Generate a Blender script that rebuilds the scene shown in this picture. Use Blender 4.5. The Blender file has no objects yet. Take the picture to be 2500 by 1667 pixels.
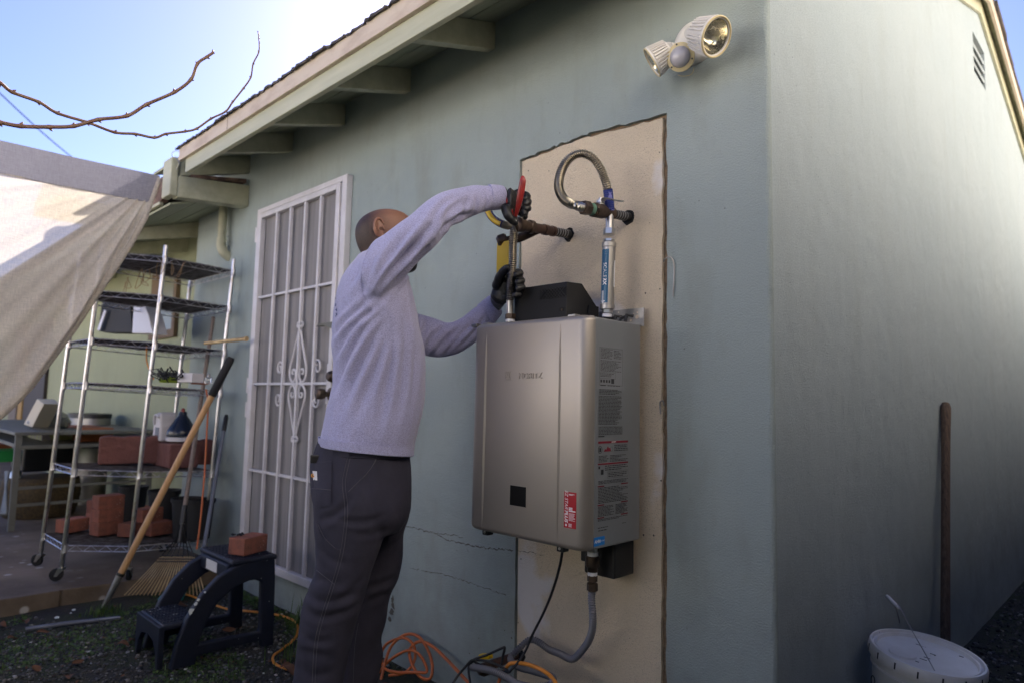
import bpy, bmesh, math, random
import numpy as np
from mathutils import Vector, Matrix, noise as mnoise
random.seed(7); rng = np.random.default_rng(7)
R = math.radians
SC = bpy.context.scene
COL = SC.collection

# ------------------------------------------------------------------ camera
# world: wall of the house lies in y=0 (x to the right), its end wall in x=XC, ground z=0
CAM = Vector((0.0, -1.8, 1.12))
_c = np.array([1250, 833.5]); _VA = np.array([-425., 944.]); _VB = np.array([2868., 1016.])
_f = math.sqrt(-float(np.dot(_VA - _c, _VB - _c)))
def _d(p):
    v = np.array([p[0]-_c[0], -(p[1]-_c[1]), -_f]); return v/np.linalg.norm(v)
_X = -_d(_VA); _Y = _d(_VB); _Y = _Y-_X*(_X@_Y); _Y /= np.linalg.norm(_Y); _Z = np.cross(_X, _Y)
RM = Matrix((_X.tolist(), _Y.tolist(), _Z.tolist()))
cd = bpy.data.cameras.new("camera"); cam = bpy.data.objects.new("camera", cd); COL.objects.link(cam)
cd.sensor_width = 36; cd.lens = _f/2500*36; cd.clip_start = 0.05; cd.clip_end = 500
cam.matrix_world = Matrix.Translation(CAM) @ RM.to_4x4()
cd.dof.use_dof = True; cd.dof.focus_distance = 1.95; cd.dof.aperture_fstop = 2.8
SC.camera = cam

# ------------------------------------------------------------------ light
SUN_AZ = R(135)      # direction to the sun in the xy plane, from +x
SUN_EL = R(32.5)
W = bpy.data.worlds.new("World"); SC.world = W; W.use_nodes = True
nt = W.node_tree; nt.nodes.clear()
wo = nt.nodes.new("ShaderNodeOutputWorld"); bg = nt.nodes.new("ShaderNodeBackground"); sk = nt.nodes.new("ShaderNodeTexSky")
sk.sky_type = 'NISHITA'; sk.sun_disc = False; sk.sun_elevation = SUN_EL; sk.sun_rotation = R(90)-SUN_AZ
sk.air_density = 0.65; sk.dust_density = 0.5; sk.ozone_density = 5.0
bg.inputs[1].default_value = 0.050
tn = nt.nodes.new("ShaderNodeMixRGB"); tn.blend_type = 'MULTIPLY'; tn.inputs[0].default_value = 1; tn.inputs[2].default_value = (1.06, .93, 1.06, 1)
nt.links.new(sk.outputs[0], tn.inputs[1]); nt.links.new(tn.outputs[0], bg.inputs[0]); nt.links.new(bg.outputs[0], wo.inputs[0])
sl = bpy.data.lights.new("sun", 'SUN'); sl.energy = 5.0; sl.angle = R(0.5); sl.color = (1.0, 0.92, 0.82)
so = bpy.data.objects.new("sun", sl); COL.objects.link(so)
sd = Vector((math.cos(SUN_AZ)*math.cos(SUN_EL), math.sin(SUN_AZ)*math.cos(SUN_EL), math.sin(SUN_EL)))
so.rotation_euler = sd.to_track_quat('Z', 'Y').to_euler(); so.location = (0, 0, 12)
SC.view_settings.view_transform = 'Standard'; SC.view_settings.look = 'None'
SC.view_settings.gamma = 1; SC.view_settings.use_curve_mapping = False
SC.view_settings.exposure = 2.45
SC.render.engine = 'CYCLES'

# ------------------------------------------------------------------ measuring helpers (photo measurement -> point on a named plane)
def ray(px, py): return RM @ Vector((px-_c[0], -(py-_c[1]), -_f))
def A(px, py, y=0.0):
    r = ray(px, py); return CAM + r*((y-CAM.y)/r.y)
def B(px, py, x):
    r = ray(px, py); return CAM + r*((x-CAM.x)/r.x)
def G(px, py, z=0.0):
    r = ray(px, py); return CAM + r*((z-CAM.z)/r.z)
def onplane(px, py, p0, n):
    r = ray(px, py); return CAM + r*((p0-CAM).dot(n)/r.dot(n))

# ------------------------------------------------------------------ materials
def mat(name, col, rough=.7, metal=0.0, col2=None, nscale=4.0, ndet=6, nrough=.6, thr=(.35, .65), bump=None, bump2=None,
        stretch=None, spec=.5, specks=None, attr=None, coat=0.0, emit=None, trans=0.0, alpha=None, rough2=None):
    m = bpy.data.materials.new(name); m.use_nodes = True; t = m.node_tree; N = t.nodes; L = t.links
    b = N["Principled BSDF"]; b.inputs["Roughness"].default_value = rough; b.inputs["Metallic"].default_value = metal
    b.inputs["Specular IOR Level"].default_value = spec
    if coat: b.inputs["Coat Weight"].default_value = coat; b.inputs["Coat Roughness"].default_value = .15
    tc = N.new("ShaderNodeTexCoord"); mp = N.new("ShaderNodeMapping"); L.new(tc.outputs["Object"], mp.inputs[0])
    if stretch: mp.inputs["Scale"].default_value = stretch
    def noise(s, d=6, r=.6):
        n = N.new("ShaderNodeTexNoise"); n.inputs["Scale"].default_value = s; n.inputs["Detail"].default_value = d
        n.inputs["Roughness"].default_value = r; L.new(mp.outputs[0], n.inputs["Vector"]); return n
    def ramp(src, lo, hi, a=(0, 0, 0, 1), c=(1, 1, 1, 1)):
        q = N.new("ShaderNodeValToRGB"); q.color_ramp.elements[0].position = lo; q.color_ramp.elements[1].position = hi
        q.color_ramp.elements[0].color = a; q.color_ramp.elements[1].color = c; L.new(src, q.inputs[0]); return q
    out = None
    c4 = (*col, 1)
    if attr:
        an = N.new("ShaderNodeAttribute"); an.attribute_name = attr; out = an.outputs["Color"]
    if col2 is not None:
        n = noise(nscale, ndet, nrough); rp = ramp(n.outputs[0], thr[0], thr[1])
        mx = N.new("ShaderNodeMixRGB"); L.new(rp.outputs[0], mx.inputs[0])
        if out is not None:
            mx.blend_type = 'MULTIPLY'; L.new(out, mx.inputs[1])
        else: mx.inputs[1].default_value = c4
        mx.inputs[2].default_value = (*col2, 1); out = mx.outputs[0]
        if rough2 is not None:
            mr = N.new("ShaderNodeMapRange"); L.new(rp.outputs[0], mr.inputs[0]); mr.inputs[3].default_value = rough; mr.inputs[4].default_value = rough2
            L.new(mr.outputs[0], b.inputs["Roughness"])
    if specks:
        for (s, size, sc) in specks:
            v = N.new("ShaderNodeTexVoronoi"); v.inputs["Scale"].default_value = s; L.new(mp.outputs[0], v.inputs["Vector"])
            n2 = noise(s*.13, 3); ad = N.new("ShaderNodeMath"); ad.operation = 'MULTIPLY'
            r1 = ramp(v.outputs["Distance"], size*.6, size, (1, 1, 1, 1), (0, 0, 0, 1)); r2 = ramp(n2.outputs[0], .42, .62)
            L.new(r1.outputs[0], ad.inputs[0]); L.new(r2.outputs[0], ad.inputs[1])
            mx = N.new("ShaderNodeMixRGB"); L.new(ad.outputs[0], mx.inputs[0])
            if out is not None: L.new(out, mx.inputs[1])
            else: mx.inputs[1].default_value = c4
            mx.inputs[2].default_value = (*sc, 1); out = mx.outputs[0]
    if out is not None: L.new(out, b.inputs["Base Color"])
    else: b.inputs["Base Color"].default_value = c4
    prev = None
    for bb in (bump, bump2):
        if bb:
            n = noise(bb[0], 4 if len(bb) < 4 else bb[3], .55); bp = N.new("ShaderNodeBump"); bp.inputs["Strength"].default_value = bb[1]
            bp.inputs["Distance"].default_value = bb[2]; L.new(n.outputs[0], bp.inputs["Height"])
            if prev: L.new(prev.outputs[0], bp.inputs["Normal"])
            prev = bp
    if prev: L.new(prev.outputs[0], b.inputs["Normal"])
    if trans: b.inputs["Transmission Weight"].default_value = trans
    return m
def m_nodes(m): return m.node_tree.nodes, m.node_tree.links, m.node_tree.nodes["Principled BSDF"]

M = {}
def stucco(name, c, c2, c3, streak=True, bs=1.0, st=1.0):
    """painted stucco: fine grain relief, trowel undulation, blotches, rain streaks and grime near the ground"""
    m = bpy.data.materials.new(name); m.use_nodes = True; N, L, b = m_nodes(m); b.inputs["Roughness"].default_value = .88
    b.inputs["Specular IOR Level"].default_value = .25
    tc = N.new("ShaderNodeTexCoord")
    def noise(s, d=5, r=.6, sc=(1, 1, 1)):
        mp = N.new("ShaderNodeMapping"); mp.inputs["Scale"].default_value = sc; L.new(tc.outputs["Object"], mp.inputs[0])
        n = N.new("ShaderNodeTexNoise"); n.inputs["Scale"].default_value = s; n.inputs["Detail"].default_value = d
        n.inputs["Roughness"].default_value = r; L.new(mp.outputs[0], n.inputs["Vector"]); return n.outputs[0]
    def rp(src, lo, hi):
        q = N.new("ShaderNodeMapRange"); q.inputs[1].default_value = lo; q.inputs[2].default_value = hi; L.new(src, q.inputs[0]); return q.outputs[0]
    def mix(f, a, bcol, k=1.0):
        if k != 1.0:
            q = N.new("ShaderNodeMath"); q.operation = 'MULTIPLY'; L.new(f, q.inputs[0]); q.inputs[1].default_value = k; f = q.outputs[0]
        x = N.new("ShaderNodeMixRGB"); L.new(f, x.inputs[0])
        if isinstance(a, tuple): x.inputs[1].default_value = (*a, 1)
        else: L.new(a, x.inputs[1])
        x.inputs[2].default_value = (*bcol, 1); return x.outputs[0]
    o = mix(rp(noise(1.3, 5), .35, .68), c, c2)
    if streak:
        o = mix(rp(noise(2.2, 5, .6, (2.4, 2.4, .8)), .52, .8), o, c3, .38*st)
        o = mix(rp(noise(9, 4, .6, (1.6, 1.6, .55)), .56, .85), o, c3, .22*st)
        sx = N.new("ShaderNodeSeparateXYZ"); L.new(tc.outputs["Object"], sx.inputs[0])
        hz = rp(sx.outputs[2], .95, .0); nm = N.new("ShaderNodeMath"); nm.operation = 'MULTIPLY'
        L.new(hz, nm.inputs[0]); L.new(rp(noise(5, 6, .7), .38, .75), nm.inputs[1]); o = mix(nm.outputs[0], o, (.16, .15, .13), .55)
        v = N.new("ShaderNodeTexVoronoi"); v.inputs["Scale"].default_value = 28; L.new(tc.outputs["Object"], v.inputs["Vector"])
        q = N.new("ShaderNodeMath"); q.operation = 'MULTIPLY'; L.new(rp(v.outputs["Distance"], .09, .05), q.inputs[0]); L.new(rp(noise(6, 3), .54, .6), q.inputs[1])
        o = mix(q.outputs[0], o, (.08, .07, .06), .6)
    fine = noise(420, 3, .7)
    o = mix(rp(fine, .45, .7), o, tuple(x*.66 for x in c), .6)
    L.new(o, b.inputs["Base Color"])
    b1 = N.new("ShaderNodeBump"); b1.inputs["Strength"].default_value = 1.0*bs; b1.inputs["Distance"].default_value = .004; L.new(noise(190, 5, .7), b1.inputs["Height"])
    b2 = N.new("ShaderNodeBump"); b2.inputs["Strength"].default_value = .45*bs; b2.inputs["Distance"].default_value = .02; L.new(noise(7, 4, .5), b2.inputs["Height"])
    L.new(b1.outputs[0], b2.inputs["Normal"]); L.new(b2.outputs[0], b.inputs["Normal"])
    return m
M['stucco'] = stucco("sage stucco", (.365, .42, .415), (.325, .385, .39), (.25, .265, .22), st=1.7)
M['stucco_end'] = stucco("end wall stucco", (.375, .435, .465), (.35, .415, .45), (.27, .29, .27), st=.55)
M['stucco_left'] = stucco("pale green stucco", (.36, .39, .27), (.33, .36, .25), (.25, .27, .18))
M['patch'] = stucco("bare cream stucco", (.73, .62, .47), (.68, .58, .45), (.5, .4, .3), streak=False, bs=1.2)
N, L, b = m_nodes(M['patch'])
_base = b.inputs["Base Color"].links[0].from_socket
_v = N.new("ShaderNodeTexVoronoi"); _v.inputs["Scale"].default_value = 190; _tc = N.new("ShaderNodeTexCoord"); L.new(_tc.outputs["Object"], _v.inputs["Vector"])
_n = N.new("ShaderNodeTexNoise"); _n.inputs["Scale"].default_value = 9; _n.inputs["Detail"].default_value = 4; L.new(_tc.outputs["Object"], _n.inputs["Vector"])
_r = N.new("ShaderNodeMapRange"); _r.inputs[1].default_value = .24; _r.inputs[2].default_value = .13; L.new(_v.outputs["Distance"], _r.inputs[0])
_r2 = N.new("ShaderNodeMapRange"); _r2.inputs[1].default_value = .36; _r2.inputs[2].default_value = .62; L.new(_n.outputs[0], _r2.inputs[0])
_m = N.new("ShaderNodeMath"); _m.operation = 'MULTIPLY'; L.new(_r.outputs[0], _m.inputs[0]); L.new(_r2.outputs[0], _m.inputs[1])
_x = N.new("ShaderNodeMixRGB"); L.new(_m.outputs[0], _x.inputs[0]); L.new(_base, _x.inputs[1]); _x.inputs[2].default_value = (.20, .15, .11, 1)
# pale repaired smears
_n3 = N.new("ShaderNodeTexNoise"); _n3.inputs["Scale"].default_value = 3.3; _n3.inputs["Detail"].default_value = 5; L.new(_tc.outputs["Object"], _n3.inputs["Vector"])
_r3 = N.new("ShaderNodeMapRange"); _r3.inputs[1].default_value = .6; _r3.inputs[2].default_value = .66; L.new(_n3.outputs[0], _r3.inputs[0])
_y = N.new("ShaderNodeMixRGB"); L.new(_r3.outputs[0], _y.inputs[0]); L.new(_x.outputs[0], _y.inputs[1]); _y.inputs[2].default_value = (.72, .68, .66, 1)
L.new(_y.outputs[0], b.inputs["Base Color"])
M['mortar'] = mat("brown mortar", (.30, .21, .13), .95, col2=(.16, .11, .07), nscale=60, bump=(150, .9, .004))
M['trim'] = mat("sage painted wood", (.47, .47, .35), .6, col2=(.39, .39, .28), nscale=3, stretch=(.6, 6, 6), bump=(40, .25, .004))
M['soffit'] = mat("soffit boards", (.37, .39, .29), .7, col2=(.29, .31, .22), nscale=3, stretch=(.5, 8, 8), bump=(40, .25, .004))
M['cream'] = mat("weathered cream board", (.56, .48, .39), .65, col2=(.40, .31, .24), nscale=5, thr=(.45, .72), stretch=(1, 1, 2.5), bump=(60, .3, .003))
M['rot'] = mat("rotten wood", (.07, .04, .035), .9, col2=(.25, .16, .12), nscale=14, bump=(50, .9, .01))
M['shingle'] = mat("asphalt shingle", (.045, .042, .045), .95, col2=(.10, .085, .075), nscale=30, bump=(300, .8, .004))
M['white_metal'] = mat("white painted metal", (.70, .68, .72), .42, col2=(.60, .58, .60), nscale=8, specks=[(30, .05, (.25, .13, .07))], bump=(60, .1, .002))
M['pipe_paint'] = mat("painted pipe", (.46, .46, .33), .55, col2=(.38, .37, .27), nscale=9)
M['displaydark'] = mat('display black', (.004, .004, .005), .35, spec=.25)
M['dark'] = mat("dark void", (.01, .01, .01), .9)
M['conc'] = mat("worn concrete", (.20, .155, .115), .85, col2=(.10, .072, .048), nscale=2.2, thr=(.38, .66), specks=[(9, .22, (.42, .40, .38))], bump=(60, .5, .006), bump2=(5, .4, .02))
M['soil'] = mat("damp soil", (.035, .031, .026), .95, col2=(.028, .036, .014), nscale=4, thr=(.42, .6), bump=(90, .9, .01), bump2=(9, .6, .03))
M['pebble'] = mat("pebbles", (.1, .1, .1), .75, attr="tint", col2=(.75, .75, .75), nscale=120, bump=(200, .3, .002))
M['black'] = mat("black plastic", (.014, .014, .016), .45)
M['blackmatte'] = mat("matte black", (.012, .012, .014), .75, bump=(200, .2, .001))
M['chrome'] = mat("chrome wire", (.55, .54, .56), .28, 1.0, col2=(.34, .28, .22), nscale=25, thr=(.5, .75))
M['wire_dark'] = mat("grimy wire", (.16, .15, .16), .5, .7, col2=(.06, .05, .045), nscale=20)
M['rimwire'] = mat('dull chrome wire', (.58, .57, .60), .34, .9, col2=(.26, .22, .19), nscale=25, thr=(.45, .7))
M['boot'] = mat('brown leather boot', (.06, .035, .02), .6)
M['brick'] = mat("red paver brick", (.30, .10, .065), .9, col2=(.19, .075, .055), nscale=22, specks=[(90, .28, (.10, .045, .035)), (60, .16, (.42, .30, .25))], bump=(160, .7, .004))
def vary(m, lo, hi):
    N, L, b = m_nodes(m); src = b.inputs["Base Color"].links[0].from_socket; oi = N.new("ShaderNodeObjectInfo"); mr = N.new("ShaderNodeMapRange"); L.new(oi.outputs["Random"], mr.inputs[0]); mr.inputs[3].default_value = lo; mr.inputs[4].default_value = hi
    cb = N.new("ShaderNodeCombineColor"); [L.new(mr.outputs[0], cb.inputs[i]) for i in range(3)]; mx = N.new("ShaderNodeMixRGB"); mx.blend_type = 'MULTIPLY'; mx.inputs[0].default_value = 1; L.new(src, mx.inputs[1]); L.new(cb.outputs[0], mx.inputs[2]); L.new(mx.outputs[0], b.inputs["Base Color"])
vary(M['brick'], .7, 1.15)
M['block'] = mat("red retaining block", (.20, .085, .075), .95, col2=(.14, .06, .055), nscale=7, bump=(25, .9, .02), bump2=(120, .6, .004))
M['wood'] = mat("new ash wood", (.60, .36, .17), .5, col2=(.50, .28, .12), nscale=4, stretch=(30, 30, 1.2))
M['oldwood'] = mat("weathered wood", (.17, .115, .085), .85, col2=(.075, .052, .043), nscale=5, stretch=(26, 26, 1.5), bump=(8, .5, .004))
M['greywood'] = mat("grey worn handle", (.26, .20, .17), .7, col2=(.17, .13, .11), nscale=5, stretch=(20, 20, 1.5))
M['bamboo'] = mat("bamboo", (.62, .47, .26), .5, col2=(.42, .28, .13), nscale=18)
M['navy'] = mat("navy plastic", (.009, .013, .030), .55, col2=(.007, .009, .020), nscale=12, specks=[(22, .055, (.62, .62, .6))], bump=(300, .15, .001))
M['orange'] = mat("orange cord", (.48, .12, .03), .5)
M['orange2'] = mat("yellow orange cord", (.68, .25, .03), .45)
M['teal'] = mat("teal plastic", (.01, .16, .15), .5)
M['bluegrey'] = mat("blue grey tube", (.16, .18, .24), .5, col2=(.11, .12, .16), nscale=9)
M['steel'] = mat("brushed steel", (.46, .45, .44), .46, 1.0, col2=(.38, .36, .34), nscale=3)
M['galv'] = mat("galvanised", (.42, .42, .42), .45, .9, col2=(.30, .29, .28), nscale=16)
M['brass'] = mat("dull bronze", (.13, .090, .068), .42, .8, col2=(.065, .05, .042), nscale=25)
M['copper'] = mat("aged copper", (.13, .072, .055), .48, .6, col2=(.085, .052, .045), nscale=14)
M['flex'] = mat("flex hose steel", (.52, .49, .43), .32, 1.0, col2=(.36, .33, .29), nscale=9)
M['heater'] = mat("champagne metallic paint", (.385, .342, .30), .46, .62, coat=.12, col2=(.345, .318, .295), nscale=2, bump=(700, .05, .0006))
M['heater_side'] = mat("metallic paint with blue reflection tint", (.30, .31, .325), .45, .5, col2=(.285, .295, .31), nscale=3, bump=(700, .05, .0006))  # bluish reflection on the cabinet side is put into this colour
M['chromef'] = mat("bright fitting", (.55, .54, .54), .32, 1.0)
M['teflon'] = mat("white tape", (.72, .72, .78), .5)
M['bluelab'] = mat("blue label", (.004, .085, .19), .35)
M['royal'] = mat("royal blue label", (.012, .025, .18), .4, col2=(.2, .2, .5), nscale=60, thr=(.55, .6))
M['yellow'] = mat("yellow", (.66, .43, .01), .45)
M['red'] = mat("red sticker", (.42, .006, .02), .35)
M['redgrip'] = mat("red grip", (.42, .03, .025), .32, col2=(.20, .02, .02), nscale=18)
M['whitep'] = mat("white print", (.78, .78, .80), .5)
M['blackp'] = mat("dark print", (.03, .03, .035), .6)
M['redp'] = mat("dark red print", (.22, .01, .03), .5)
M['label_grey'] = mat("grey label", (.24, .25, .27), .5)
M['skyblue'] = mat("blue badge", (.01, .20, .62), .4)
M['greycond'] = mat("grey conduit", (.15, .15, .18), .42)
M['bucket'] = mat("white bucket plastic", (.80, .78, .79), .42, col2=(.66, .63, .62), nscale=6, specks=[(34, .10, (.12, .08, .06))])
M['lamp_white'] = mat("aged white plastic", (.78, .76, .76), .45, col2=(.70, .67, .62), nscale=7)
M['lamp_yellow'] = mat("yellowed plastic", (.60, .50, .28), .45)
M['sensor'] = mat("sensor lens", (.45, .43, .46), .3, coat=.4)
M['reflector'] = mat("lamp reflector", (.80, .74, .60), .12, 1.0, bump=(60, .4, .004, 1))
M['twig'] = mat("vine bark", (.16, .075, .055), .6, col2=(.22, .14, .09), nscale=40)
M['cable'] = mat("power cable", (.10, .13, .20), 1.0, spec=0.0)
M['leafdry'] = mat("dry leaf", (.15, .065, .03), .85, col2=(.07, .035, .02), nscale=14)
M['leafgreen'] = mat("weed leaf", (.075, .13, .02), .6, col2=(.04, .08, .015), nscale=20)
M['moss'] = mat("moss", (.05, .075, .015), .95, col2=(.03, .05, .012), nscale=20, bump=(80, .8, .01))
M['screen'] = mat("security screen", (.28, .265, .265), .6, col2=(.19, .18, .185), nscale=2.2, ndet=3, thr=(.4, .62), stretch=(7, 7, .25))  # stretched streaks put vertical reflections into the screen colour
M['skin'] = mat("skin", (.30, .145, .095), .45, col2=(.215, .095, .060), nscale=34, bump=(160, .2, .0012))
M['pants'] = mat("charcoal canvas", (.038, .036, .060), .88, col2=(.024, .023, .040), nscale=9, bump=(900, .35, .0008), bump2=(26, .3, .006))
M['stitch'] = mat("grey stitching", (.085, .08, .10), .8)
M['glove'] = mat("black nitrile", (.011, .011, .013), .42, bump=(55, .3, .004))
M['whitejug'] = mat("white jug", (.60, .58, .62), .4)
M['darkjug'] = mat("dark blue jug", (.008, .014, .035), .25)
M['basket'] = mat("wicker", (.11, .075, .03), .8, col2=(.05, .035, .02), nscale=50, bump=(60, .9, .01))
M['greypaint'] = mat("grey green steel", (.17, .175, .155), .6, col2=(.12, .12, .11), nscale=6)
M['foam'] = mat("cream foam", (.62, .56, .44), .7)
M['glass'] = mat("clear plastic", (.7, .72, .75), .15, trans=.8)
M['twine'] = mat("twine", (.24, .16, .09), .9)
M['terracotta'] = mat("terracotta", (.40, .13, .04), .8, col2=(.30, .09, .03), nscale=6)
M['green'] = mat("green plastic", (.02, .30, .06), .5)
M['lime'] = mat("lime fabric", (.22, .30, .02), .7)
M['hedge'] = mat("added dark hedge", (.03, .05, .015), .9, col2=(.02, .03, .01), nscale=3)
M['fence'] = mat("added dark fence boards", (.05, .048, .046), .9, col2=(.035, .033, .032), nscale=3, stretch=(8, 8, .6))
M['nstucco'] = mat("warm pale neighbour stucco", (.90, .83, .71), .9, col2=(.86, .79, .67), nscale=2)
M['drive'] = mat('sunlit sandy driveway', (.66, .52, .33), .9)
M['bounce_garage'] = mat('sunlit pale garage', (.78, .78, .78), .9)
M['brownwood'] = mat("brown door", (.035, .024, .018), .6)
M['goldwood'] = mat("golden frame", (.32, .19, .04), .6)
M['taupe'] = mat("taupe trim", (.16, .13, .11), .7)

# shirt: heathered lavender grey jersey
def shirt_mat():
    m = mat("heather jersey", (.43, .43, .66), .92, col2=(.27, .265, .43), nscale=240, ndet=4, thr=(.36, .64), stretch=(1, 1, 1.8), bump=(520, .35, .0012), bump2=(28, .15, .006))
    N, L, b = m_nodes(m); b.inputs["Sheen Weight"].default_value = .3; return m
M['shirt'] = shirt_mat()
# curtain: thin woven fabric that lets light and shapes through
def curtain_mat(name, alpha, c):
    m = bpy.data.materials.new(name); m.use_nodes = True; N = m.node_tree.nodes; L = m.node_tree.links; N.clear()
    o = N.new("ShaderNodeOutputMaterial"); df = N.new("ShaderNodeBsdfDiffuse"); tl = N.new("ShaderNodeBsdfTranslucent"); tr = N.new("ShaderNodeBsdfTransparent")
    tc = N.new("ShaderNodeTexCoord"); n = N.new("ShaderNodeTexNoise"); mp = N.new("ShaderNodeMapping"); mp.inputs["Scale"].default_value = (1, 14, 1.2)
    L.new(tc.outputs["Object"], mp.inputs[0]); L.new(mp.outputs[0], n.inputs["Vector"]); n.inputs["Scale"].default_value = 24; n.inputs["Detail"].default_value = 5
    n2 = N.new("ShaderNodeTexNoise"); mp2 = N.new("ShaderNodeMapping"); mp2.inputs["Scale"].default_value = (1, 1.2, 14)
    L.new(tc.outputs["Object"], mp2.inputs[0]); L.new(mp2.outputs[0], n2.inputs["Vector"]); n2.inputs["Scale"].default_value = 24; n2.inputs["Detail"].default_value = 5
    ad = N.new("ShaderNodeMath"); L.new(n.outputs[0], ad.inputs[0]); L.new(n2.outputs[0], ad.inputs[1])
    rp = N.new("ShaderNodeMapRange"); L.new(ad.outputs[0], rp.inputs[0]); rp.inputs[1].default_value = .8; rp.inputs[2].default_value = 1.2
    mx = N.new("ShaderNodeMixRGB"); L.new(rp.outputs[0], mx.inputs[0]); mx.inputs[1].default_value = (*[x*.82 for x in c], 1); mx.inputs[2].default_value = (*c, 1)
    L.new(mx.outputs[0], df.inputs[0]); L.new(mx.outputs[0], tl.inputs[0])
    m1 = N.new("ShaderNodeMixShader"); m1.inputs[0].default_value = .24; L.new(df.outputs[0], m1.inputs[1]); L.new(tl.outputs[0], m1.inputs[2])
    m2 = N.new("ShaderNodeMixShader"); L.new(tr.outputs[0], m2.inputs[1]); L.new(m1.outputs[0], m2.inputs[2])
    r3 = N.new("ShaderNodeMapRange"); L.new(ad.outputs[0], r3.inputs[0]); r3.inputs[1].default_value = .8; r3.inputs[2].default_value = 1.2; r3.inputs[3].default_value = alpha-.05; r3.inputs[4].default_value = alpha+.05
    L.new(r3.outputs[0], m2.inputs[0]); L.new(m2.outputs[0], o.inputs[0]); return m
M['curtain'] = curtain_mat("gauze curtain", .88, (.66, .59, .50))
M['curtain_hem'] = curtain_mat("folded curtain hem", .93, (.40, .39, .44))

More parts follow.
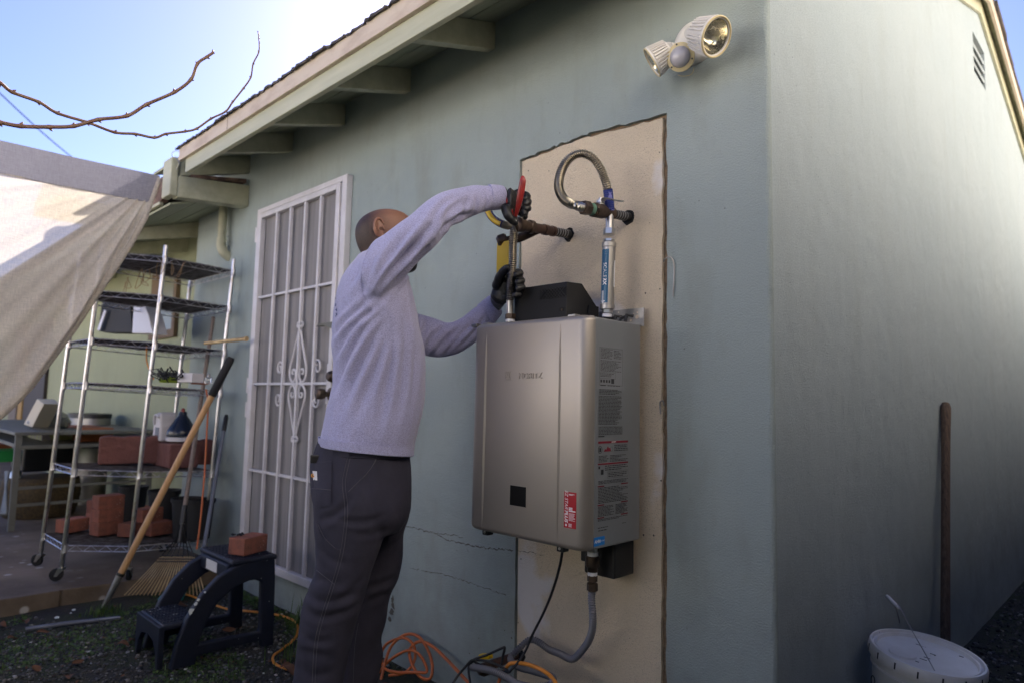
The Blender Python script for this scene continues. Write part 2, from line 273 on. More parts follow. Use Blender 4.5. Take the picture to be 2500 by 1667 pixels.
# ------------------------------------------------------------------ mesh builder
class MB:
    def __init__(s): s.v = []; s.f = []; s.mi = []; s.cur = 0
    def add(s, vs, fs):
        o = len(s.v); s.v += [tuple(x) for x in vs]
        for f in fs: s.f.append(tuple(i+o for i in f)); s.mi.append(s.cur)
        return s
    def box(s, x0, x1, y0, y1, z0, z1):
        return s.add([(x0, y0, z0), (x1, y0, z0), (x1, y1, z0), (x0, y1, z0), (x0, y0, z1), (x1, y0, z1), (x1, y1, z1), (x0, y1, z1)],
                     [(0, 3, 2, 1), (4, 5, 6, 7), (0, 1, 5, 4), (1, 2, 6, 5), (2, 3, 7, 6), (3, 0, 4, 7)])
    def obox(s, c, u, v, w):
        """box centred at c with half-axes u v w"""
        c, u, v, w = Vector(c), Vector(u), Vector(v), Vector(w)
        P = [c+u*a+v*b_+w*d for d in (-1, 1) for (a, b_) in ((-1, -1), (1, -1), (1, 1), (-1, 1))]
        return s.add(P, [(0, 3, 2, 1), (4, 5, 6, 7), (0, 1, 5, 4), (1, 2, 6, 5), (2, 3, 7, 6), (3, 0, 4, 7)])
    def bar(s, a, b_, w, h=None, up=(0, 0, 1)):
        """square bar between a and b"""
        a, b_ = Vector(a), Vector(b_); h = h or w; d = (b_-a); ln = d.length; d.normalize(); up = Vector(up)
        if abs(d.dot(up)) > .98: up = Vector((0, 1, 0))
        sx = d.cross(up).normalized(); u2 = sx.cross(d).normalized()
        return s.obox((a+b_)/2, d*ln/2, sx*w/2, u2*h/2)
    def ring(s, c, u, v, n=12):
        c, u, v = Vector(c), Vector(u), Vector(v)
        return [c+u*math.cos(2*math.pi*i/n)+v*math.sin(2*math.pi*i/n) for i in range(n)]
    def rings(s, rs, cap=True, closed=False):
        n = len(rs[0]); P = [p for r in rs for p in r]; F = []
        m = len(rs)
        for i in range(m if closed else m-1):
            j = (i+1) % m
            for k in range(n):
                F.append((i*n+k, i*n+(k+1) % n, j*n+(k+1) % n, j*n+k))
        if cap and not closed: F.append(tuple(range(n-1, -1, -1))); F.append(tuple((m-1)*n+k for k in range(n)))
        return s.add(P, F)
    def tube(s, pts, rad, n=10, cap=True, closed=False, flat=None):
        pts = [Vector(p) for p in pts]; m = len(pts)
        if not hasattr(rad, '__len__'): rad = [rad]*m
        T = []
        for i in range(m):
            a = pts[(i-1) % m] if closed else pts[max(i-1, 0)]; b_ = pts[(i+1) % m] if closed else pts[min(i+1, m-1)]
            t = (b_-a); T.append(t.normalized() if t.length > 1e-9 else Vector((0, 0, 1)))
        ref = Vector((0, 0, 1)) if abs(T[0].z) < .9 else Vector((1, 0, 0))
        u = T[0].cross(ref).normalized(); rs = []
        for i in range(m):
            u = (u-T[i]*u.dot(T[i])); u.normalize(); v = T[i].cross(u)
            f1, f2 = (1, 1) if flat is None else flat
            rs.append(s.ring(pts[i], u*rad[i]*f1, v*rad[i]*f2, n))
        return s.rings(rs, cap, closed)
    def lathe(s, o, ax, prof, n=24, cap=True):
        """prof: (distance along axis, radius)"""
        o, ax = Vector(o), Vector(ax).normalized(); ref = Vector((0, 0, 1)) if abs(ax.z) < .9 else Vector((1, 0, 0))
        u = ax.cross(ref).normalized(); v = ax.cross(u)
        return s.rings([s.ring(o+ax*d, u*max(r, 1e-4), v*max(r, 1e-4), n) for d, r in prof], cap)
    def prism(s, poly, off):
        """poly: list of 3D points, extruded by off"""
        off = Vector(off); n = len(poly); P = [Vector(p) for p in poly]+[Vector(p)+off for p in poly]
        return s.add(P, [tuple(range(n-1, -1, -1)), tuple(range(n, 2*n))]+[(i, (i+1) % n, (i+1) % n+n, i+n) for i in range(n)])
    def build(s, name, m, parent=None, smooth=False, bevel=0, seg=2, sub=0, fix=True):
        me = bpy.data.meshes.new(name); me.from_pydata(s.v, [], s.f); me.update()
        if fix:
            bm = bmesh.new(); bm.from_mesh(me); bmesh.ops.recalc_face_normals(bm, faces=bm.faces); bm.to_mesh(me); bm.free()
        ms = m if isinstance(m, (list, tuple)) else [m]
        for x in ms: me.materials.append(M[x] if isinstance(x, str) else x)
        if len(ms) > 1: me.polygons.foreach_set("material_index", s.mi)
        if smooth is True: me.polygons.foreach_set("use_smooth", [True]*len(me.polygons))
        o = bpy.data.objects.new(name, me); COL.objects.link(o)
        if smooth == 'auto':
            me.polygons.foreach_set("use_smooth", [True]*len(me.polygons)); me.set_sharp_from_angle(angle=R(40))
        if bevel:
            bv = o.modifiers.new("b", 'BEVEL'); bv.width = bevel; bv.segments = seg; bv.limit_method = 'ANGLE'; bv.angle_limit = R(40)
        if sub:
            sb = o.modifiers.new("s", 'SUBSURF'); sb.levels = sub; sb.render_levels = sub
        if parent is not None:
            o.parent = parent; o.matrix_parent_inverse = parent.matrix_world.inverted() if False else Matrix.Translation(-parent.location)
        return o
def thing(name, label, cat, loc=(0, 0, 0), group=None):
    o = bpy.data.objects.new(name, None); COL.objects.link(o); o.location = loc; o.empty_display_size = .1
    o['label'] = label; o['category'] = cat
    if group: o['group'] = group
    return o
def tag(o, label=None, cat=None, group=None, kind=None):
    if label: o['label'] = label
    if cat: o['category'] = cat
    if group: o['group'] = group
    if kind: o['kind'] = kind
    return o
def copy_of(src, parent, name=None, loc=None, rot=None):
    o = src.copy(); COL.objects.link(o); o.parent = parent; o.matrix_parent_inverse = src.matrix_parent_inverse.copy()
    if loc is not None: o.location = loc
    return o
def spline(pts, n=8, closed=False):
    """Catmull-Rom through the points"""
    P = [Vector(p) for p in pts]; out = []; m = len(P)
    for i in range(m if closed else m-1):
        p0 = P[(i-1) % m] if (closed or i > 0) else P[0]*2-P[1]; p1 = P[i]; p2 = P[(i+1) % m]; p3 = P[(i+2) % m] if (closed or i+2 < m) else P[-1]*2-P[-2]
        for k in range(n):
            t = k/n; out.append(.5*((2*p1)+(p2-p0)*t+(2*p0-5*p1+4*p2-p3)*t*t+(3*p1-p0-3*p2+p3)*t**3))
    if not closed: out.append(P[-1])
    return out
def resample(pts, step):
    P = [Vector(p) for p in pts]; out = [P[0]]; acc = 0
    for a, b_ in zip(P, P[1:]):
        d = (b_-a).length
        while acc+d >= step:
            t = (step-acc)/d; a = a.lerp(b_, t); out.append(a.copy()); d = (b_-a).length; acc = 0
        acc += d
    return out
def text_mesh(txt, size, bold=0.0, shear=0.0, extrude=0.0, align='CENTER', sx=1.0):
    cu = bpy.data.curves.new("t", 'FONT'); cu.body = txt; cu.size = size; cu.offset = bold; cu.shear = shear; cu.extrude = extrude
    cu.align_x = align; cu.align_y = 'CENTER'; cu.resolution_u = 3
    o = bpy.data.objects.new("t", cu); COL.objects.link(o)
    me = bpy.data.meshes.new_from_object(o.evaluated_get(bpy.context.evaluated_depsgraph_get()))
    bpy.data.objects.remove(o); V = [(v.co.x*sx, v.co.y, v.co.z) for v in me.vertices]; F = [tuple(p.vertices) for p in me.polygons]
    bpy.data.meshes.remove(me); return V, F
def put_text(mb, txt, o, ux, uy, size, **k):
    """lettering laid on the plane o + ux*x + uy*y"""
    V, F = text_mesh(txt, size, **k); o, ux, uy = Vector(o), Vector(ux).normalized(), Vector(uy).normalized(); w = ux.cross(uy)
    mb.add([o+ux*a+uy*b_+w*c_ for a, b_, c_ in V], F)
def bake_obj(o):
    """apply an object's modifiers into its mesh"""
    me = bpy.data.meshes.new_from_object(o.evaluated_get(bpy.context.evaluated_depsgraph_get()))
    o.modifiers.clear(); old = o.data; o.data = me; me.name = old.name
    return o
# ================================================================== SETTING
XC = -.775; XL = -4.985
def struct(o): o['kind'] = 'structure'; return o
# ground: one sheet to the horizon, finer and uneven near the house
mb = MB()
def gh(x, y): return .012*mnoise.noise(Vector((x*1.7, y*1.7, 0)))+.006*mnoise.noise(Vector((x*7, y*7, 3)))-.004
nx, ny = 100, 90; x0, x1, y0, y1 = -5.2, 2.0, -3.0, 4.2
vs = []; fs = []
for j in range(ny+1):
    for i in range(nx+1):
        x = x0+(x1-x0)*i/nx; y = y0+(y1-y0)*j/ny
        e = min(1, min(i, nx-i, j, ny-j)/3); vs.append((x, y, gh(x, y)*e))
for j in range(ny):
    for i in range(nx): a = j*(nx+1)+i; fs.append((a, a+1, a+nx+2, a+nx+1))
mb.add(vs, fs)
bx, by = 300, 300
o8 = [(-bx, -by, 0), (bx, -by, 0), (bx, by, 0), (-bx, by, 0), (x0, y0, 0), (x1, y0, 0), (x1, y1, 0), (x0, y1, 0)]
mb.add(o8, [(0, 1, 5, 4), (1, 2, 6, 5), (2, 3, 7, 6), (3, 0, 4, 7)])
struct(mb.build("ground", 'soil', smooth=True))
# concrete patio slab with a broken joint in its edge
mb = MB()
ed = [(-4.28, -3.2), (-4.27, -1.9), (-4.25, -1.35), (-4.235, -1.0), (-4.24, -.85), (-4.26, -.845), (-4.245, -.838), (-4.22, -.6), (-4.20, -.42), (-4.16, -.25), (-4.15, -.001)]
top = [(-25, -3.2)]+ed+[(XL, -.001), (XL, .299), (-25, .299)]
mb.prism([(x, y, -.1) for x, y in top], (0, 0, .18))
struct(mb.build("patio_slab", 'conc', bevel=.012))

# ================================================================== HOUSE
house = thing("house", "low sage green stucco house with shingled eaves and a bare cream patch", "house", (-2.5, 0, 0))
ZT = 2.66       # soffit height at the wall
def jag(a, b_, n, amp, seed):
    rr = random.Random(seed); a, b_ = Vector(a), Vector(b_); d = b_-a; nrm = Vector((-d.y, d.x)).normalized()
    return [a+d*((i+(rr.random()-.5)*.6)/n if 0 < i else 0)+nrm*(rr.random()-.5)*amp*(0 if i == 0 else 1) for i in range(n)]
pTL = Vector((-1.752, 2.045)); pTM = Vector((-1.45, 2.062)); pTR = Vector((-1.105, 2.042)); pBR = Vector((-1.104, -.12)); pBL = Vector((-1.722, -.12))
hole = jag(pTL, pTM, 16, .010, 1)+jag(pTM, pTR, 18, .010, 2)+jag(pTR, pBR, 60, .006, 3)+jag(pBR, pBL, 6, .0, 4)+jag(pBL, pTL, 50, .003, 5)
def poly_with_holes(outer, holes):
    bm = bmesh.new(); 
    for loop in [outer]+holes:
        vs = [bm.verts.new((p[0], 0, p[1])) for p in loop]
        for i in range(len(vs)): bm.edges.new((vs[i], vs[(i+1) % len(vs)]))
    bmesh.ops.triangle_fill(bm, use_beauty=True, edges=bm.edges[:])
    V = [v.co.copy() for v in bm.verts]; bm.verts.index_update(); F = [[v.index for v in f.verts] for f in bm.faces]; bm.free()
    return V, F
rad = .014
DX0, DX1, DZ0, DZ1 = -3.945, -2.935, .155, 2.252        # security door outer frame
door_hole = [(DX0+.04, DZ0+.03), (DX1-.04, DZ0+.03), (DX1-.04, DZ1-.04), (DX0+.04, DZ1-.04)]
outer = [(XL, -.12), (XC-rad, -.12), (XC-rad, ZT), (XL, ZT)]
hb = [p for p in hole]
V, F = poly_with_holes(outer, [hb, door_hole])
mb = MB(); mb.add(V, F)
# lip of the cut stucco
n = len(hb); mb.add([(p.x, 0, p.y) for p in hb]+[(p.x, .016, p.y) for p in hb], [(i, (i+1) % n, (i+1) % n+n, i+n) for i in range(n)])
# door reveal
dh = door_hole; mb.add([(p[0], 0, p[1]) for p in dh]+[(p[0], .13, p[1]) for p in dh], [(i, (i+1) % 4, (i+1) % 4+4, i+4) for i in range(4)])
# rounded, slightly uneven outside corner
rows = 60; segs = 5; vs = []; fs = []
for j in range(rows+1):
    z = -.12+(ZT+.12)*j/rows; w = .0012*math.sin(j*1.7)+.0015*mnoise.noise(Vector((0, 0, z*5))) if 0 < j < rows else 0
    for k in range(segs+1):
        a = R(90)*k/segs; q = 0 if k in (0, segs) else w
        vs.append((XC-rad+(rad+q)*math.sin(a), rad-(rad+q)*math.cos(a), z))
for j in range(rows):
    for k in range(segs): a = j*(segs+1)+k; fs.append((a, a+1, a+segs+2, a+segs+1))
mb.add(vs, fs)
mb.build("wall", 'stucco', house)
# recess behind the cut: mortar bed, then the bare cream panel
mb = MB(); mb.add([(-1.77, .016, -.12), (-1.09, .016, -.12), (-1.09, .016, 2.08), (-1.77, .016, 2.08)], [(0, 1, 2, 3)]); mb.build("mortar_bed", 'mortar', house)
def inset(p, l, r_, t):
    q = Vector(p); 
    return q
pp = jag((-1.742, 2.036), (-1.45, 2.052), 12, .006, 11)+jag((-1.45, 2.052), (-1.124, 2.032), 14, .007, 12)+jag((-1.124, 2.032), (-1.122, -.12), 70, .007, 13)+jag((-1.122, -.12), (-1.712, -.12), 5, 0, 14)+jag((-1.712, -.12), (-1.742, 2.036), 50, .003, 15)
V, F = poly_with_holes([(p.x, p.y) for p in pp], [])
mb = MB(); mb.add([(v[0], .004, v[2]) for v in V], F); n = len(pp)
mb.add([(p.x, .004, p.y) for p in pp]+[(p.x, .0159, p.y) for p in pp], [(i, (i+1) % n, (i+1) % n+n, i+n) for i in range(n)])
tag(mb.build("bare_patch", 'patch', house), "bare cream stucco patch behind the water heater")
# end wall with gable
RZ = 3.71; RY = 3.15; SL = .30
gz = lambda y: RZ-SL*abs(y-RY)
mb = MB(); E2 = 6.8
V, F = [], []
pts = [(rad, -.12), (6.8, -.12), (6.8, gz(6.8)), (RY, RZ), (rad, gz(rad))]
vent = [(2.955, 3.19), (3.31, 3.19), (3.31, 3.445), (2.955, 3.445)]
V2, F2 = poly_with_holes(pts, [vent])
mb.add([(XC, v[0], v[2]) for v in V2], F2)
mb.add([(XC, p[0], p[1]) for p in vent]+[(XC-.03, p[0], p[1]) for p in vent], [(i, (i+1) % 4, (i+1) % 4+4, i+4) for i in range(4)])
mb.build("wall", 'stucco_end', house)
v0 = MB(); v0.box(XC-.05, XC-.0295, 2.95, 3.32, 3.18, 3.45); vo = v0.build("gable_vent", 'dark', house)
s0 = MB(); s0.obox((XC-.015, 3.1325, 0), (.012, 0, -.005), (0, .176, 0), (.002, 0, .007))
sl0 = s0.build("vent_slat", 'stucco_end', vo); sl0.matrix_parent_inverse = Matrix(); vo_off = 0
for i in range(3):
    s = sl0 if i == 0 else copy_of(sl0, vo); s.location = (0, 0, 3.25+.064*i)
# left wing wall, set back
mb = MB(); mb.add([(-30, .3, -.05), (XL, .3, -.05), (XL, .3, 2.62), (-30, .3, 2.62)], [(0, 1, 2, 3)])
mb.add([(XL, 0, -.12), (XL, .3, -.12), (XL, .3, ZT), (XL, 0, ZT)], [(0, 1, 2, 3)])
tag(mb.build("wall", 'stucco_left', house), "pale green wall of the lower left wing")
# body mass so that light cannot leak
mb = MB(); mb.box(-11.9, XL+.01, .32, 6.6, 0, 2.3); mb.box(XL+.02, XC-.14, .14, 6.6, 0, 2.5); mb.build("interior_mass", 'dark', house)
# ---- eaves
EV = .42; SLO = .31
sz = lambda y: ZT+SLO*y                 # soffit height over y<0
XE0, XE1 = -4.02, XC+.07                # fascia ends
fr = MB(); z_t = sz(-EV); fr.obox(((XE0+XE1)/2, -EV-.012, z_t-.068), ((XE1-XE0)/2, 0, 0), (0, .012, 0), (0, 0, .066))
tag(fr.build("fascia_board", 'trim', house, bevel=.003), "sage green lower fascia board")
fr = MB(); fr.obox(((XE0-.06+XE1)/2, -EV-.034, z_t-.016), ((XE1-XE0+.06)/2, 0, 0), (0, .010, 0), (0, 0, .040))
tag(fr.build("fascia_board", 'cream', house, bevel=.003), "weathered cream upper fascia board")
# joint in the upper board
fr = MB(); fr.box(-3.40, -3.397, -EV-.0452, -EV-.044, z_t-.055, z_t+.024); fr.build("board_joint", 'rot', house)
# soffit planks, running along the eaves
pw = .142
for i in range(4):
    ya = -EV-.0+i*pw*.985; yb = min(ya+pw*.95, .1)
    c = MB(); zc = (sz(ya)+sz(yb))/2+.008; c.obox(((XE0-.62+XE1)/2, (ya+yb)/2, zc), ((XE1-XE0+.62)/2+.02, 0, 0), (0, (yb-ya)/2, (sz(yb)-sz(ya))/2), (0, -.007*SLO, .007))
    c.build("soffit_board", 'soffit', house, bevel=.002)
# rafters
ra = MB(); y_o = -EV+.001; hw = .021
ra.prism([(-hw, 0, ZT-.001), (-hw, y_o, sz(y_o)-.001), (-hw, y_o, sz(y_o)-.112), (-hw, 0, ZT-.114)], (2*hw, 0, 0))
raf = ra.build("rafter", 'trim', house, bevel=.003)
for i in range(7):
    s = raf if i == 0 else copy_of(raf, house); s.location = (-1.36-.566*i+.5*0+.0, 0, 0)
for s in [o for o in house.children if o.name.startswith('rafter')]:
    s.location = (s.location.x-.0, 0, 0)
# roof deck, ridge to eave, both slopes
zr = .016
mb = MB()
ye = -EV-.045
for (xa, xb, z_off) in ((XE0-.08, XC+.055, 0),):
    mb.prism([(xa, ye+.012, sz(ye)+.012), (xa, RY, gz(RY)+.03+.0), (xa, 7.2, gz(7.2)+.03), (xa, 7.2, gz(7.2)+.06), (xa, RY, gz(RY)+.075), (xa, ye+.012, sz(ye)+.024)], (xb-xa, 0, 0))
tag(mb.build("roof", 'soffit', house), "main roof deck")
# shingles: eave course, tab by tab, plus a second course set back
def tabs(n, x_start, x_end, y, z, name, depth=.16, seed=1):
    rr = random.Random(seed); w = (x_end-x_start)/n; srcs = []
    for k in range(3):
        q = MB(); 
        vs = []; m_ = 6
        for i in range(m_+1):
            t = -w/2+.004+(w-.008)*i/m_; dz = rr.random()*.006; dy = rr.random()*.010
            vs += [(t, -dy, dz-.003), (t, -dy+.003, .011+dz), (t, depth, .011+depth*SLO), (t, depth, depth*SLO)]
        fs = []
        for i in range(m_):
            a = i*4
            for e in range(4): fs.append((a+e, a+(e+1) % 4, a+4+(e+1) % 4, a+4+e))
        fs += [(0, 1, 2, 3), (m_*4+3, m_*4+2, m_*4+1, m_*4)]
        q.add(vs, fs); s = q.build(name, 'shingle', roof_p); srcs.append(s.data)
        if k: bpy.data.objects.remove(s)
        else: first = s
    for i in range(n):
        s = first if i == 0 else copy_of(first, roof_p)
        s.data = srcs[rr.randrange(3)]; s.location = (x_start+w*(i+.5), y+rr.uniform(-.008, .006), z+rr.uniform(-.001, .004)); s.rotation_euler = (0, rr.uniform(-.012, .012), 0)
roof_p = house
tabs(24, XE0-.09, XC+.06, ye-.006, sz(ye)+.024, "shingle", seed=5)
tabs(24, XE0-.02, XC+.08, ye+.055, sz(ye)+.054, "shingle", seed=6)
# layered back-slope shingle edge along the gable rake
rr = random.Random(9)
rk = MB(); rk.obox((XC+.066, 0, 0), (.012, 0, 0), (0, .165, -.165*SL), (0, 0, .022))
rk1 = rk.build("shingle", 'shingle', house)
for i in range(26):
    y = -.3+.29*i
    if y > 7: break
    s = rk1 if i == 0 else copy_of(rk1, house)
    s.rotation_euler = (2*math.atan(SL), 0, 0) if y < RY-.15 else (0, 0, 0)
    s.location = (rr.uniform(-.01, .012), y, gz(y)+.084+rr.uniform(-.005, .008))
# rake fascia and the frieze below it
for (ya, yb, w0) in ((RY, 7.2, 1), (-EV, RY, 1)):
    q = MB(); za, zb = gz(ya)+.035, gz(yb)+.035
    q.prism([(XC+.052, ya, za-.050), (XC+.052, yb, zb-.050), (XC+.052, yb, zb+.03), (XC+.052, ya, za+.03)], (.016, 0, 0))
    q.build("rake_board", 'cream', house)
    ya2 = max(ya, .03); za = gz(ya2)
    q = MB(); q.prism([(XC+.001, ya2, za-.07), (XC+.001, yb, gz(yb)-.07), (XC+.001, yb, gz(yb)+.03), (XC+.001, ya2, za+.03)], (.018, 0, 0))
    q.build("frieze_board", 'pipe_paint', house, bevel=.003)
# stub roof over the front eave end, seen from below at the corner
# ---- beam at the left end of the eaves, rotten end, lower eave of the left wing
bm_ = MB(); bm_.prism([(-4.245, -.0, 2.322), (-4.245, -.43, 2.285), (-4.245, -.43, 2.415), (-4.245, 0, 2.462)], (.085, 0, 0))
tag(bm_.build("beam", 'trim', house, bevel=.006), "stub beam under the left end of the eaves")
bm_ = MB(); bm_.prism([(-4.165, -.36, 2.42), (-4.165, -.02, 2.475), (-4.165, -.02, 2.50), (-4.165, -.36, 2.44)], (-.06, 0, 0)); bm_.build("split_board", 'rot', house)
bm_ = MB(); bm_.box(-4.30, -4.16, -.475, -.432, 2.29, 2.52); bm_.build("fascia_block", 'trim', house, bevel=.006)
bm_ = MB(); bm_.obox((-4.40, -.45, 2.36), (.09, 0, .0), (0, .02, 0), (0, 0, .075)); bm_.build("rotten_board_end", 'rot', house, bevel=.004)
ZL = 2.50; lz = lambda y: ZL+.31*(y-.3)
q = MB(); q.obox((-15.4, -.455, 2.30), (11.05, 0, 0), (0, .012, 0), (0, 0, .032)); tag(q.build("fascia_board", 'trim', house, bevel=.003), "fascia board of the lower left eave")
q = MB(); q.obox((-15.5, -.475, 2.365), (10.91, 0, 0), (0, .010, 0), (0, 0, .034)); tag(q.build("fascia_board", 'cream', house, bevel=.003), "peeling cream fascia of the lower left eave")
q = MB(); q.prism([(-28, -.50, 2.36), (-28, 3.2, 3.3), (-28, 3.2, 3.38), (-28, -.50, 2.41)], (23.62, 0, 0)); tag(q.build("roof", 'shingle', house), "roof of the lower left wing")
for i in range(5):
    ya = -.44+i*.152; yb = ya+.144; q = MB(); zc = (lz(ya)+lz(yb))/2-.012
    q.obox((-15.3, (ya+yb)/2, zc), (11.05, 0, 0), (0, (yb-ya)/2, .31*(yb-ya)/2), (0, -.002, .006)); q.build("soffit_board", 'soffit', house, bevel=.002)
q = MB(); q.prism([(-.03, .298, ZL-.022), (-.03, -.44, lz(-.44)-.022), (-.03, -.44, lz(-.44)-.10), (-.03, .298, ZL-.15)], (.06, 0, 0)); lr = q.build("rafter", 'trim', house, bevel=.003)
for i, x in enumerate((-5.15, -6.05, -7.1, -8.1, -9.2, -10.3, -11.4, -12.5)):
    s = lr if i == 0 else copy_of(lr, house); s.location = (x, 0, 0)
# downspout stub
q = MB(); a = A(546, 500, -.05); b_ = A(541, 585, -.05)
q.tube([a+Vector((0, 0, .05)), b_], .026, 14); tag(q.build("vent_pipe", 'pipe_paint', house, smooth='auto'), "painted drain pipe stub turning into the wall")
q = MB(); e0 = A(541, 583, -.05); q.tube(spline([e0, e0+Vector((.0, .001, -.05)), e0+Vector((.008, .02, -.095)), e0+Vector((.015, .06, -.12))], 5), .030, 14); q.build("pipe_elbow", 'pipe_paint', house, smooth='auto')
# ---- cracks in the lower wall
def crack(pts, w, name="crack", y=-.0012, m='mortar', seed=0):
    rr = random.Random(seed); P = []
    for a, b_ in zip(pts, pts[1:]):
        a, b_ = A(*a, y), A(*b_, y); nseg = max(2, int((b_-a).length/.008))
        for i in range(nseg): P.append(a.lerp(b_, i/nseg)+Vector((rr.uniform(-.002, .002), 0, rr.uniform(-.004, .004))))
    q = MB(); vs = []
    for p in P:
        h = w*rr.uniform(.15, 1); vs += [(p.x, y, p.z-h), (p.x, y-.0006, p.z+h*.6)]
    q.add(vs, [(2*i, 2*i+2, 2*i+3, 2*i+1) for i in range(len(P)-1)])
    return q
M['crackdark'] = mat("crack", (.11, .10, .085), .95)
M['crackrim'] = mat("crumbled stucco edge", (.30, .31, .27), .95, col2=(.16, .15, .12), nscale=90, bump=(200, .9, .003))
cr = [([(985, 1282), (1020, 1290), (1060, 1300), (1095, 1318), (1150, 1330), (1200, 1338), (1257, 1342)], .0035), ([(1000, 1385), (1030, 1391), (1080, 1400), (1130, 1415), (1180, 1433), (1240, 1452)], .0022),
      ([(1140, 1332), (1143, 1345), (1141, 1352)], .002), ([(1060, 1300), (1100, 1304), (1135, 1312)], .002), ([(1213, 1336), (1214, 1350)], .002)]
for i, (p_, w_) in enumerate(cr):
    q = crack(p_, w_, seed=i); q.build("crack", 'crackdark', house)
q = crack([(1258, 1342), (1290, 1346), (1320, 1352), (1335, 1362)], .002, seed=9, y=.003); q.build("crack", 'crackdark', house)
for i, (px, py, s_) in enumerate(((1272, 1363, 5), (1265, 1519, 5), (1249, 1556, 6), (1169, 1557, 4), (1146, 1594, 5), (1290, 418, 5), (1340, 418, 4), (1610, 373, 5), (1576, 716, 6), (1611, 706, 5), (1232, 1538, 4), (1571, 1305, 6), (1596, 1306, 6), (1614, 1172, 6), (1586, 545, 3), (1960, 1185, 4))):
    yy = .002 if 1262 < px < 1620 else -.0014
    if px > 1900: continue
    p = A(px, py, yy); r_ = s_*.00055; q = MB(); rr = random.Random(i)
    q.add([(p.x+r_*rr.uniform(.6, 1.3)*math.cos(a*.785), yy, p.z+r_*rr.uniform(.6, 1.4)*math.sin(a*.785)) for a in range(8)], [tuple(range(8))]); q.build("pit", 'crackdark', house)
# crumbling base of the wall beside the man
for i, (px, py) in enumerate(((958, 1462), (960, 1478), (955, 1497), (952, 1512), (957, 1490))):
    p = A(px, py, -.002); q = MB(); rr = random.Random(50+i); n = 9
    q.add([(p.x+.011*rr.uniform(.25, 1.6)*math.cos(a*.698), -.002-.0004*i, p.z+.013*rr.uniform(.25, 1.7)*math.sin(a*.698)) for a in range(n)], [tuple(range(n))]); q.build("spalled_spot", 'crackdark', house)

# ---- security door
door = thing("security_door", "white barred security door with scrollwork in the sage wall", "security door", ((DX0+DX1)/2, 0, DZ0))
yF = -.028
q = MB(); q.box(DX0, DX0+.030, -.036, -.0005, DZ0, DZ1); q.box(DX1-.045, DX1, -.036, -.0005, DZ0, DZ1); q.box(DX0+.030, DX1-.045, -.036, -.0005, DZ1-.03, DZ1)
q.build("door_frame", 'white_metal', door, bevel=.003)
lx0, lx1, lz0, lz1 = DX0+.036, DX1-.052, DZ0+.02, DZ1-.036
q = MB(); w_ = .036
q.box(lx0, lx0+w_, -.044, -.012, lz0, lz1); q.box(lx1-w_, lx1, -.044, -.012, lz0, lz1); q.box(lx0+w_, lx1-w_, -.0438, -.0122, lz1-.03, lz1); q.box(lx0+w_, lx1-w_, -.0438, -.0122, lz0, lz0+.04)
q.build("leaf_frame", 'white_metal', door, bevel=.003)
bx_ = [A(px, 690, yF).x for px in (671, 706, 741, 778, 818)]
bx_ = [bx_[0]+(bx_[4]-bx_[0])*i/4 for i in range(5)]
bq = MB(); bq.box(-.0085, .0085, -.040, -.023, lz0+.04, lz1-.03); br0 = bq.build("door_bar", 'white_metal', door, bevel=.002)
for i, x in enumerate(bx_):
    s = br0 if i == 0 else copy_of(br0, door); s.location = (x, 0, 0)
zs = [A(728.6, 708, yF).z, A(719.6, 936, yF).z, A(707.4, 1164, yF).z]
rq = MB(); rq.box(lx0+w_, lx1-w_, -.0345, -.0165, -.007, .007); rl0 = rq.build("cross_rail", 'white_metal', door, bevel=.002)
for i, z in enumerate(zs):
    s = rl0 if i == 0 else copy_of(rl0, door); s.location = (0, 0, z)
q = MB(); q.add([(lx0+w_, -.010, lz0), (lx1-w_, -.010, lz0), (lx1-w_, -.010, lz1), (lx0+w_, -.010, lz1)], [(0, 1, 2, 3)])
q.add([(DX0+.04, .12, DZ0+.03), (DX1-.04, .12, DZ0+.03), (DX1-.04, .12, DZ1-.04), (DX0+.04, .12, DZ1-.04)], [(0, 1, 2, 3)])
q.build("screen_panel", 'screen', door)
